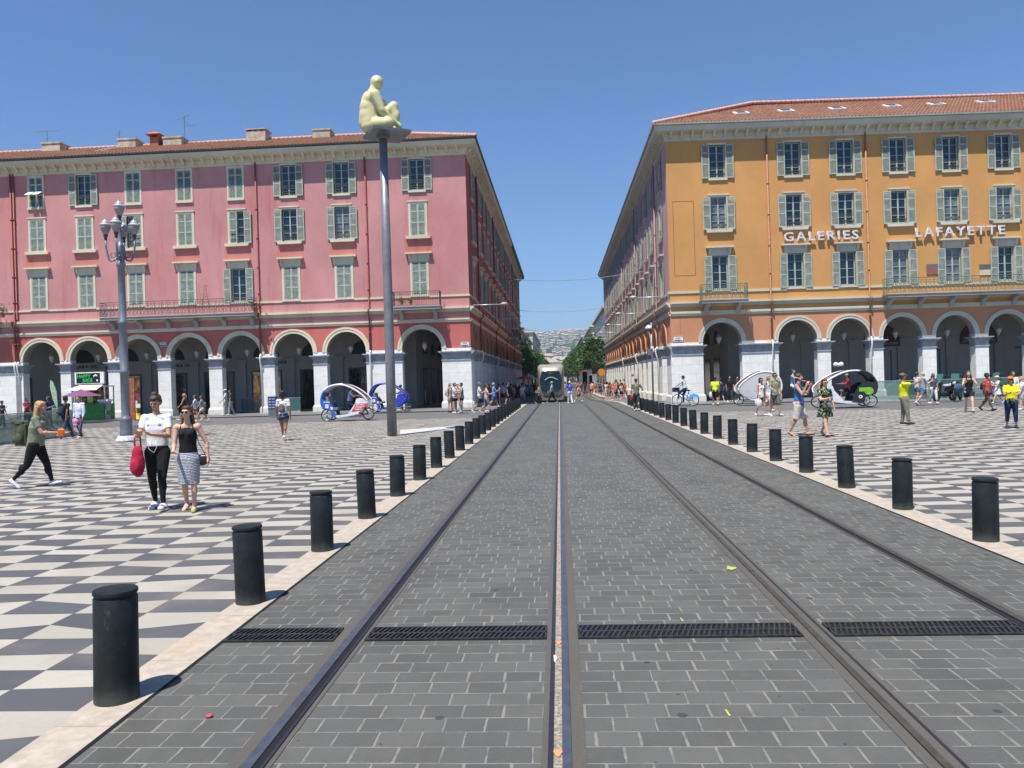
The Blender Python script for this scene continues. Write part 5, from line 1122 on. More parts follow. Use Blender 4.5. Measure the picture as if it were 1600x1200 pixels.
r, J, h = folk(1581, 669, 588, CAMY - .35, 'woman in yellow blouse, orange visor and navy cropped trousers', ((4, 6, 3), (-2, 8, 3)), ((30, 8, 66, 24), (30, 8, 72, 24)), ('polo', (.74, .72, .02)), ('capri', (.02, .035, .10)), skin_='tan', hair=('bob', 'lightbrown'), hat=('visor', (.75, .22, .01)), shoes=('shoe', (.035, .035, .05)), fem=True, fat=1.12, glasses=True, vox=.010)
p = held(r, J, h, ('hip', 1)); soft('handbag', 'black and gold belt bag of the woman in the yellow blouse', 'handbag', [('box', (0, 0, 0), (.20, .09, .14))], cloth('black_gold', (.03, .03, .02), 'floral'), (p.x - .02, p.y - .20, p.z + .05), .2)
folk(1584, 636, 580, CAMY, 'person in white top partly behind the orange visor', STAND, HANG, ('tee', W_), ('trousers', GREY_), skin_='tan', hair=('bob', 'red'), vox=.014)
folk(1597, 641, 588, LEFT, 'person in white top at the right edge of the picture', STEP, HOLD, ('tee', W_), ('shorts', (.4, .36, .35)), skin_='fair', hair=('bob', 'blond'), vox=.014)
# ---------------------------------------------------------------- post with the seated figure
M['post'] = plain('brushed_dark_steel', (.23, .23, .235), .48, .35, .15, 3); M['plate'] = plain('steel_plate', (.17, .19, .20), .4, .5)
g = G(613, 681); top = onY(601, 212, g.y); HP_ = top.z
r = empty('statue_post', (g.x, g.y, 0), 0, 'tall round steel post carrying the pale seated figure on a square plate', 'post')
b = MB(); b.smooth = True; b.lathe([(.165, 0), (.162, 2.5), (.150, 6), (.135, HP_)], n=28); b.build('pole', M['post'], r)
b = MB(); b.obox((.14, -.05, HP_ + .02), (1.30, 1.30, .09), (0, 0, .52)); b.build('plate', M['plate'], r)
b = MB(); b.lathe([(.23, -.12), (.23, -.02)], (0, 0, HP_), 20); b.build('collar', M['post'], r)
def resin():
    t = NT('pale_yellow_resin'); n = t.noise(t.obj(), 3, 4); t.b.inputs['Subsurface Weight'].default_value = .15; t.b.inputs['Subsurface Radius'].default_value = (.3, .25, .1)
    return t.out(t.mix(n, (.55, .51, .26), (.64, .60, .34)), .45, 0, .4)
M['resin'] = resin()
r = empty('seated_statue', (g.x - .02, g.y, HP_ + .06), 0, 'pale yellow seated human figure hugging one knee on top of the tall post', 'statue')
SP = [('ell', (-.14, .0, 1.76), (.225, .195, .235)), ('ell', (-.06, .0, 1.67), (.14, .135, .155)), ('cap', (-.22, .0, 1.62), .14, (-.30, 0, 1.36), .19), ('cap', (.05, .0, 1.74), .025, (.085, .0, 1.68), .03), ('ell', (-.10, -.195, 1.73), (.05, .03, .065)),
      ('ell', (-.28, 0, 1.12), (.33, .46, .34), (0, .35, 0)), ('cap', (-.31, 0, 1.10), .39, (-.39, 0, .42), .41), ('cap', (-.28, -.12, 1.15), .28, (-.36, -.12, .35), .33), ('ell', (-.38, 0, .86), (.37, .43, .42)), ('ell', (-.40, 0, .58), (.38, .43, .46)), ('ell', (-.38, 0, .34), (.36, .44, .36)), ('ell', (-.34, -.18, .22), (.33, .27, .24)), ('ell', (-.34, .18, .22), (.33, .27, .24)), ('ell', (-.16, 0, .80), (.25, .34, .45)),
      ('cap', (-.12, -.40, 1.20), .185, (.10, -.40, .66), .135), ('cap', (.10, -.40, .66), .140, (.55, -.12, .24), .085), ('ell', (.60, -.08, .20), (.10, .09, .08)),
      ('cap', (-.12, .40, 1.20), .185, (.18, .42, .74), .13), ('cap', (.18, .42, .74), .13, (.56, .10, .30), .085),
      ('cap', (-.25, .14, .34), .24, (.38, .18, .98), .175), ('cap', (.38, .18, .98), .175, (.44, .12, .12), .11), ('cap', (.40, .12, .08), .09, (.66, .08, .06), .06), ('ell', (.45, .15, .62), (.15, .15, .26)),
      ('cap', (-.22, -.20, .26), .26, (.26, -.34, .24), .215), ('cap', (.28, -.34, .18), .15, (.34, .06, .10), .08), ('cap', (.34, -.02, .08), .07, (.52, -.16, .06), .05)]
for i in range(4): SP.append(('cap', (.58, -.10 + .035 * i, .20), .026, (.67, -.03 + .035 * i, .13), .022))
skin('figure', SP, 1.0, .026, M['resin'], r, 14)

# ---------------------------------------------------------------- five-globe street lamp
M['lampgrey'] = plain('grey_blue_lamp_paint', (.20, .215, .24), .42, .35, .1); M['globe'] = plain('frosted_lamp_glass', (.30, .28, .27), .3, spec=.6); M['lampcap'] = plain('pale_lamp_cap', (.40, .39, .38), .5, .1); M['plinth'] = plain('whitened_plinth', (.50, .50, .49), .7, var=.2, sc=15)
g = G(198, 690); r = empty('street_lamp', (g.x, g.y, 0), .27, 'tall blue grey lamp post with five frosted glass lanterns on the square', 'street lamp')
r.scale = (1, 1, 1.05)
b = MB(); b.smooth = True; b.lathe([(.37, 0), (.37, .06), (.33, .10), (.31, .14), (.27, .20)], n=24); b.build('plinth', M['plinth'], r)
b = MB(); b.smooth = True; b.lathe([(.21, .18), (.215, .30), (.205, .34), (.205, .72), (.215, .75), (.20, .80), (.15, .86), (.145, .90), (.14, 2.30), (.165, 2.32), (.165, 2.40), (.138, 2.43), (.135, 3.95), (.16, 3.97), (.16, 4.06), (.125, 4.1), (.118, 5.9), (.15, 5.93), (.16, 6.02), (.12, 6.06), (.12, 6.25), (.15, 6.3), (.16, 6.55), (.13, 6.62), (.10, 6.7), (.06, 6.76), (.05, 7.30), (.075, 7.34), (.085, 7.42), (.05, 7.46)], n=20); b.build('pole', M['lampgrey'], r)
def lantern(c, s, parent):
    b = MB(); b.smooth = True; b.lathe([(.055, 0), (.085, .03), (.17, .22), (.185, .30), (.15, .33)], c, 16); gl = b.build('lamp_glass', M['globe'], parent)
    b = MB(); b.smooth = True; b.lathe([(.19, .30), (.20, .33), (.17, .37), (.13, .385), (.135, .40), (.09, .47), (.03, .51), (.028, .53), (.035, .55), (.0, .57)], c, 16); b.build('lamp_cap', M['lampcap'], parent)
    b = MB(); b.lathe([(.05, -.16), (.06, -.12), (.045, -.08), (.075, -.05), (.08, .0), (.06, .02)], c, 12); b.build('lamp_socket', M['iron2'], parent)
M['iron2'] = plain('dark_lamp_iron', (.05, .055, .065), .4, .4)
lantern((0, 0, 7.62), 1, r)
for k in range(4):
    a = PI / 2 * k; d = Vector((math.cos(a), math.sin(a), 0)); b = MB(); b.smooth = True
    pts = [d * .12 + Vector((0, 0, 6.22)), d * .20 + Vector((0, 0, 6.13)), d * .32 + Vector((0, 0, 6.10)), d * .38 + Vector((0, 0, 6.16)), d * .42 + Vector((0, 0, 6.30)), d * .47 + Vector((0, 0, 6.55)), d * .47 + Vector((0, 0, 6.85))]
    b.tube(pts, .034, 8); b.tube([d * (.24 + .085 * math.cos(t)) + Vector((0, 0, 6.30 + .085 * math.sin(t))) for t in [PI * j / 6 for j in range(12)]], .018, 6, closed=True); b.build('arm', M['lampgrey'], r)
    c = d * .47 + Vector((0, 0, 6.98)); lantern((c.x, c.y, c.z), .95, r)

# ---------------------------------------------------------------- lamps on arms fixed to the street fronts, slim poles
M['alu'] = plain('pale_aluminium', (.52, .53, .54), .35, .5)
def arm_lamp(x, y, z, sx, lab):
    r = empty('street_lamp', (x, y, z), 0, lab, 'street lamp', 'disc lamps on long arms along the avenue'); b = MB(); b.smooth = True; b.tube([(0, 0, 0), (-sx * 2.1, 0, -.02)], .035, 6); b.tube([(0, 0, .3), (0, 0, -.3)], .05, 6); b.build('arm', M['alu'], r)
    b = MB(); b.smooth = True; b.lathe([(.0, .14), (.12, .13), (.24, .07), (.27, .0), (.22, -.05), (.0, -.07)], (-sx * 2.3, 0, -.02), 16, caps=False); b.build('lamp_head', M['lampcap'], r)
for k, y in enumerate((51.3, 64, 77, 90, 103)): arm_lamp(7.3, y, 6.95, 1, 'disc lamp on long arm, %s along the mauve side front' % ordinal(k))
for k, y in enumerate((52.4, 65, 78)): arm_lamp(-5.88, y, 6.95, -1, 'disc lamp on long arm, %s along the dark red side front' % ordinal(k))
g = G(1021, 629); r = empty('street_lamp', (g.x, g.y, g.z), 0, 'slim grey lamp pole with small white head and control box at the kerb', 'street lamp')
b = MB(); b.smooth = True; b.tube([(0, 0, -.1), (0, 0, 5.3)], .06, 8); b.build('pole', M['metal_grey'], r)
b = MB(); b.smooth = True; b.lathe([(.0, .22), (.10, .18), (.24, .02), (.22, -.05), (.0, -.07)], (-.18, 0, 4.95), 12, caps=False); b.build('lamp_head', M['white'], r); b = MB(); b.box(-.30, -.08, -.12, .12, 3.15, 3.55); b.build('control_box', M['metal_grey'], r); b = MB(); b.box(-.08, .1, -.12, .12, 3.56, 3.74); b.build('white_box', M['white'], r)
for px, py, hh, lab in ((665.5, 637, 1.25, 'thin grey post standing before the big corner arch'), (781, 634, 1.3, 'thin brown post at the arcade beside the black bollards')):
    g = G(px, py); b = MB(); b.smooth = True; b.lathe([(.05, 0), (.05, hh - .05), (.03, hh)], n=10); o = b.build('post', M['metal_grey']); o.location = g; tag(o, lab, 'post')
g = G(831, 620); r = empty('traffic_sign', g, 0, 'small square sign on a tall pole beside the tram', 'sign'); b = MB(); b.tube([(0, 0, 0), (0, 0, 2.9)], .035, 6); b.build('pole', M['metal_grey'], r); b = MB(); b.box(-.28, .28, -.03, .0, 2.3, 2.9); b.build('sign_plate', M['alu'], r)

# ---------------------------------------------------------------- hanging lanterns in the arches
M['brass'] = plain('pale_brass', (.42, .37, .26), .35, .5); M['lglass'] = plain('milky_lantern_glass', (.50, .48, .42), .25)
l0 = empty('hanging_lantern', (0, 0, 0)); b = MB(); b.smooth = True; b.lathe([(.03, -.32), (.07, -.28), (.16, -.10), (.19, .05), (.16, .12)], n=12); b.build('lamp_glass', M['lglass'], l0)
b = MB(); b.lathe([(.20, .05), (.21, .09), (.17, .13), (.12, .24), (.05, .30)], n=12); b.lathe([(.02, -.42), (.04, -.38), (.03, -.32)], n=8)
b.build('frame', M['brass'], l0); b = MB()
for k in range(3): a = 2 * PI * k / 3; b.tube([(.19 * math.cos(a), .19 * math.sin(a), .09), (.05 * math.cos(a), .05 * math.sin(a), .72), (0, 0, .80)], .010, 4)
b.tube([(0, 0, .78), (0, 0, 1.25)], .012, 4); b.build('chain', M['brass'], l0)
first = True
for i, (x, y, lab) in enumerate([(c, 53.1, 'left') for c in (-9.23, -14.42, -18.09, -21.78, -25.42, -29.05, -32.6, -36.05)] + [(c, 52.0 + KR * (c - 7.32), 'right') for c in (10.63, 15.5, 18.86, 22.25, 25.64, 29.0)]):
    o = l0 if first else copy_tree(l0); first = False; o.location = (x, y, 4.35 if lab == 'left' else 4.1); k = i if lab == 'left' else i - 8
    tag(o, 'glass lantern hanging in the %s arch from the street corner of the %s building' % (ordinal(k), 'pink' if lab == 'left' else 'orange'), 'lantern', 'lanterns hanging in the arches')

# ---------------------------------------------------------------- writing
def text_mesh(s, size, ext=.02, bold=0.0, space=1.0):
    c = bpy.data.curves.new('t', 'FONT'); c.body = s; c.size = size; c.extrude = ext; c.offset = bold; c.align_x = 'CENTER'; c.space_character = space; c.resolution_u = 3
    o = bpy.data.objects.new('t', c); COL.objects.link(o); me = bpy.data.meshes.new_from_object(o); bpy.data.objects.remove(o); return me
def text(name, s, loc, size, mat, parent=None, rot=(PI / 2, 0, 0), ext=.02, bold=0, sx=1.0, space=1.0):
    me = text_mesh(s, size, ext, bold, space); o = link_mesh(name, me, parent, mat=mat); o.rotation_euler = rot; o.scale = (sx, 1, 1); o.location = loc; return o
M['letter'] = plain('white_letters', (.66, .66, .70), .5); M['letterback'] = plain('dark_letter_back', (.10, .05, .05), .6); M['greytxt'] = plain('grey_letters', (.05, .05, .05), .5); M['creamtxt'] = plain('cream_letters', (.55, .45, .35), .5)
for s, x0, x1, lab in (('GALERIES', 14.72, 19.50, 'white raised letters reading GALERIES between two rows of windows'), ('LAFAYETTE', 23.15, 28.85, 'white raised letters reading LAFAYETTE above the long balcony')):
    r = empty('store_sign', ((x0 + x1) / 2, 50.9 + KR * ((x0 + x1) / 2 - 7.32), 10.22), KR, lab, 'sign'); o = text('letters', s, (0, -.16, .0), .80, M['letter'], r, ext=.05, bold=.012, space=1.25)
    w = max(v.co.x for v in o.data.vertices) - min(v.co.x for v in o.data.vertices); hgt = max(v.co.y for v in o.data.vertices); o.scale = ((x1 - x0) / w, .56 / hgt, 1)
    b = MB(); n = len(s)
    for k in range(n): x = -(x1 - x0) / 2 + (x1 - x0) * (k + .5) / n; b.box(x - .02, x + .02, -.12, .0, .25, .29)
    b.build('bracket', M['letterback'], r)
def nameplate(px, py, Y, lab, w=.62, h=.34):
    p = onY(px, py, Y); r = empty('street_name_sign', (p.x, Y, p.z), 0, lab, 'sign'); b = MB(); b.box(-w / 2, w / 2, -.04, -.0, -h / 2, h / 2); b.build('sign_plate', M['white'], r)
    b = MB()
    for (a, c, d, e) in ((-w / 2, w / 2, h / 2 - .03, h / 2 - .01), (-w / 2, w / 2, -h / 2 + .01, -h / 2 + .03), (-w / 2 + .01, -w / 2 + .03, -h / 2, h / 2), (w / 2 - .03, w / 2 - .01, -h / 2, h / 2)): b.box(a, c, -.045, -.0395, d, e)
    b.build('border', M['iron_green'], r); text('lettering', 'PLACE', (0, -.047, .03), .10, M['greytxt'], r, ext=.002); text('lettering', 'MASSENA', (0, -.047, -.11), .11, M['greytxt'], r, ext=.002, bold=.004)
nameplate(726.5, 538, 52.0, 'white street name plate on the red corner above the white pier'); nameplate(1059.5, 530, 50.93, 'white street name plate on the orange corner', .66, .36); nameplate(255, 538, 52.0, 'small street name plate between two arches of the pink building', .5, .32)
for px, c, d, lab in ((1456, (.16, .13, .14), (.34, .10, .07), 'plaque half dark half red between the shutters'), (1540.5, (.12, .12, .13), (.60, .52, .36), 'plaque half dark half cream above the long balcony')):
    p = onY(px, 421, 51.7); r = empty('wall_plaque', (p.x, 50.9 + KR * (p.x - 7.32), p.z), KR, lab, 'plaque'); b = MB(); b.box(-.36, .36, -.05, 0, -.34, 0); b.build('lower_half', plain('plaque_l', d, .6), r); b = MB(); b.box(-.36, .36, -.053, 0, 0, .34); b.build('upper_half', plain('plaque_u', c, .6), r)
for px, py, s, w in ((140, 573, 'ZARA HOME', 1.7), (288, 571, 'ZARA HOME', 1.7), (430, 566, 'ZARA HOME', 1.7), (577, 563, 'ZARA', 1.2)):
    p = onY(px, py, 56.5); o = text('shop_lettering', s, (p.x, 56.55, p.z - .1), .30, M['greytxt'], ext=.02, bold=.006, space=1.5); tag(o, 'dark letters reading %s above the shop windows at the %s' % (s, {140: 'juice stand', 288: 'group of girls', 430: 'blue rack', 577: 'steel post'}[px]), 'sign')
M['wine'] = plain('wine_red_panel', (.07, .012, .014), .4)
for x, s in ((22.25, 'GALERIES LAFAYETTE'), (29.0, 'GALERIES LAFAYETTE')):
    b = MB(); ap = arch_pts(0, 1.25, 14, 0); r = empty('shop_sign', (x + .45, 55.3 + KR * (x - 7.32), 3.35), 0, 'wine red arched shop sign reading GALERIES LAFAYETTE in the %s arch' % ('fourth' if x < 25 else 'last'), 'sign'); b.prism([(-1.25, 0)] + [(p[0], .35 + p[1]) for p in reversed(ap)] [::-1] + [], -.03, .05, 'y') if False else b.prism([(p[0], .3 + p[1]) for p in ap] + [(-1.25, 0), (1.25, 0)], -.03, .05, 'y'); b.build('panel', M['wine'], r)
    text('lettering', s, (0, -.05, .12), .22, M['creamtxt'], r, ext=.01, space=1.05)
p = Vector((29.6, 56.2, 2.25)); o = text('shop_lettering', 'CLUB', p, .42, M['creamtxt'], ext=.02, space=1.2); tag(o, 'cream letters reading CLUB on the dark shop window at the right', 'sign')

# ---------------------------------------------------------------- glass balustrades, kiosk, signs and boxes
M['bglass'] = glassy('green_glass', (.08, .20, .17), .55); M['bglass2'] = glassy('pale_green_glass', (.22, .38, .33), .42)
def glass_rail(p, q, h, lab, mat, n=3, stairs=False):
    p, q = Vector((p.x, p.y, 0)), Vector((q.x, q.y, 0)); r = empty('glass_balustrade', p, math.atan2(q.y - p.y, q.x - p.x), lab, 'balustrade', 'glass balustrades round the car park stairs'); L = (q - p).length
    for k in range(n):
        b = MB(); b.box(L * k / n + .01, L * (k + 1) / n - .01, -.008, .008, .10, h - .02); b.build('glass_panel', mat, r)
    b = MB(); b.box(0, L, -.02, .02, h - .02, h + .02); b.build('handrail', M['alu'], r); b = MB(); b.box(0, L, -.06, .06, 0, .10); b.build('kerb_base', M['capital'], r)
    if stairs: b = MB(); b.tube([(0, .5, .35), (L * .95, .5, 1.3)], .02, 6); b.build('stair_rail', M['alu'], r)
glass_rail(G(-60, 702), G(115, 681), 1.08, 'dark green glass balustrade at the left edge of the square', M['bglass'], 4, True)
glass_rail(G(115, 681), G(78, 664), 1.0, 'short end panel of the dark glass balustrade beside the man with the dark backpack', M['bglass'], 1)
glass_rail(G(319, 645), G(421, 645), 1.0, 'pale green glass balustrade below the fifth and sixth arches', M['bglass2'], 4, True)
glass_rail(G(434, 645), G(470, 644), 1.0, 'short green glass panel beside the navy leaflet rack', M['bglass'], 1)
glass_rail(G(1356, 627), G(1412, 627), 1.1, 'green glass balustrade behind the black tricycle taxi', M['bglass2'], 2, True)
glass_rail(G(1412, 627), G(1600, 621), 1.1, 'green glass balustrade behind the parked scooters', M['bglass'], 5)
# juice kiosk
g = G(138, 657); S_ = 1.0; r = empty('juice_kiosk', (g.x, g.y, 0), 0, 'green and white juice kiosk under a HAPPY JUICE sign', 'kiosk')
M['kgreen'] = plain('kiosk_green', (.03, .22, .04), .5, var=.3, sc=8); M['blackboard'] = plain('black_sign', (.008, .012, .01), .4); M['signgreen'] = plain('sign_green', (.03, .42, .08), .5); M['awning'] = plain('white_awning', (.72, .70, .72), .7)
def fruit():
    t = NT('shelves_of_fruit'); P = t.obj(); v = t.new('ShaderNodeTexVoronoi'); t.put(v.inputs['Vector'], P); v.inputs['Scale'].default_value = 9
    rr = t.new('ShaderNodeValToRGB'); t.l.new(t.white(v.outputs['Position']), rr.inputs[0]); rr.color_ramp.interpolation = 'CONSTANT'; e = rr.color_ramp.elements; e[0].color = (.02, .015, .012, 1); e[1].position = .45; e[1].color = (.45, .12, .02, 1)
    for p_, c_ in ((.62, (.12, .20, .03)), (.75, (.35, .04, .03)), (.88, (.55, .35, .05))): q = e.new(p_); q.color = (*c_, 1)
    return t.out(rr.outputs[0], .5)
M['fruit'] = fruit()
b = MB(); b.box(-.5, 1.15, .0, 1.1, 0, 1.05); b.box(-.95, -.5, .0, 1.1, 0, .2); b.build('counter', M['kgreen'], r)
b = MB(); b.box(-.5, 1.1, .35, .45, 1.05, 2.1); b.build('fruit_shelf', M['fruit'], r)
b = MB()
for x in (-.92, 1.1): b.box(x, x + .06, .0, .06, 0, 2.2); b.box(x, x + .06, 1.0, 1.06, 0, 2.2)
b.box(-.95, 1.2, 0, 1.1, 2.15, 2.22); b.build('frame', M['alu'], r)
b = MB(); b.add([(-1.0, -.9, 1.95), (1.15, -.9, 1.95), (1.0, .1, 2.28), (-.55, .1, 2.28)], [(0, 1, 2, 3)]); b.build('awning', M['awning'], r, recalc=False)
b = MB(); b.box(-1.0, .95, .28, .45, 2.35, 3.12); b.build('sign_box', M['white'], r); b = MB(); b.box(-.88, .70, .265, .28, 2.42, 3.05); b.build('sign_face', M['blackboard'], r)
text('lettering', 'HAPPY', (-.38, .255, 2.76), .30, M['signgreen'], r, ext=.004, bold=.012); text('lettering', 'JUICE', (-.12, .255, 2.51), .27, M['signgreen'], r, ext=.004, bold=.012); text('lettering', 'les jus frais', (-.1, .255, 2.44), .07, M['signgreen'], r, ext=.003)
b = MB(); b.smooth = True; b.tube([(.42 + .13 * math.cos(t), .262, 2.80 + .10 * math.sin(t)) for t in [PI * .1 + PI * j / 6 for j in range(7)]], [.03, .04, .045, .05, .045, .035, .02], 6); b.sphere((.52, .262, 2.56), .07, 8, 6, sc=(.8, .2, 1)); b.build('cup_emblem', M['white'], r)
b = MB(); b.box(.0, .35, -.02, .0, 1.15, 1.75); b.build('poster', plain('lime_poster', (.40, .58, .12), .6, var=.3), r)
# parasol of the kiosk
g2 = G(128, 660); r = empty('parasol', (g2.x, g2.y, 0), 0, 'low purple parasol in front of the juice kiosk', 'parasol'); M['purple'] = cloth('purple_canvas', (.20, .08, .17))
b = MB(); n = 8; R1 = 1.22; vs = [(0, 0, 2.02)] + [(R1 * math.cos(2 * PI * k / n + .2), R1 * math.sin(2 * PI * k / n + .2), 1.58) for k in range(n)]; b.add(vs, [(0, k + 1, (k + 1) % n + 1) for k in range(n)]); b.build('canopy', M['purple'], r, recalc=False)
b = MB(); b.tube([(0, 0, 0), (0, 0, 2.05)], .025, 6); b.lathe([(.25, 0), (.25, .06), (.05, .10)], n=12); b.build('pole', M['alu'], r)
# feather flag
g = G(90, 660); r = empty('feather_flag', (g.x, g.y, 0), 0, 'curved pale green feather flag beside the purple parasol', 'flag'); b = MB(); b.prism([(-.0, .8), (-.28, 1.5), (-.42, 2.25), (-.38, 2.62), (-.20, 2.45), (-.02, 1.9), (.05, 1.2)], -.008, .008, 'y'); b.build('flag_cloth', cloth('pale_green_flag', (.42, .55, .42), 'floral'), r)
b = MB(); b.tube([(0.02, 0, 0), (.03, 0, .9), (-.0, .0, 1.9), (-.2, 0, 2.5), (-.38, 0, 2.64)], .014, 5); b.build('pole', M['alu'], r)
# street bin, no-parking sign, advert panel, red strip, leaflet rack
g = G(165, 656); b = MB(); b.prism([(-.28, 0), (.22, 0), (.20, .30), (.08, .42), (.24, .75), (.30, 1.20), (-.30, 1.20), (-.27, .70), (-.24, .4)], -.22, .22, 'y'); r = empty('litter_bin', (g.x, g.y, 0), 0, 'grey metal cabinet with white top beside the juice kiosk', 'cabinet'); b.build('cabinet_body', M['capital'], r); b = MB(); b.box(-.36, .36, -.28, .28, 1.20, 1.32); b.build('cabinet_lid', M['white'], r)
g = G(213, 655); r = empty('parking_sign', (g.x, g.y, 0), 0, 'round blue and red no-stopping sign on a yellow foot', 'sign'); M['yel'] = plain('yellow_foot', (.70, .52, .02), .6)
b = MB(); b.add([(-.32, -.2, 0), (.32, -.2, 0), (.32, .2, 0), (-.32, .2, 0), (-.18, -.1, .36), (.18, -.1, .36), (.18, .1, .36), (-.18, .1, .36)], [(0, 1, 2, 3), (4, 5, 6, 7), (0, 1, 5, 4), (1, 2, 6, 5), (2, 3, 7, 6), (3, 0, 4, 7)]); b.box(-.03, .03, -.03, .03, .3, .62); b.build('foot', M['yel'], r)
def disc(b, R0, y, x0=0, z0=1.45, n=20): b.prism([(x0 + R0 * math.cos(2 * PI * k / n), z0 + R0 * math.sin(2 * PI * k / n)) for k in range(n)], y - .006, y, 'y')
b = MB(); disc(b, .235, -.03); b.build('red_ring', plain('sign_red', (.55, .02, .03), .4), r); b = MB(); disc(b, .175, -.0365); b.build('blue_disc', plain('sign_blue', (.02, .06, .35), .4), r)
b = MB()
for a in (PI / 4, -PI / 4): b.obox((0, -.048, 1.45), (.36, .006, .05), (0, a, 0))
b.build('red_cross', plain('sign_red', (.55, .02, .03), .4), r); b = MB(); b.tube([(0, 0, .6), (0, 0, 1.5)], .02, 6); b.box(-.30, .30, -.03, -.02, .72, .98); b.box(-.1, .12, -.034, -.02, 1.0, 1.18); b.build('sign_plate', M['white'], r)
g = G(246, 648); r = empty('advert_board', (g.x, g.y, 0), 0, 'free-standing dark blue advert board with a white edge', 'advert board'); b = MB(); b.box(-.42, -.18, -.05, .05, 0, 2.25); b.build('side_frame', M['white'], r)
def night():
    t = NT('blue_night_poster'); P = t.obj(); n = t.noise(P, 5, 6, .7); return t.out(t.mix(t.ramp(n, .5, .72), (.01, .015, .05), (.12, .22, .40)), .25)
b = MB(); b.box(-.18, .42, -.05, .05, .2, 2.25); b.build('poster', night(), r)
g = G(208, 657); b = MB(); b.box(-.16, .16, -.05, .05, 0, 2.6); r = empty('banner_post', (g.x, g.y, 0), 0, 'narrow red patterned banner post behind the lamp post', 'banner'); b.build('banner', cloth('red_pattern', (.42, .03, .03), 'floral'), r)
g = G(427, 651); r = empty('leaflet_rack', (g.x, g.y, 0), 0, 'navy leaflet rack on a grey base beside the glass panels', 'rack'); b = MB(); b.box(-.24, .24, -.15, .15, 0, .45); b.build('base', M['metal_grey'], r); b = MB(); b.box(-.25, .25, -.16, .14, .45, 1.22); b.build('rack_body', plain('navy_paint', (.03, .04, .16), .5), r)
b = MB()
for i in range(4):
    for j in range(2): b.box(-.20 + j * .22, -.03 + j * .22, -.172, -.16, .52 + i * .17, .60 + i * .17)
b.build('leaflets', plain('pale_blue_paper', (.30, .34, .50), .7), r); b = MB(); b.box(-.22, .22, -.12, .12, 1.22, 1.27); b.build('top_panel', M['white'], r)
# things by the tram stop on the right
for px0, px1, y0, y1, fy, lab, mt in ((906, 917, 581, 600, 618, 'small red and white tram stop sign box', 'sign_red2'), (911, 925, 577, 616, 620, 'grey ticket machine with dark top at the tram stop', 'metal_grey'), (921, 932, 586, 606, 618, 'pale information panel at the tram stop', 'alu')):
    Yq = 112.0; a, c = onY(px0, y1, Yq), onY(px1, y0, Yq); w = (c.x - a.x) / 2; g = Vector(((a.x + c.x) / 2, Yq, gz(0, Yq)))
    r = empty('ticket_machine' if 'ticket' in lab else 'stop_panel', (g.x, g.y, g.z), 0, lab, 'tram stop furniture'); b = MB(); b.box(-w, w, -.15, .15, max(0, a.z - g.z), c.z - g.z); b.build('cabinet_body', M['metal_grey'] if mt != 'alu' else M['alu'], r)
    b = MB(); b.box(-w - .03, w + .03, -.17, .17, c.z - g.z, c.z - g.z + .12); b.build('top_panel', M['blackboard'] if 'ticket' in lab else (plain('sign_red', (.45, .03, .05), .4) if 'red' in lab else M['alu']), r); b = MB(); b.tube([(0, 0, 0), (0, 0, max(.05, a.z - g.z))], .05, 6); b.build('post', M['metal_grey'], r)
# raised platform edge of the stop on the right
b = MB(); ys = [72, 75, 80, 110, 150]
for y0, y1 in zip(ys, ys[1:]):
    z0, z1 = gz(0, y0), gz(0, y1); b.add([(KR0 + .10, y0, z0), (KR1 + .35, y0, z0), (KR1 + .35, y1, z1), (KR0 + .10, y1, z1), (KR0 + .10, y0, z0 + .30), (KR1 + .35, y0, z0 + .30), (KR1 + .35, y1, z1 + .30), (KR0 + .10, y1, z1 + .30)], [(4, 5, 6, 7), (0, 1, 5, 4), (1, 2, 6, 5), (3, 0, 4, 7), (2, 3, 7, 6)])
tag(b.build('platform_kerb', M['kerb'], recalc=False), kind='structure')
# span wires over the street
for k, (y, z) in enumerate(((66, 10.6), (92, 10.2), (118, 9.5), (118, 8.2))):
    b = MB(); b.tube([(-5.9 + (7.3 + 5.9) * t, y, z - .5 * math.sin(PI * t)) for t in [j / 8 for j in range(9)]], .022, 4); tag(b.build('span_wire', M['metal_grey']), 'thin wire spanning the avenue, %s from the square' % ordinal(k), 'wire')
# neon shirt print, plants on balconies
def plant(px, py, Y, s, lab, col=(.06, .12, .03)):
    p = onY(px, py, Y); r = empty('potted_plant', p, 0, lab, 'plant', 'potted plants on the balconies'); b = MB(); b.lathe([(.09 * s, 0), (.12 * s, .22 * s)], n=10); b.build('pot', M['terra'], r); b = MB(); rr = random.Random(px)
    for i in range(90):
        c = Vector((rr.gauss(0, .13), rr.gauss(0, .10), .35 + rr.gauss(0, .12))) * s; a = rr.uniform(0, 6.3); d = Vector((math.cos(a), math.sin(a) * .6, rr.uniform(-.5, .7))) * .07 * s; e = Vector((-d.y, d.x, .03)) * .6; b.add([c, c + d + e, c + d * 2, c + d - e], [(0, 1, 2, 3)])
    b.build('foliage', plain('plant_green', col, .7, var=.5, sc=20), r, recalc=False)
plant(400, 488, 51.3, 1.3, 'flowering plant at the right end of the long curly balcony', (.16, .10, .05)); plant(628, 476, 51.3, .9, 'small plant in the corner of the single balcony'); plant(642, 476, 51.3, .7, 'second small plant beside the railing of the single balcony'); plant(4, 496, 51.3, 1.5, 'bushy plant on the balcony at the left edge')
b = MB(); p = onY(321, 470, 51.4); b.smooth = True
for dx in (-.12, .12): b.tube([(dx * 2.2, 0, -.35), (dx, 0, .35), (dx * .4, 0, .95)], .014, 4)
for k in range(5): b.tube([(-.2 + .03 * k, 0, -.1 + k * .2), (.2 - .03 * k, 0, -.1 + k * .2)], .010, 4)
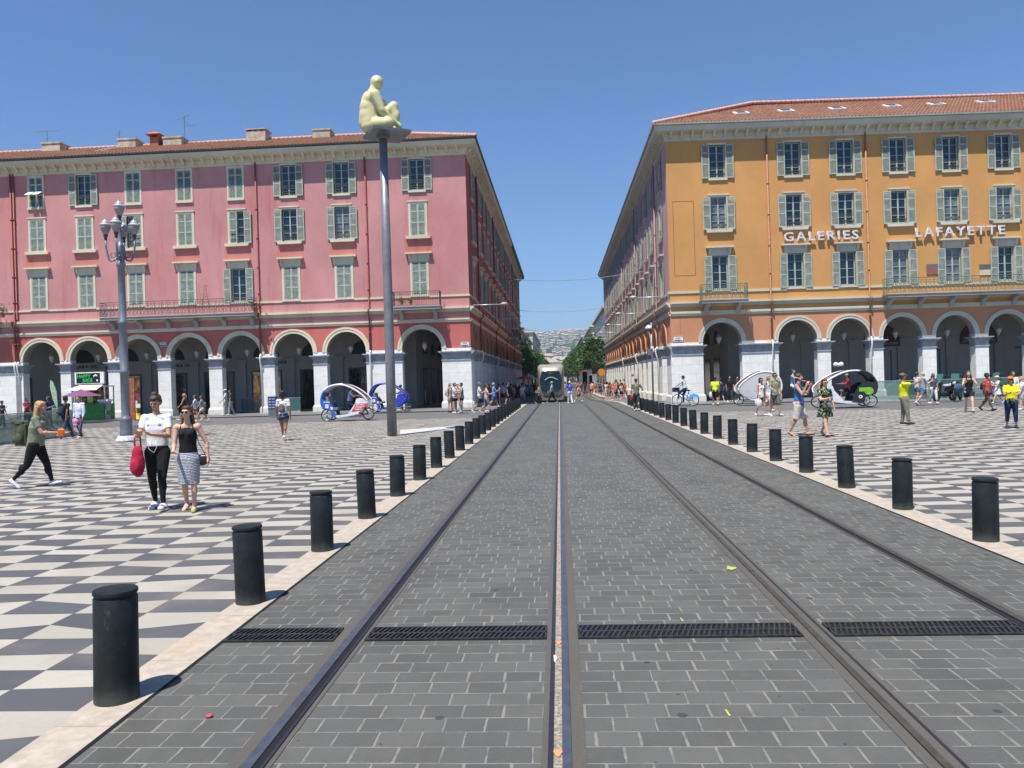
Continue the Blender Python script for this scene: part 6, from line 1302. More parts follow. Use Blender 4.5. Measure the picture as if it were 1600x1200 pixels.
b.tube([(.05 + .12 * math.cos(t), 0, .95 + .12 * math.sin(t)) for t in [PI * j / 5 for j in range(9)]], .012, 4); o = b.build('plant_trellis', M['iron']); o.location = p; tag(o, 'tall wrought iron trellis standing on the curly balcony', 'trellis')
# ---------------------------------------------------------------- tricycle taxis
def wheel(parent, c, R0, w=.04, spokes=16, name='wheel'):
    o = bpy.data.objects.new(name, None); b = MB(); b.smooth = True; c = Vector(c)
    b.tube([c + Vector((R0 * math.cos(t), 0, R0 * math.sin(t))) for t in [2 * PI * j / 28 for j in range(28)]], w * .5, 8, closed=True, up=(0, 1, 0)); wh = b.build(name, M['rubber'], parent)
    b = MB(); b.tube([c + Vector(((R0 - w * .6) * math.cos(t), 0, (R0 - w * .6) * math.sin(t))) for t in [2 * PI * j / 28 for j in range(28)]], .012, 6, closed=True, up=(0, 1, 0))
    for j in range(spokes): t = 2 * PI * j / spokes; b.tube([c, c + Vector(((R0 - w) * math.cos(t), 0, (R0 - w) * math.sin(t)))], .0035, 3)
    b.sphere(c, .045, 8, 6); link_mesh('rim', b.mesh('rim', M['alu']), wh); return wh
ARCH = [(-.14, .62), (-.25, .85), (-.26, 1.13), (-.19, 1.37), (-.02, 1.62), (.23, 1.78), (.62, 1.84), (.97, 1.80), (1.32, 1.66), (1.67, 1.44), (1.95, 1.20), (2.11, .99)]
def smooth_curve(p, n=4):
    out = []; P = [Vector(q) for q in p]
    for i in range(len(P) - 1):
        a, b_, c, d = P[max(i - 1, 0)], P[i], P[i + 1], P[min(i + 2, len(P) - 1)]
        for j in range(n): t = j / n; out.append(.5 * ((2 * b_) + (-a + c) * t + (2 * a - 5 * b_ + 4 * c - d) * t * t + (-a + 3 * b_ - 3 * c + d) * t ** 3))
    out.append(P[-1]); return out
def velotaxi(px, py, facing, label, rear, nose, rimc, roofc, badge, sc=1.0, fold=0):
    g = G(px, py); r = empty('tricycle_taxi', (g.x, g.y, g.z), 0 if facing > 0 else PI, label, 'tricycle taxi', 'tricycle taxis waiting on the street'); r.scale = (sc, sc, sc); Wd = .50; ox = -1.0
    V = lambda x, y, z: Vector((x + ox, y, z)); ar = smooth_curve(ARCH)
    wheel(r, V(0, -.42, .31), .29, .05); wheel(r, V(0, .42, .31), .29, .05); wheel(r, V(2.03, 0, .31), .29, .05)
    b = MB(); n = len(ar); k1 = int(n * .62)       # roof: solid behind, tinted in front
    def strip(b, i0, i1, inset=.0):
        m = 8
        for i in range(i0, i1):
            for j in range(m):
                def Q(i_, j_): y = -Wd + 2 * Wd * j_ / m; bow = .07 * (1 - (y / Wd) ** 2); p = ar[i_]; q = ar[min(i_ + 1, n - 1)] - ar[max(i_ - 1, 0)]; nn = Vector((-q.y, q.x)).normalized(); return V(p.x + nn.x * (bow - inset), y, p.y + nn.y * (bow - inset))
                b.add([Q(i, j), Q(i + 1, j), Q(i + 1, j + 1), Q(i, j + 1)], [(0, 1, 2, 3)])
    b.smooth = True; strip(b, 0, int(n * .30)); b.build('rear_shell', rear, r, recalc=False)
    b = MB(); b.smooth = True; strip(b, int(n * .30), int(n * .58)); b.build('roof', roofc, r, recalc=False)
    b = MB(); b.smooth = True; strip(b, int(n * .58), n - 1); b.build('windscreen', M['tint'], r, recalc=False)
    for y in (-Wd, Wd):
        kk = int(n * (.50 if badge == 'green' else .34)); b = MB(); b.smooth = True; b.tube([V(p.x, y, p.y) for p in ar[:kk + 1]], .05, 8, r2=.03); b.build('side_rib', rear, r); b = MB(); b.smooth = True; b.tube([V(p.x, y, p.y) for p in ar[kk:]], .045, 8, r2=.03); b.tube([V(2.11, y, .99), V(2.12, y * .8, .80), V(2.0, y * .5, .62)], .045, 8, r2=.03); b.build('side_rib', rimc, r)
        b = MB(); b.prism([(x + ox, z) for x, z in ((-.24, 1.14), (.02, 1.06), (.28, .84), (.38, .50), (.48, .20), (.32, .19), (.27, .42), (.14, .58), (-.04, .64), (-.16, .62), (-.24, .85))], y - .02, y + .02, 'y'); b.build('rear_panel', rear, r)
        b = MB(); b.prism([(x + ox, z) for x, z in ((1.48, .86), (1.55, 1.10), (1.72, 1.14), (2.05, 1.04), (2.11, .90), (2.06, .72), (1.80, .48), (1.45, .28), (1.0, .20), (.55, .16), (.44, .22), (.48, .28), (1.1, .34))], y * .92 - .02, y * .92 + .02, 'y'); b.build('nose_panel', nose[0], r)
        if badge == 'green': b = MB(); b.prism([(x + ox, z) for x, z in ((-.20, 1.25), (.25, 1.22), (.50, 1.05), (.66, .70), (.78, .30), (.30, .18), (.2, .5), (-.1, .62), (-.24, .80))], y * .985 - .012, y * .985 + .012, 'y'); b.build('side_panel', rear, r)
        if nose[1]:
            b = MB(); s_ = -1 if y < 0 else 1; b.prism([(x + ox, z) for x, z in ((1.50, .84), (2.09, .86), (2.03, .68), (1.80, .49), (1.28, .44))], y * .92 + s_ * .021, y * .92 + s_ * .028, 'y'); b.build('red_band', nose[1], r)
            b = MB()
            for q, (x0, x1, z) in enumerate(((1.52, 1.95, .77), (1.50, 1.92, .69), (1.40, 1.85, .61), (1.45, 1.78, .53))):
                x = x0
                while x < x1: wl = .05 + .04 * ((q * 7 + int(x * 50)) % 3) / 2; b.box(x + ox, x + ox + wl, y * .92 + s_ * .028, y * .92 + s_ * .032, z, z + .04); x += wl + .02
            b.build('lettering', M['white'], r)
        b = MB(); s_ = -1 if y < 0 else 1
        if badge == 'green':
            disc(b, .19, y + s_ * .024 if s_ > 0 else y - .021, .02 + ox + .05, .80); b.box(.10 + ox, .48 + ox, *sorted((y + s_ * .021, y + s_ * .027)), .78, .98); b.build('round_badge', plain('lime_green', (.20, .50, .04), .5), r)
            b = MB()
            for k in range(8): a = 2 * PI * k / 8; b.sphere(V(.42 + .06 * math.cos(a), y + s_ * .022, .52 + .06 * math.sin(a)), .028, 6, 4, sc=(1, .2, 1))
            b.build('flower_sticker', M['white'], r)
        else:
            b.box(-.05 + ox, .12 + ox, *sorted((y + s_ * .021, y + s_ * .027)), .66, .86); b.box(-.15 + ox, .20 + ox, *sorted((y + s_ * .021, y + s_ * .027)), .95, .99); b.box(.22 + ox, .34 + ox, *sorted((y + s_ * .021, y + s_ * .027)), .58, .72); b.build('stickers', M['white'], r)
    b = MB(); b.box(.45 + ox, 1.7 + ox, -Wd * .9, Wd * .9, .17, .22); b.build('floor', M['metal_grey'], r)
    b = MB(); b.obox(V(.30, 0, .62), (.5, .85, .12), (0, 0, 0)); b.obox(V(.06, 0, .95), (.12, .85, .6), (0, -.2, 0)); b.build('passenger_seat', M['seatgrey'], r)
    b = MB(); b.tube([V(1.15, 0, .22), V(1.10, 0, .78)], .03, 6); b.sphere(V(1.10, 0, .80), .12, 10, 6, sc=(1.2, .9, .4)); b.build('driver_saddle', M['rubber'], r)
    b = MB(); b.tube([V(2.03, -.1, .31), V(1.80, -.05, .80), V(1.70, 0, 1.05)], .022, 6); b.tube([V(1.62, -.28, 1.08), V(1.70, 0, 1.05), V(1.62, .28, 1.08)], .016, 6); b.tube([V(2.03, .1, .31), V(1.80, .05, .80), V(1.70, 0, 1.05)], .022, 6); b.build('fork', M['rubber'], r)
    b = MB(); b.box(.6 + ox, 2.0 + ox, -.03, .03, .26, .31); b.lathe([(.09, -.01), (.09, .01)], tuple(V(1.45, 0, .30)), 12); b.build('chain_frame', M['rubber'], r)
    return r, g, V
M['tint'] = glassy('brown_tinted_screen', (.16, .06, .05), .62); M['seatgrey'] = plain('grey_seat', (.22, .225, .23), .8)
vb = plain('velotaxi_blue', (.02, .13, .52), .35, spec=.6); vw = plain('velotaxi_white', (.74, .74, .75), .35, spec=.6); vr = plain('velotaxi_red', (.62, .05, .05), .4); vk = plain('velotaxi_black', (.02, .022, .024), .35, spec=.6); vdb = plain('velotaxi_royal_blue', (.03, .06, .45), .35, spec=.6)
r, g, V = velotaxi(545, 656.5, 1, 'blue and white tricycle taxi with red lettered nose and open arch cabin', vb, (vw, vr), vw, vw, 'qr', .98)
person((g.x + .05, g.y - .0, g.z), 1.68, RIGHT, 'dark-haired driver in light blue shirt sitting in the blue and white tricycle taxi', ((78, 70, 8), (62, 60, 8)), ((70, 8, 20, 12), (60, 8, 60, 18)), ('shirt', (.24, .30, .50)), ('shorts', NAVY), skin_='tan', hair=('short', 'black'), seat=.84, lean=12, vox=.012)
r, g, V = velotaxi(611, 643.5, 1, 'royal blue tricycle taxi standing behind the steel post', vdb, (vdb, None), vdb, vdb, 'qr', .98)
folk(627, 641, 601, LEFT, 'man in white shirt standing behind the royal blue tricycle taxi', STAND, HOLD, ('shirt', W_), ('trousers', BEI), skin_='dark', hair=('short', 'black'), vox=.014)
r, g, V = velotaxi(1183, 632, -1, 'white tricycle taxi with red band behind the group of three', vw, (vw, vr), vw, vw, 'qr', .98)
b = MB(); M['film'] = glassy('white_printed_film', (.75, .75, .76), .5, .5)
for y in (-.5, .5): b.prism([(p.x - 1.0, p.y) for p in smooth_curve(ARCH, 3)] + [(1.06, .70), (.78, .48), (-.2, .30), (-.9, .60)], y - .004, y + .004, 'y')
b.build('side_film', M['film'], r)
r, g, V = velotaxi(1317, 636, -1, 'black tricycle taxi with lime green badge and white arch', vk, (vw, None), vw, vk, 'green', 1.04); r.scale = (1.12, 1.0, .94)
person((g.x + .25, g.y, g.z), 1.5, LEFT, 'passenger in red top and white cap in the black tricycle taxi', ((80, 70, 8), (80, 70, 8)), ((50, 8, 40, 10), (50, 8, 40, 10)), ('tee', RED_), ('shorts', BK_), skin_='tan', hair=('short', 'black'), hat=('cap', W_), seat=.80, vox=.013)
b = MB(); b.smooth = True
for dx in (-.13, .13): b.sphere((dx, 0, .10), .12, 10, 8, sc=(1, .5, .9), rot=(0, dx * 2, 0))
b.sphere((0, 0, .08), .09, 8, 6); o = b.build('roof_bow', M['white']); o.location = (g.x - .15, g.y, g.z + 1.95); tag(o, 'white bow shaped ornament on the roof of the black tricycle taxi', 'ornament')

# ---------------------------------------------------------------- bicycle and rider
g = G(1071, 634); r = empty('bicycle', g, LEFT + .95, 'blue hire bicycle ridden away along the white pier', 'bicycle'); bl = plain('bike_blue', (.03, .16, .50), .4)
wheel(r, (-.52, 0, .33), .31, .045); wheel(r, (.52, 0, .33), .31, .045)
b = MB(); b.smooth = True
for a, c in (((-.52, 0, .33), (-.1, 0, .30)), ((-.1, 0, .30), (-.22, 0, .82)), ((-.22, 0, .75), (-.52, 0, .33)), ((-.1, 0, .30), (.34, 0, .78)), ((.52, 0, .33), (.34, 0, .88)), ((-.2, 0, .55), (.36, 0, .72))): b.tube([a, c], .028, 6)
b.build('frame', bl, r); b = MB(); b.sphere((-.22, 0, .88), .13, 10, 6, sc=(1.1, .6, .35)); b.build('saddle', M['rubber'], r); b = MB(); b.tube([(.26, -.3, 1.05), (.34, 0, 1.0), (.26, .3, 1.05)], .016, 6); b.tube([(.34, 0, .86), (.34, 0, 1.02)], .018, 6); b.build('handlebar', M['alu'], r)
b = MB(); b.box(.42, .72, -.17, .17, .80, 1.05); b.build('basket', plain('basket_navy', (.02, .03, .08), .6), r); b = MB(); b.prism([(-.85, .45), (-.80, .62), (-.52, .70), (-.28, .60), (-.30, .35), (-.5, .5)], -.06, .06, 'y'); b.build('rear_mudguard', plain('bike_light_blue', (.12, .38, .75), .4), r)
person((g.x, g.y, g.z), 1.60, AWAY + .95, 'cyclist in white t-shirt and dark cap riding the blue hire bicycle', ((62, 60, 8), (30, 30, 8)), ((55, 10, 12, 6), (55, 10, 12, 6)), ('tee', (.62, .62, .64)), ('trousers', NAVY), skin_='tan', hair=('short', 'black'), hat=('cap', NAVY), seat=.90, lean=8, vox=.013)

# ---------------------------------------------------------------- parked scooters
def scooter(px, py, yaw, lab, body, seatc):
    g = G(px, py); r = empty('motor_scooter', g, yaw, lab, 'scooter', 'scooters parked before the orange building')
    wheel(r, (-.62, 0, .26), .21, .11, 6); wheel(r, (.62, 0, .26), .21, .11, 6)
    skin('fairing', [('ell', (-.45, 0, .55), (.42, .18, .22)), ('ell', (.0, 0, .35), (.40, .17, .12)), ('cap', (.48, 0, .35), .12, (.38, 0, .95), .13), ('ell', (.42, 0, .95), (.18, .20, .14)), ('ell', (.62, 0, .48), (.20, .09, .10))], 1, .022, body, r, 3)
    skin('seat', [('ell', (-.20, 0, .80), (.32, .15, .09)), ('ell', (-.62, 0, .84), (.22, .14, .10))], 1, .02, seatc, r, 2)
    b = MB(); b.prism([(.40, 1.02), (.50, 1.0), (.30, 1.42), (.26, 1.40)], -.18, .18, 'y'); b.build('windshield', M['bglass'], r)
    b = MB(); b.tube([(.28, -.34, 1.08), (.36, 0, 1.02), (.28, .34, 1.08)], .018, 6); 
    for s in (-1, 1): b.tube([(.32, s * .25, 1.06), (.34, s * .30, 1.28)], .008, 4); b.sphere((.34, s * .31, 1.31), .06, 8, 6, sc=(.4, 1, .8))
    b.build('handlebar', M['rubber'], r); b = MB(); b.sphere((.58, 0, .92), .09, 10, 6); b.build('headlight', M['lglass'], r)
scooter(1476, 627, PI + .5, 'black scooter with pale top case seat beside the couple', M['blackleather'], plain('white_purple_seat', (.50, .42, .50), .5)); scooter(1496, 626, PI + .9, 'black scooter in the middle of the parked row', M['blackleather'], M['rubber']); scooter(1567, 627, PI + .2, 'dark scooter behind the child in the sun hat', plain('scooter_grey', (.08, .09, .10), .4), M['rubber'])

# ---------------------------------------------------------------- the tram
M['tbody'] = plain('tram_champagne', (.42, .39, .34), .35, .3, .06); M['tdark'] = plain('tram_dark_glass', (.008, .022, .03), .22, spec=.5); M['tskirt'] = plain('tram_skirt', (.18, .16, .14), .5); M['hl'] = plain('tram_lamps', (.6, .45, .40), .2)
yt = 66.0; r = empty('tram', (-.73, yt, gz(0, yt)), 0, 'champagne coloured tram facing the square with a large dark windscreen', 'tram'); hw = 1.14
def sect(y, w, z0, z1, rr=.28, n=5):
    pts = []
    for cx, cz, a0 in ((w - rr, z1 - rr, 0), (-w + rr, z1 - rr, 90), (-w + .1, z0 + .1, 180), (w - .1, z0 + .1, 270)):
        q = rr if cz > 1.5 else .1
        for i in range(n): a = math.radians(a0 + 90 * i / (n - 1)); pts.append((cx + q * math.cos(a), y, cz + q * math.sin(a)))
    return pts
def loft(b, rings, cap=True):
    n = len(rings[0]); vs = [p for R0 in rings for p in R0]; fs = [(j * n + i, j * n + (i + 1) % n, (j + 1) * n + (i + 1) % n, (j + 1) * n + i) for j in range(len(rings) - 1) for i in range(n)]
    if cap: fs += [tuple(range(n - 1, -1, -1)), tuple((len(rings) - 1) * n + i for i in range(n))]
    b.add(vs, fs)
b = MB(); loft(b, [sect(0, hw * .70, .62, 2.70, .50), sect(.22, hw * .84, .46, 2.95, .48), sect(.7, hw * .95, .35, 3.12, .40), sect(1.3, hw, .32, 3.25), sect(2.2, hw, .32, 3.28), sect(33, hw, .32, 3.28)]); b.build('tram_body', M['tbody'], r)
b = MB(); loft(b, [sect(.05, hw * .90, .18, .55, .05), sect(1.0, hw * .97, .12, .6, .05), sect(33, hw * .97, .12, .6, .05)]); b.build('skirt', M['tskirt'], r)
b = MB(); ws = [(-.72, 1.15), (-.50, .92), (.50, .92), (.72, 1.15), (.78, 1.9), (.62, 2.66), (-.62, 2.66), (-.78, 1.9)]; vs = [(x * 1.22, -.15 + .20 * max(0, z - 2.0), z) for x, z in ws]; vs2 = [(x * 1.18, .5, z) for x, z in ws]; n = 8
b.add(vs + vs2, [tuple(range(n - 1, -1, -1))] + [(i, (i + 1) % n, n + (i + 1) % n, n + i) for i in range(n)]); b.build('windscreen', M['tdark'], r)
b = MB(); b.obox((0, -.06, 2.50), (1.0, .03, .16), (-.2, 0, 0)); b.build('destination_display', M['blackboard'], r); text('lettering', 'LIGNE 1', (0, -.10, 2.45), .12, plain('amber_letters', (.55, .35, .08), .5), r, ext=.004)
b = MB(); b.tube([(-.5, -.16, 1.9), (-.15, -.15, 2.12), (.15, -.15, 2.12), (.55, -.16, 1.92)], .05, 6); b.build('screen_reflection_bar', plain('pale_screen_reflection', (.30, .38, .40), .3), r); b = MB(); b.tube([(-.62, -.17, 1.9), (-.35, -.17, 1.55)], .02, 5); b.build('wiper', M['rubber'], r)  # pale bar stands in for a reflection painted on the windscreen
for s in (-1, 1):
    for x in (.55, .40): b = MB(); b.smooth = True; b.sphere((s * x, -.01, .72), .075, 10, 6, sc=(1.2, .5, .8)); b.build('headlight', M['hl'], r)
for k in range(9):
    for s in (-1, 1): b = MB(); b.box(*sorted((s * (hw + .004), s * (hw - .05))), 2.0 + k * 3.4, 4.9 + k * 3.4, 1.15, 2.45); b.build('side_window', M['tdark'], r)
for s in (-1, 1): b = MB(); b.tube([(s * (hw - .1), .9, 2.6), (s * (hw + .12), .75, 2.4)], .02, 5); b.box(s * (hw + .12) - .06, s * (hw + .12) + .06, .7, .76, 2.1, 2.4); b.build('mirror', M['rubber'], r)
# ---------------------------------------------------------------- avenue trees
def leafmat(name, a, c):
    t = NT(name); P = t.pos(); n = t.noise(P, .9, 3); w = t.white(t.scale(P, (1, 1, 1))); n2 = t.noise(P, 6, 2)
    col = t.mix(t.ramp(n, .35, .65), a, c); col = t.mix(t.m('MULTIPLY', t.ramp(n2, .5, .7), .5), col, tuple(q * 1.5 for q in c)); t.b.inputs['Transmission Weight'].default_value = 0
    return t.out(col, .65, 0, .3)
M['leafy'] = leafmat('plane_tree_leaves', (.036, .075, .020), (.080, .145, .040)); M['bark'] = plain('grey_bark', (.16, .13, .10), .9, var=.3)
def tree_proto(seed, H0=8.3, R0=2.55):
    rr = random.Random(seed); r = empty('plane_tree', (0, 0, 0)); b = MB(); b.smooth = True
    b.tube([(0, 0, -.1), (.05, 0, 1.2), (0, .05, 2.4), (.1, 0, 3.6)], [.20, .16, .14, .10], 8)
    for k in range(7): a = 2 * PI * k / 7 + rr.random(); l = rr.uniform(1.2, 2.1); b.tube([(0, 0, 2.2 + .15 * k), (l * .5 * math.cos(a), l * .5 * math.sin(a), 3.3 + .2 * k), (l * math.cos(a), l * math.sin(a), 4.3 + .3 * k)], [.07, .05, .02], 5)
    b.build('trunk', M['bark'], r); b = MB(); cl = []
    for i in range(46):
        a = rr.uniform(0, 2 * PI); ph = rr.uniform(-.5, 1.0); q = (1 - abs(ph) ** 2.2) ** .5; R1 = R0 * q * rr.uniform(.45, .95); cl.append((Vector((R1 * math.cos(a), R1 * math.sin(a), 5.0 + ph * (H0 - 5.2))), rr.uniform(.55, .95)))
    for c, s in cl:
        for i in range(85):
            d = Vector((rr.gauss(0, 1), rr.gauss(0, 1), rr.gauss(0, .8))); d = d.normalized() * s * rr.uniform(.55, 1.05); p = c + d; u = Vector((rr.gauss(0, 1), rr.gauss(0, 1), rr.gauss(0, 1))).normalized() * .15; v = u.cross(Vector((rr.gauss(0, 1), rr.gauss(0, 1), rr.gauss(0, 1)))).normalized() * .10
            b.add([p - u, p + v, p + u, p - v], [(0, 1, 2, 3)])
    b.build('crown', M['leafy'], r, recalc=False); return r
protos = [tree_proto(s) for s in (3, 5, 8)]; used_t = [False] * 3
k = 0
for side, X, lab in ((-1, -7.6, 'left'), (1, 7.4, 'right')):
    for i in range(22):
        y = 128 + i * 9.5 if side < 0 else 127 + i * 9.5; p = k % 3; X = -6.2 + (y - 128) * .006 if side < 0 else 5.9 - (y - 126) * .014
        o = protos[p] if not used_t[p] else copy_tree(protos[p]); used_t[p] = True; o.location = (X + random.uniform(-.3, .3), y, gz(0, y)); o.rotation_euler = (0, 0, random.uniform(0, 6)); s = random.uniform(.92, 1.12) * (1.05 if side > 0 else .95); o.scale = (s, s, s)
        tag(o, 'dark green plane tree, %s in the %s-hand row of the avenue' % (ordinal(i), lab), 'tree', 'plane trees along the avenue'); k += 1
# ---------------------------------------------------------------- far buildings down the avenue
def block(x0, x1, y0, y1, H1, col, lab, roof=None, rows=5, cols=4, side='x'):
    r = empty('town_house', ((x0 + x1) / 2, y0, gz(0, y0)), 0, lab, 'building'); W2 = (x1 - x0) / 2; D = y1 - y0; m_ = plaster('facade', col, tuple(k * .6 for k in col), .3)
    b = MB(); b.box(-W2, W2, 0, D, -.5, H1); b.build('wall', m_, r); b = MB(); b.box(-W2 - .5, W2 + .5, -.5, D + .5, H1, H1 + .5); b.build('cornice', M['cream'], r)
    if roof: b = MB(); b.add([(-W2 - .3, -.3, H1 + .5), (W2 + .3, -.3, H1 + .5), (W2 + .3, D, H1 + .5), (-W2 - .3, D, H1 + .5), (-W2 * .3, D * .2, H1 + roof), (W2 * .3, D * .2, H1 + roof), (W2 * .3, D * .8, H1 + roof), (-W2 * .3, D * .8, H1 + roof)], [(4, 5, 6, 7), (0, 1, 5, 4), (1, 2, 6, 5), (2, 3, 7, 6), (3, 0, 4, 7)]); b.build('roof', M['tiles'], r)
    wn_ = None
    for i in range(rows):
        z = 1.6 + i * (H1 - 1.5) / rows
        for j in range(cols):
            x = -W2 + 2 * W2 * (j + .5) / cols
            if wn_ is None: b = MB(); b.box(-.5, .5, -.05, .02, 0, 1.9); wm = b.mesh('window', M['pane'])
            wn_ = 1; o = link_mesh('window', wm, r); o.location = (x, 0, z)
        for j in range(int(D / 4)):
            s = 1 if x0 < 0 else -1; o = link_mesh('window', wm, r); o.location = (s * W2, 2 + j * 4.0, z); o.rotation_euler = (0, 0, s * PI / 2)
    return r
block(-17, -8.6, 128, 146, 12.0, (.50, .45, .38), 'beige house just beyond the pink arcades', 1.5, 5, 3)
block(-17, -8.0, 150, 232, 12.6, (.66, .63, .56), 'long white house with grey roof beyond the left row of trees', 1.6, 5, 3)
block(-18, -7.8, 238, 330, 16.8, (.62, .58, .52), 'taller pale house far down the left side of the avenue', 2, 6, 3)
block(8.3, 20, 134, 178, 14.3, (.70, .60, .46), 'sunlit cream house beyond the right row of trees', 1.5, 5, 3)
block(8.0, 20, 182, 236, 14.2, (.72, .64, .50), 'warm cream house next beyond the right trees', 1.5, 5, 3)
block(7.6, 20, 240, 320, 15, (.66, .60, .50), 'pale house far down the right side of the avenue', 1.5, 5, 3)
block(-60, -46.5, 58, 75, 18.7, (.30, .16, .20), 'dark purple roofed house edge behind the pink building', 1.2, 5, 3)
# blue scaffold stair tower
M['scaff'] = plain('blue_scaffold', (.08, .20, .42), .5); r = empty('scaffold_tower', (8.6, 124.5, gz(0, 120)), 0, 'tall blue scaffold tower at the far end of the orange building', 'scaffold'); b = MB(); Hs = 17.6
for x in (-1, 1):
    for y in (-1.2, 1.2): b.tube([(x, y, 0), (x, y, Hs)], .07, 4)
for k in range(9):
    z = k * 2.0 + .6; b.tube([(-1, -1.2, z), (1, -1.2, z)], .05, 4); b.tube([(-1, 1.2, z), (1, 1.2, z)], .05, 4); b.tube([(-1, -1.2, z), (-1, 1.2, z)], .05, 4); b.tube([(-1, -1.2, z), (1, -1.2, z + 2)], .04, 4); b.tube([(-1, -1.2, z), (-1, 1.2, z + 2)], .04, 4)
b.build('scaffold_frame', M['scaff'], r); b = MB()
for k in range(9): b.box(-1, 1, -1.2, 1.2, k * 2.0 + .62, k * 2.0 + .70)
b.build('deck', M['scaff'], r); b = MB(); b.box(-1.02, 1.02, -1.25, -1.22, 1, Hs - 1.5); b.build('net', glassy('blue_scaffold_net', (.10, .28, .50), .45, .8), r)
# railway viaduct closing the avenue, town stacked on the slope, hills
M['via'] = plain('viaduct_grey', (.34, .33, .31), .8, var=.2, sc=.2); r = empty('railway_viaduct', (0, 520, -.6), 0, 'pale grey railway viaduct crossing the end of the avenue', 'viaduct'); b = MB(); b.box(-60, 60, 0, 8, 9.5, 12.5); b.box(-60, 60, -.3, 0, 12.5, 13.8)
b.build('deck', M['via'], r)
for x in range(-50, 60, 14): b = MB(); b.box(x - 1.4, x + 1.4, 0, 8, -1, 9.5); b.build('pillar', M['via'], r)
b = MB()
for x in range(-56, 60, 8): b.box(x - .15, x + .15, 3, 3.3, 12.5, 18.5)
b.box(-58, 58, 3.1, 3.25, 18.0, 18.2); b.build('gantry', M['metal_grey'], r)
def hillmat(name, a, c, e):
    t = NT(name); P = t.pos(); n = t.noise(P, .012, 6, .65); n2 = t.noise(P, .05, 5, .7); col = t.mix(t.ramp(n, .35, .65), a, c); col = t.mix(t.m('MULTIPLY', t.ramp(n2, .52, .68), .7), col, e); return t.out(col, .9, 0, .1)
def hill(name, y0, y1, hgt, wid, cx, seed, mat, base=0, nx=70, ny=26):
    rr = random.Random(seed); ph = [(rr.uniform(.5, 3) / wid * 6, rr.uniform(0, 6), rr.uniform(.3, 1)) for _ in range(7)]; b = MB(); b.smooth = True
    def z(x, y): t = (y - y0) / (y1 - y0); prof = math.sin(min(1, t * 1.15) * PI / 2) ** .8 if t < .85 else 1 - (t - .85) * .6; return base + hgt * prof * (.80 + .07 * sum(a * math.sin(f * (x - cx) + p + y * .0007) for f, p, a in ph)) * math.exp(-((x - cx) / wid) ** 4 * .8)
    b.sheet([cx - wid + 2 * wid * i / nx for i in range(nx + 1)], [y0 + (y1 - y0) * j / ny for j in range(ny + 1)], 0, z); o = b.build(name, mat, recalc=False); tag(o, kind='structure'); return z
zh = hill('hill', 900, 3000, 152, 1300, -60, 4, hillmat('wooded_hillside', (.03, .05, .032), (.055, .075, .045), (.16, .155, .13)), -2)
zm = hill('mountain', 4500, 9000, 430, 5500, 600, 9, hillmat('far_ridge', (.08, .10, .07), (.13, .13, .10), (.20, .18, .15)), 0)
hm = []; cols = ((.66, .60, .50), (.60, .52, .44), (.50, .50, .48))
b = MB(); b.box(-5, 5, -4, 4, -6, 7); hw_ = b.mesh('wall', plain('far_wall_a', cols[0], .9)); b = MB(); b.add([(-5.5, -4.5, 7), (5.5, -4.5, 7), (5.5, 4.5, 7), (-5.5, 4.5, 7), (-3, 0, 9.2), (3, 0, 9.2)], [(0, 1, 5, 4), (2, 3, 4, 5), (1, 2, 5), (3, 0, 4)]); hr_ = b.mesh('roof', plain('far_roof', (.38, .31, .25), .9)); b = MB()
for i in range(3):
    for j in range(2): b.box(-3.8 + i * 2.9, -2.2 + i * 2.9, -4.06, -4, .8 + j * 3, 2.6 + j * 3)
hw2 = b.mesh('window', M['pane']); rr = random.Random(12); wmats = [plain('far_wall_' + 'abc'[i], cols[i], .9) for i in range(3)]
def far_house(x, y, z, s, mi, lab, grp, sz=1.0):
    r = empty('hillside_house', (x, y, z), rr.uniform(-.5, .5), lab, 'house', grp); r.scale = (s, s, s * sz)
    o = link_mesh('wall', hw_, r); o.material_slots[0].link = 'OBJECT'; o.material_slots[0].material = wmats[mi]; link_mesh('roof', hr_, r); link_mesh('window', hw2, r)
for i in range(260):
    y = rr.uniform(950, 2000) if i % 3 else rr.uniform(1900, 2950); x = (rr.uniform(-.055, .060) + .0) * y; far_house(x, y, zh(x, y) + .5, y * rr.uniform(.00034, .0006), i % 3, 'small %s house on the distant wooded hill' % ('cream', 'pinkish', 'grey')[i % 3], '%s houses on the distant hill' % ('cream', 'pinkish', 'grey')[i % 3])
for i in range(34):
    y = rr.uniform(640, 1100); x = rr.uniform(-.06, .06) * y; far_house(x, y, (y - 640) * .045 + 4, rr.uniform(1.0, 1.5), i % 3, '%s town house stacked beyond the railway viaduct' % ('cream', 'pinkish', 'grey')[i % 3], '%s houses beyond the viaduct' % ('cream', 'pinkish', 'grey')[i % 3], rr.uniform(.9, 1.3))
# ---------------------------------------------------------------- crowd in the avenue: five figures copied with their own clothes
finish_jobs()
base = [person((0, 0, 0), 1.7, 0, 'x', lg, am, ('tee', W_), (bt, GREY_), skin_=sk, hair=(hs, hc), fem=f, vox=.024, shoes=('shoe', GREY_)) [0] for lg, am, bt, sk, hs, hc, f in ((WALK, SWING, 'shorts', 'tan', 'short', 'brown', False), (WALK2, HANG, 'trousers', 'fair', 'long', 'blond', True), (STAND, ONE, 'shorts', 'tan', 'bob', 'black', True), (STEP, HOLD, 'trousers', 'brown', 'short', 'black', False))]
finish_jobs()
CN = [('red', (.42, .08, .07)), ('white', W_), ('navy', (.03, .05, .14)), ('pink', (.62, .30, .32)), ('sky blue', (.25, .42, .60)), ('black', BK_), ('orange', (.50, .24, .14)), ('beige', (.50, .42, .32)), ('green', (.14, .20, .14)), ('grey', (.25, .26, .27))]
ub = [False] * 4; rr = random.Random(5); seen = {}
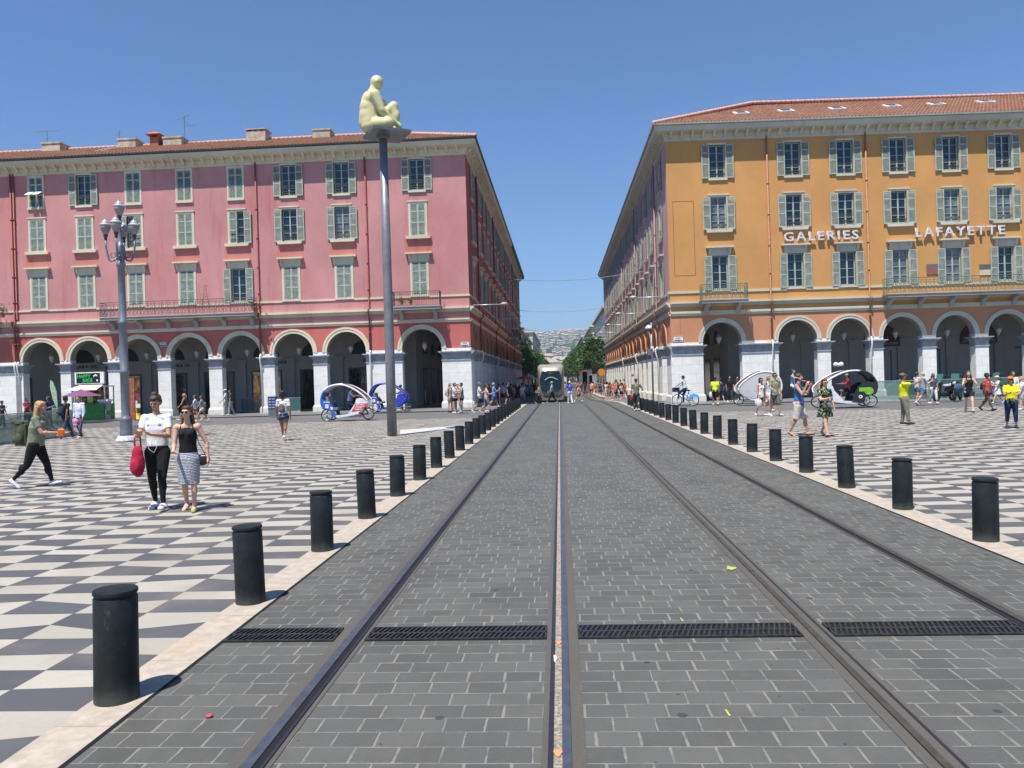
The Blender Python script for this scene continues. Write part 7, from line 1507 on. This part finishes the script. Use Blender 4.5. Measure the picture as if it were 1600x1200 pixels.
def extra(x, y, where, i, dim=False):
    k = rr.randrange(4); o = base[k] if not ub[k] else copy_tree(base[k]); ub[k] = True; o.location = (x, y, gz(x, y) + .0); s = rr.uniform(.92, 1.07); o.scale = (s, s, s); o.rotation_euler = (0, 0, rr.choice((0, PI)) + rr.uniform(-.6, .6))
    a = rr.randrange(10); c = rr.randrange(10)
    for ch in kids(o):
        nm = ch.name.split('.')[0]
        if nm in ('top', 'shorts', 'trousers'):
            ch.material_slots[0].link = 'OBJECT'; ch.material_slots[0].material = cloth('crowd_fabric', CN[a][1] if nm == 'top' else CN[c][1])
    lab = '%s, %s top and %s %s %s' % (('short-haired man', 'blond woman', 'dark-haired woman', 'dark-haired man')[k], CN[a][0], CN[c][0], ('shorts', 'trousers', 'shorts', 'trousers')[k], where)
    tag(o, lab, 'person', 'people in %s tops %s' % (CN[a][0], where))
for i in range(105):
    y = rr.uniform(80, 190); extra(rr.uniform(2.4 if y > 96 else 4.9, 7.0), y, 'on the right side of the avenue', i)
for i in range(22): extra(rr.uniform(-5.4, -3.1), rr.uniform(58, 118), 'in the left-hand shade', i)
for i in range(10): extra(rr.uniform(-2.2, 1.0) if i % 2 else rr.uniform(.8, 3.6), rr.uniform(104, 175), 'far down the avenue', i)
# cafe parasols far left and orange banner right
for px, py, col, lab in ((829, 622, (.62, .50, .34), 'cream cafe parasol left of the tram'), (820, 624, (.40, .10, .06), 'dark red cafe parasol beside the cream one')):
    g = G(px, py - 3); r = empty('parasol', g, 0, lab, 'parasol'); b = MB(); n = 8; b.add([(0, 0, 2.9)] + [(1.3 * math.cos(2 * PI * k / n), 1.3 * math.sin(2 * PI * k / n), 2.35) for k in range(n)], [(0, k + 1, (k + 1) % n + 1) for k in range(n)]); b.build('canopy', cloth('parasol_cloth', col), r, recalc=False); b = MB(); b.tube([(0, 0, 0), (0, 0, 2.9)], .03, 6); b.build('pole', M['alu'], r)
g = Vector((6.4, 118, gz(0, 118))); r = empty('advert_banner', g, 0, 'small orange round banner above the crowd on the right', 'banner'); b = MB(); b.tube([(0, 0, 0), (0, 0, 2.6)], .05, 6); b.build('pole', M['metal_grey'], r); b = MB(); b.lathe([(.55, -.05), (.55, .05)], n=16); o = b.build('round_panel', plain('orange_panel', (.70, .25, .03), .5), r); o.rotation_euler = (PI / 2, 0, 0); o.location = (0, 0, 3.1)

# ---------------------------------------------------------------- the air
b = MB(); b.box(-6500, 6500, -60, 9600, -3.5, 460); hz = b.build('haze', [], None); t = bpy.data.materials.new('haze_air'); t.use_nodes = True; nt = t.node_tree; nt.nodes.remove(nt.nodes['Principled BSDF']); pv = nt.nodes.new('ShaderNodeVolumePrincipled')
pv.inputs['Color'].default_value = (.60, .80, 1.0, 1); pv.inputs['Density'].default_value = 1.7e-4; nt.links.new(pv.outputs[0], nt.nodes['Material Output'].inputs['Volume']); hz.data.materials.append(t); tag(hz, kind='stuff')
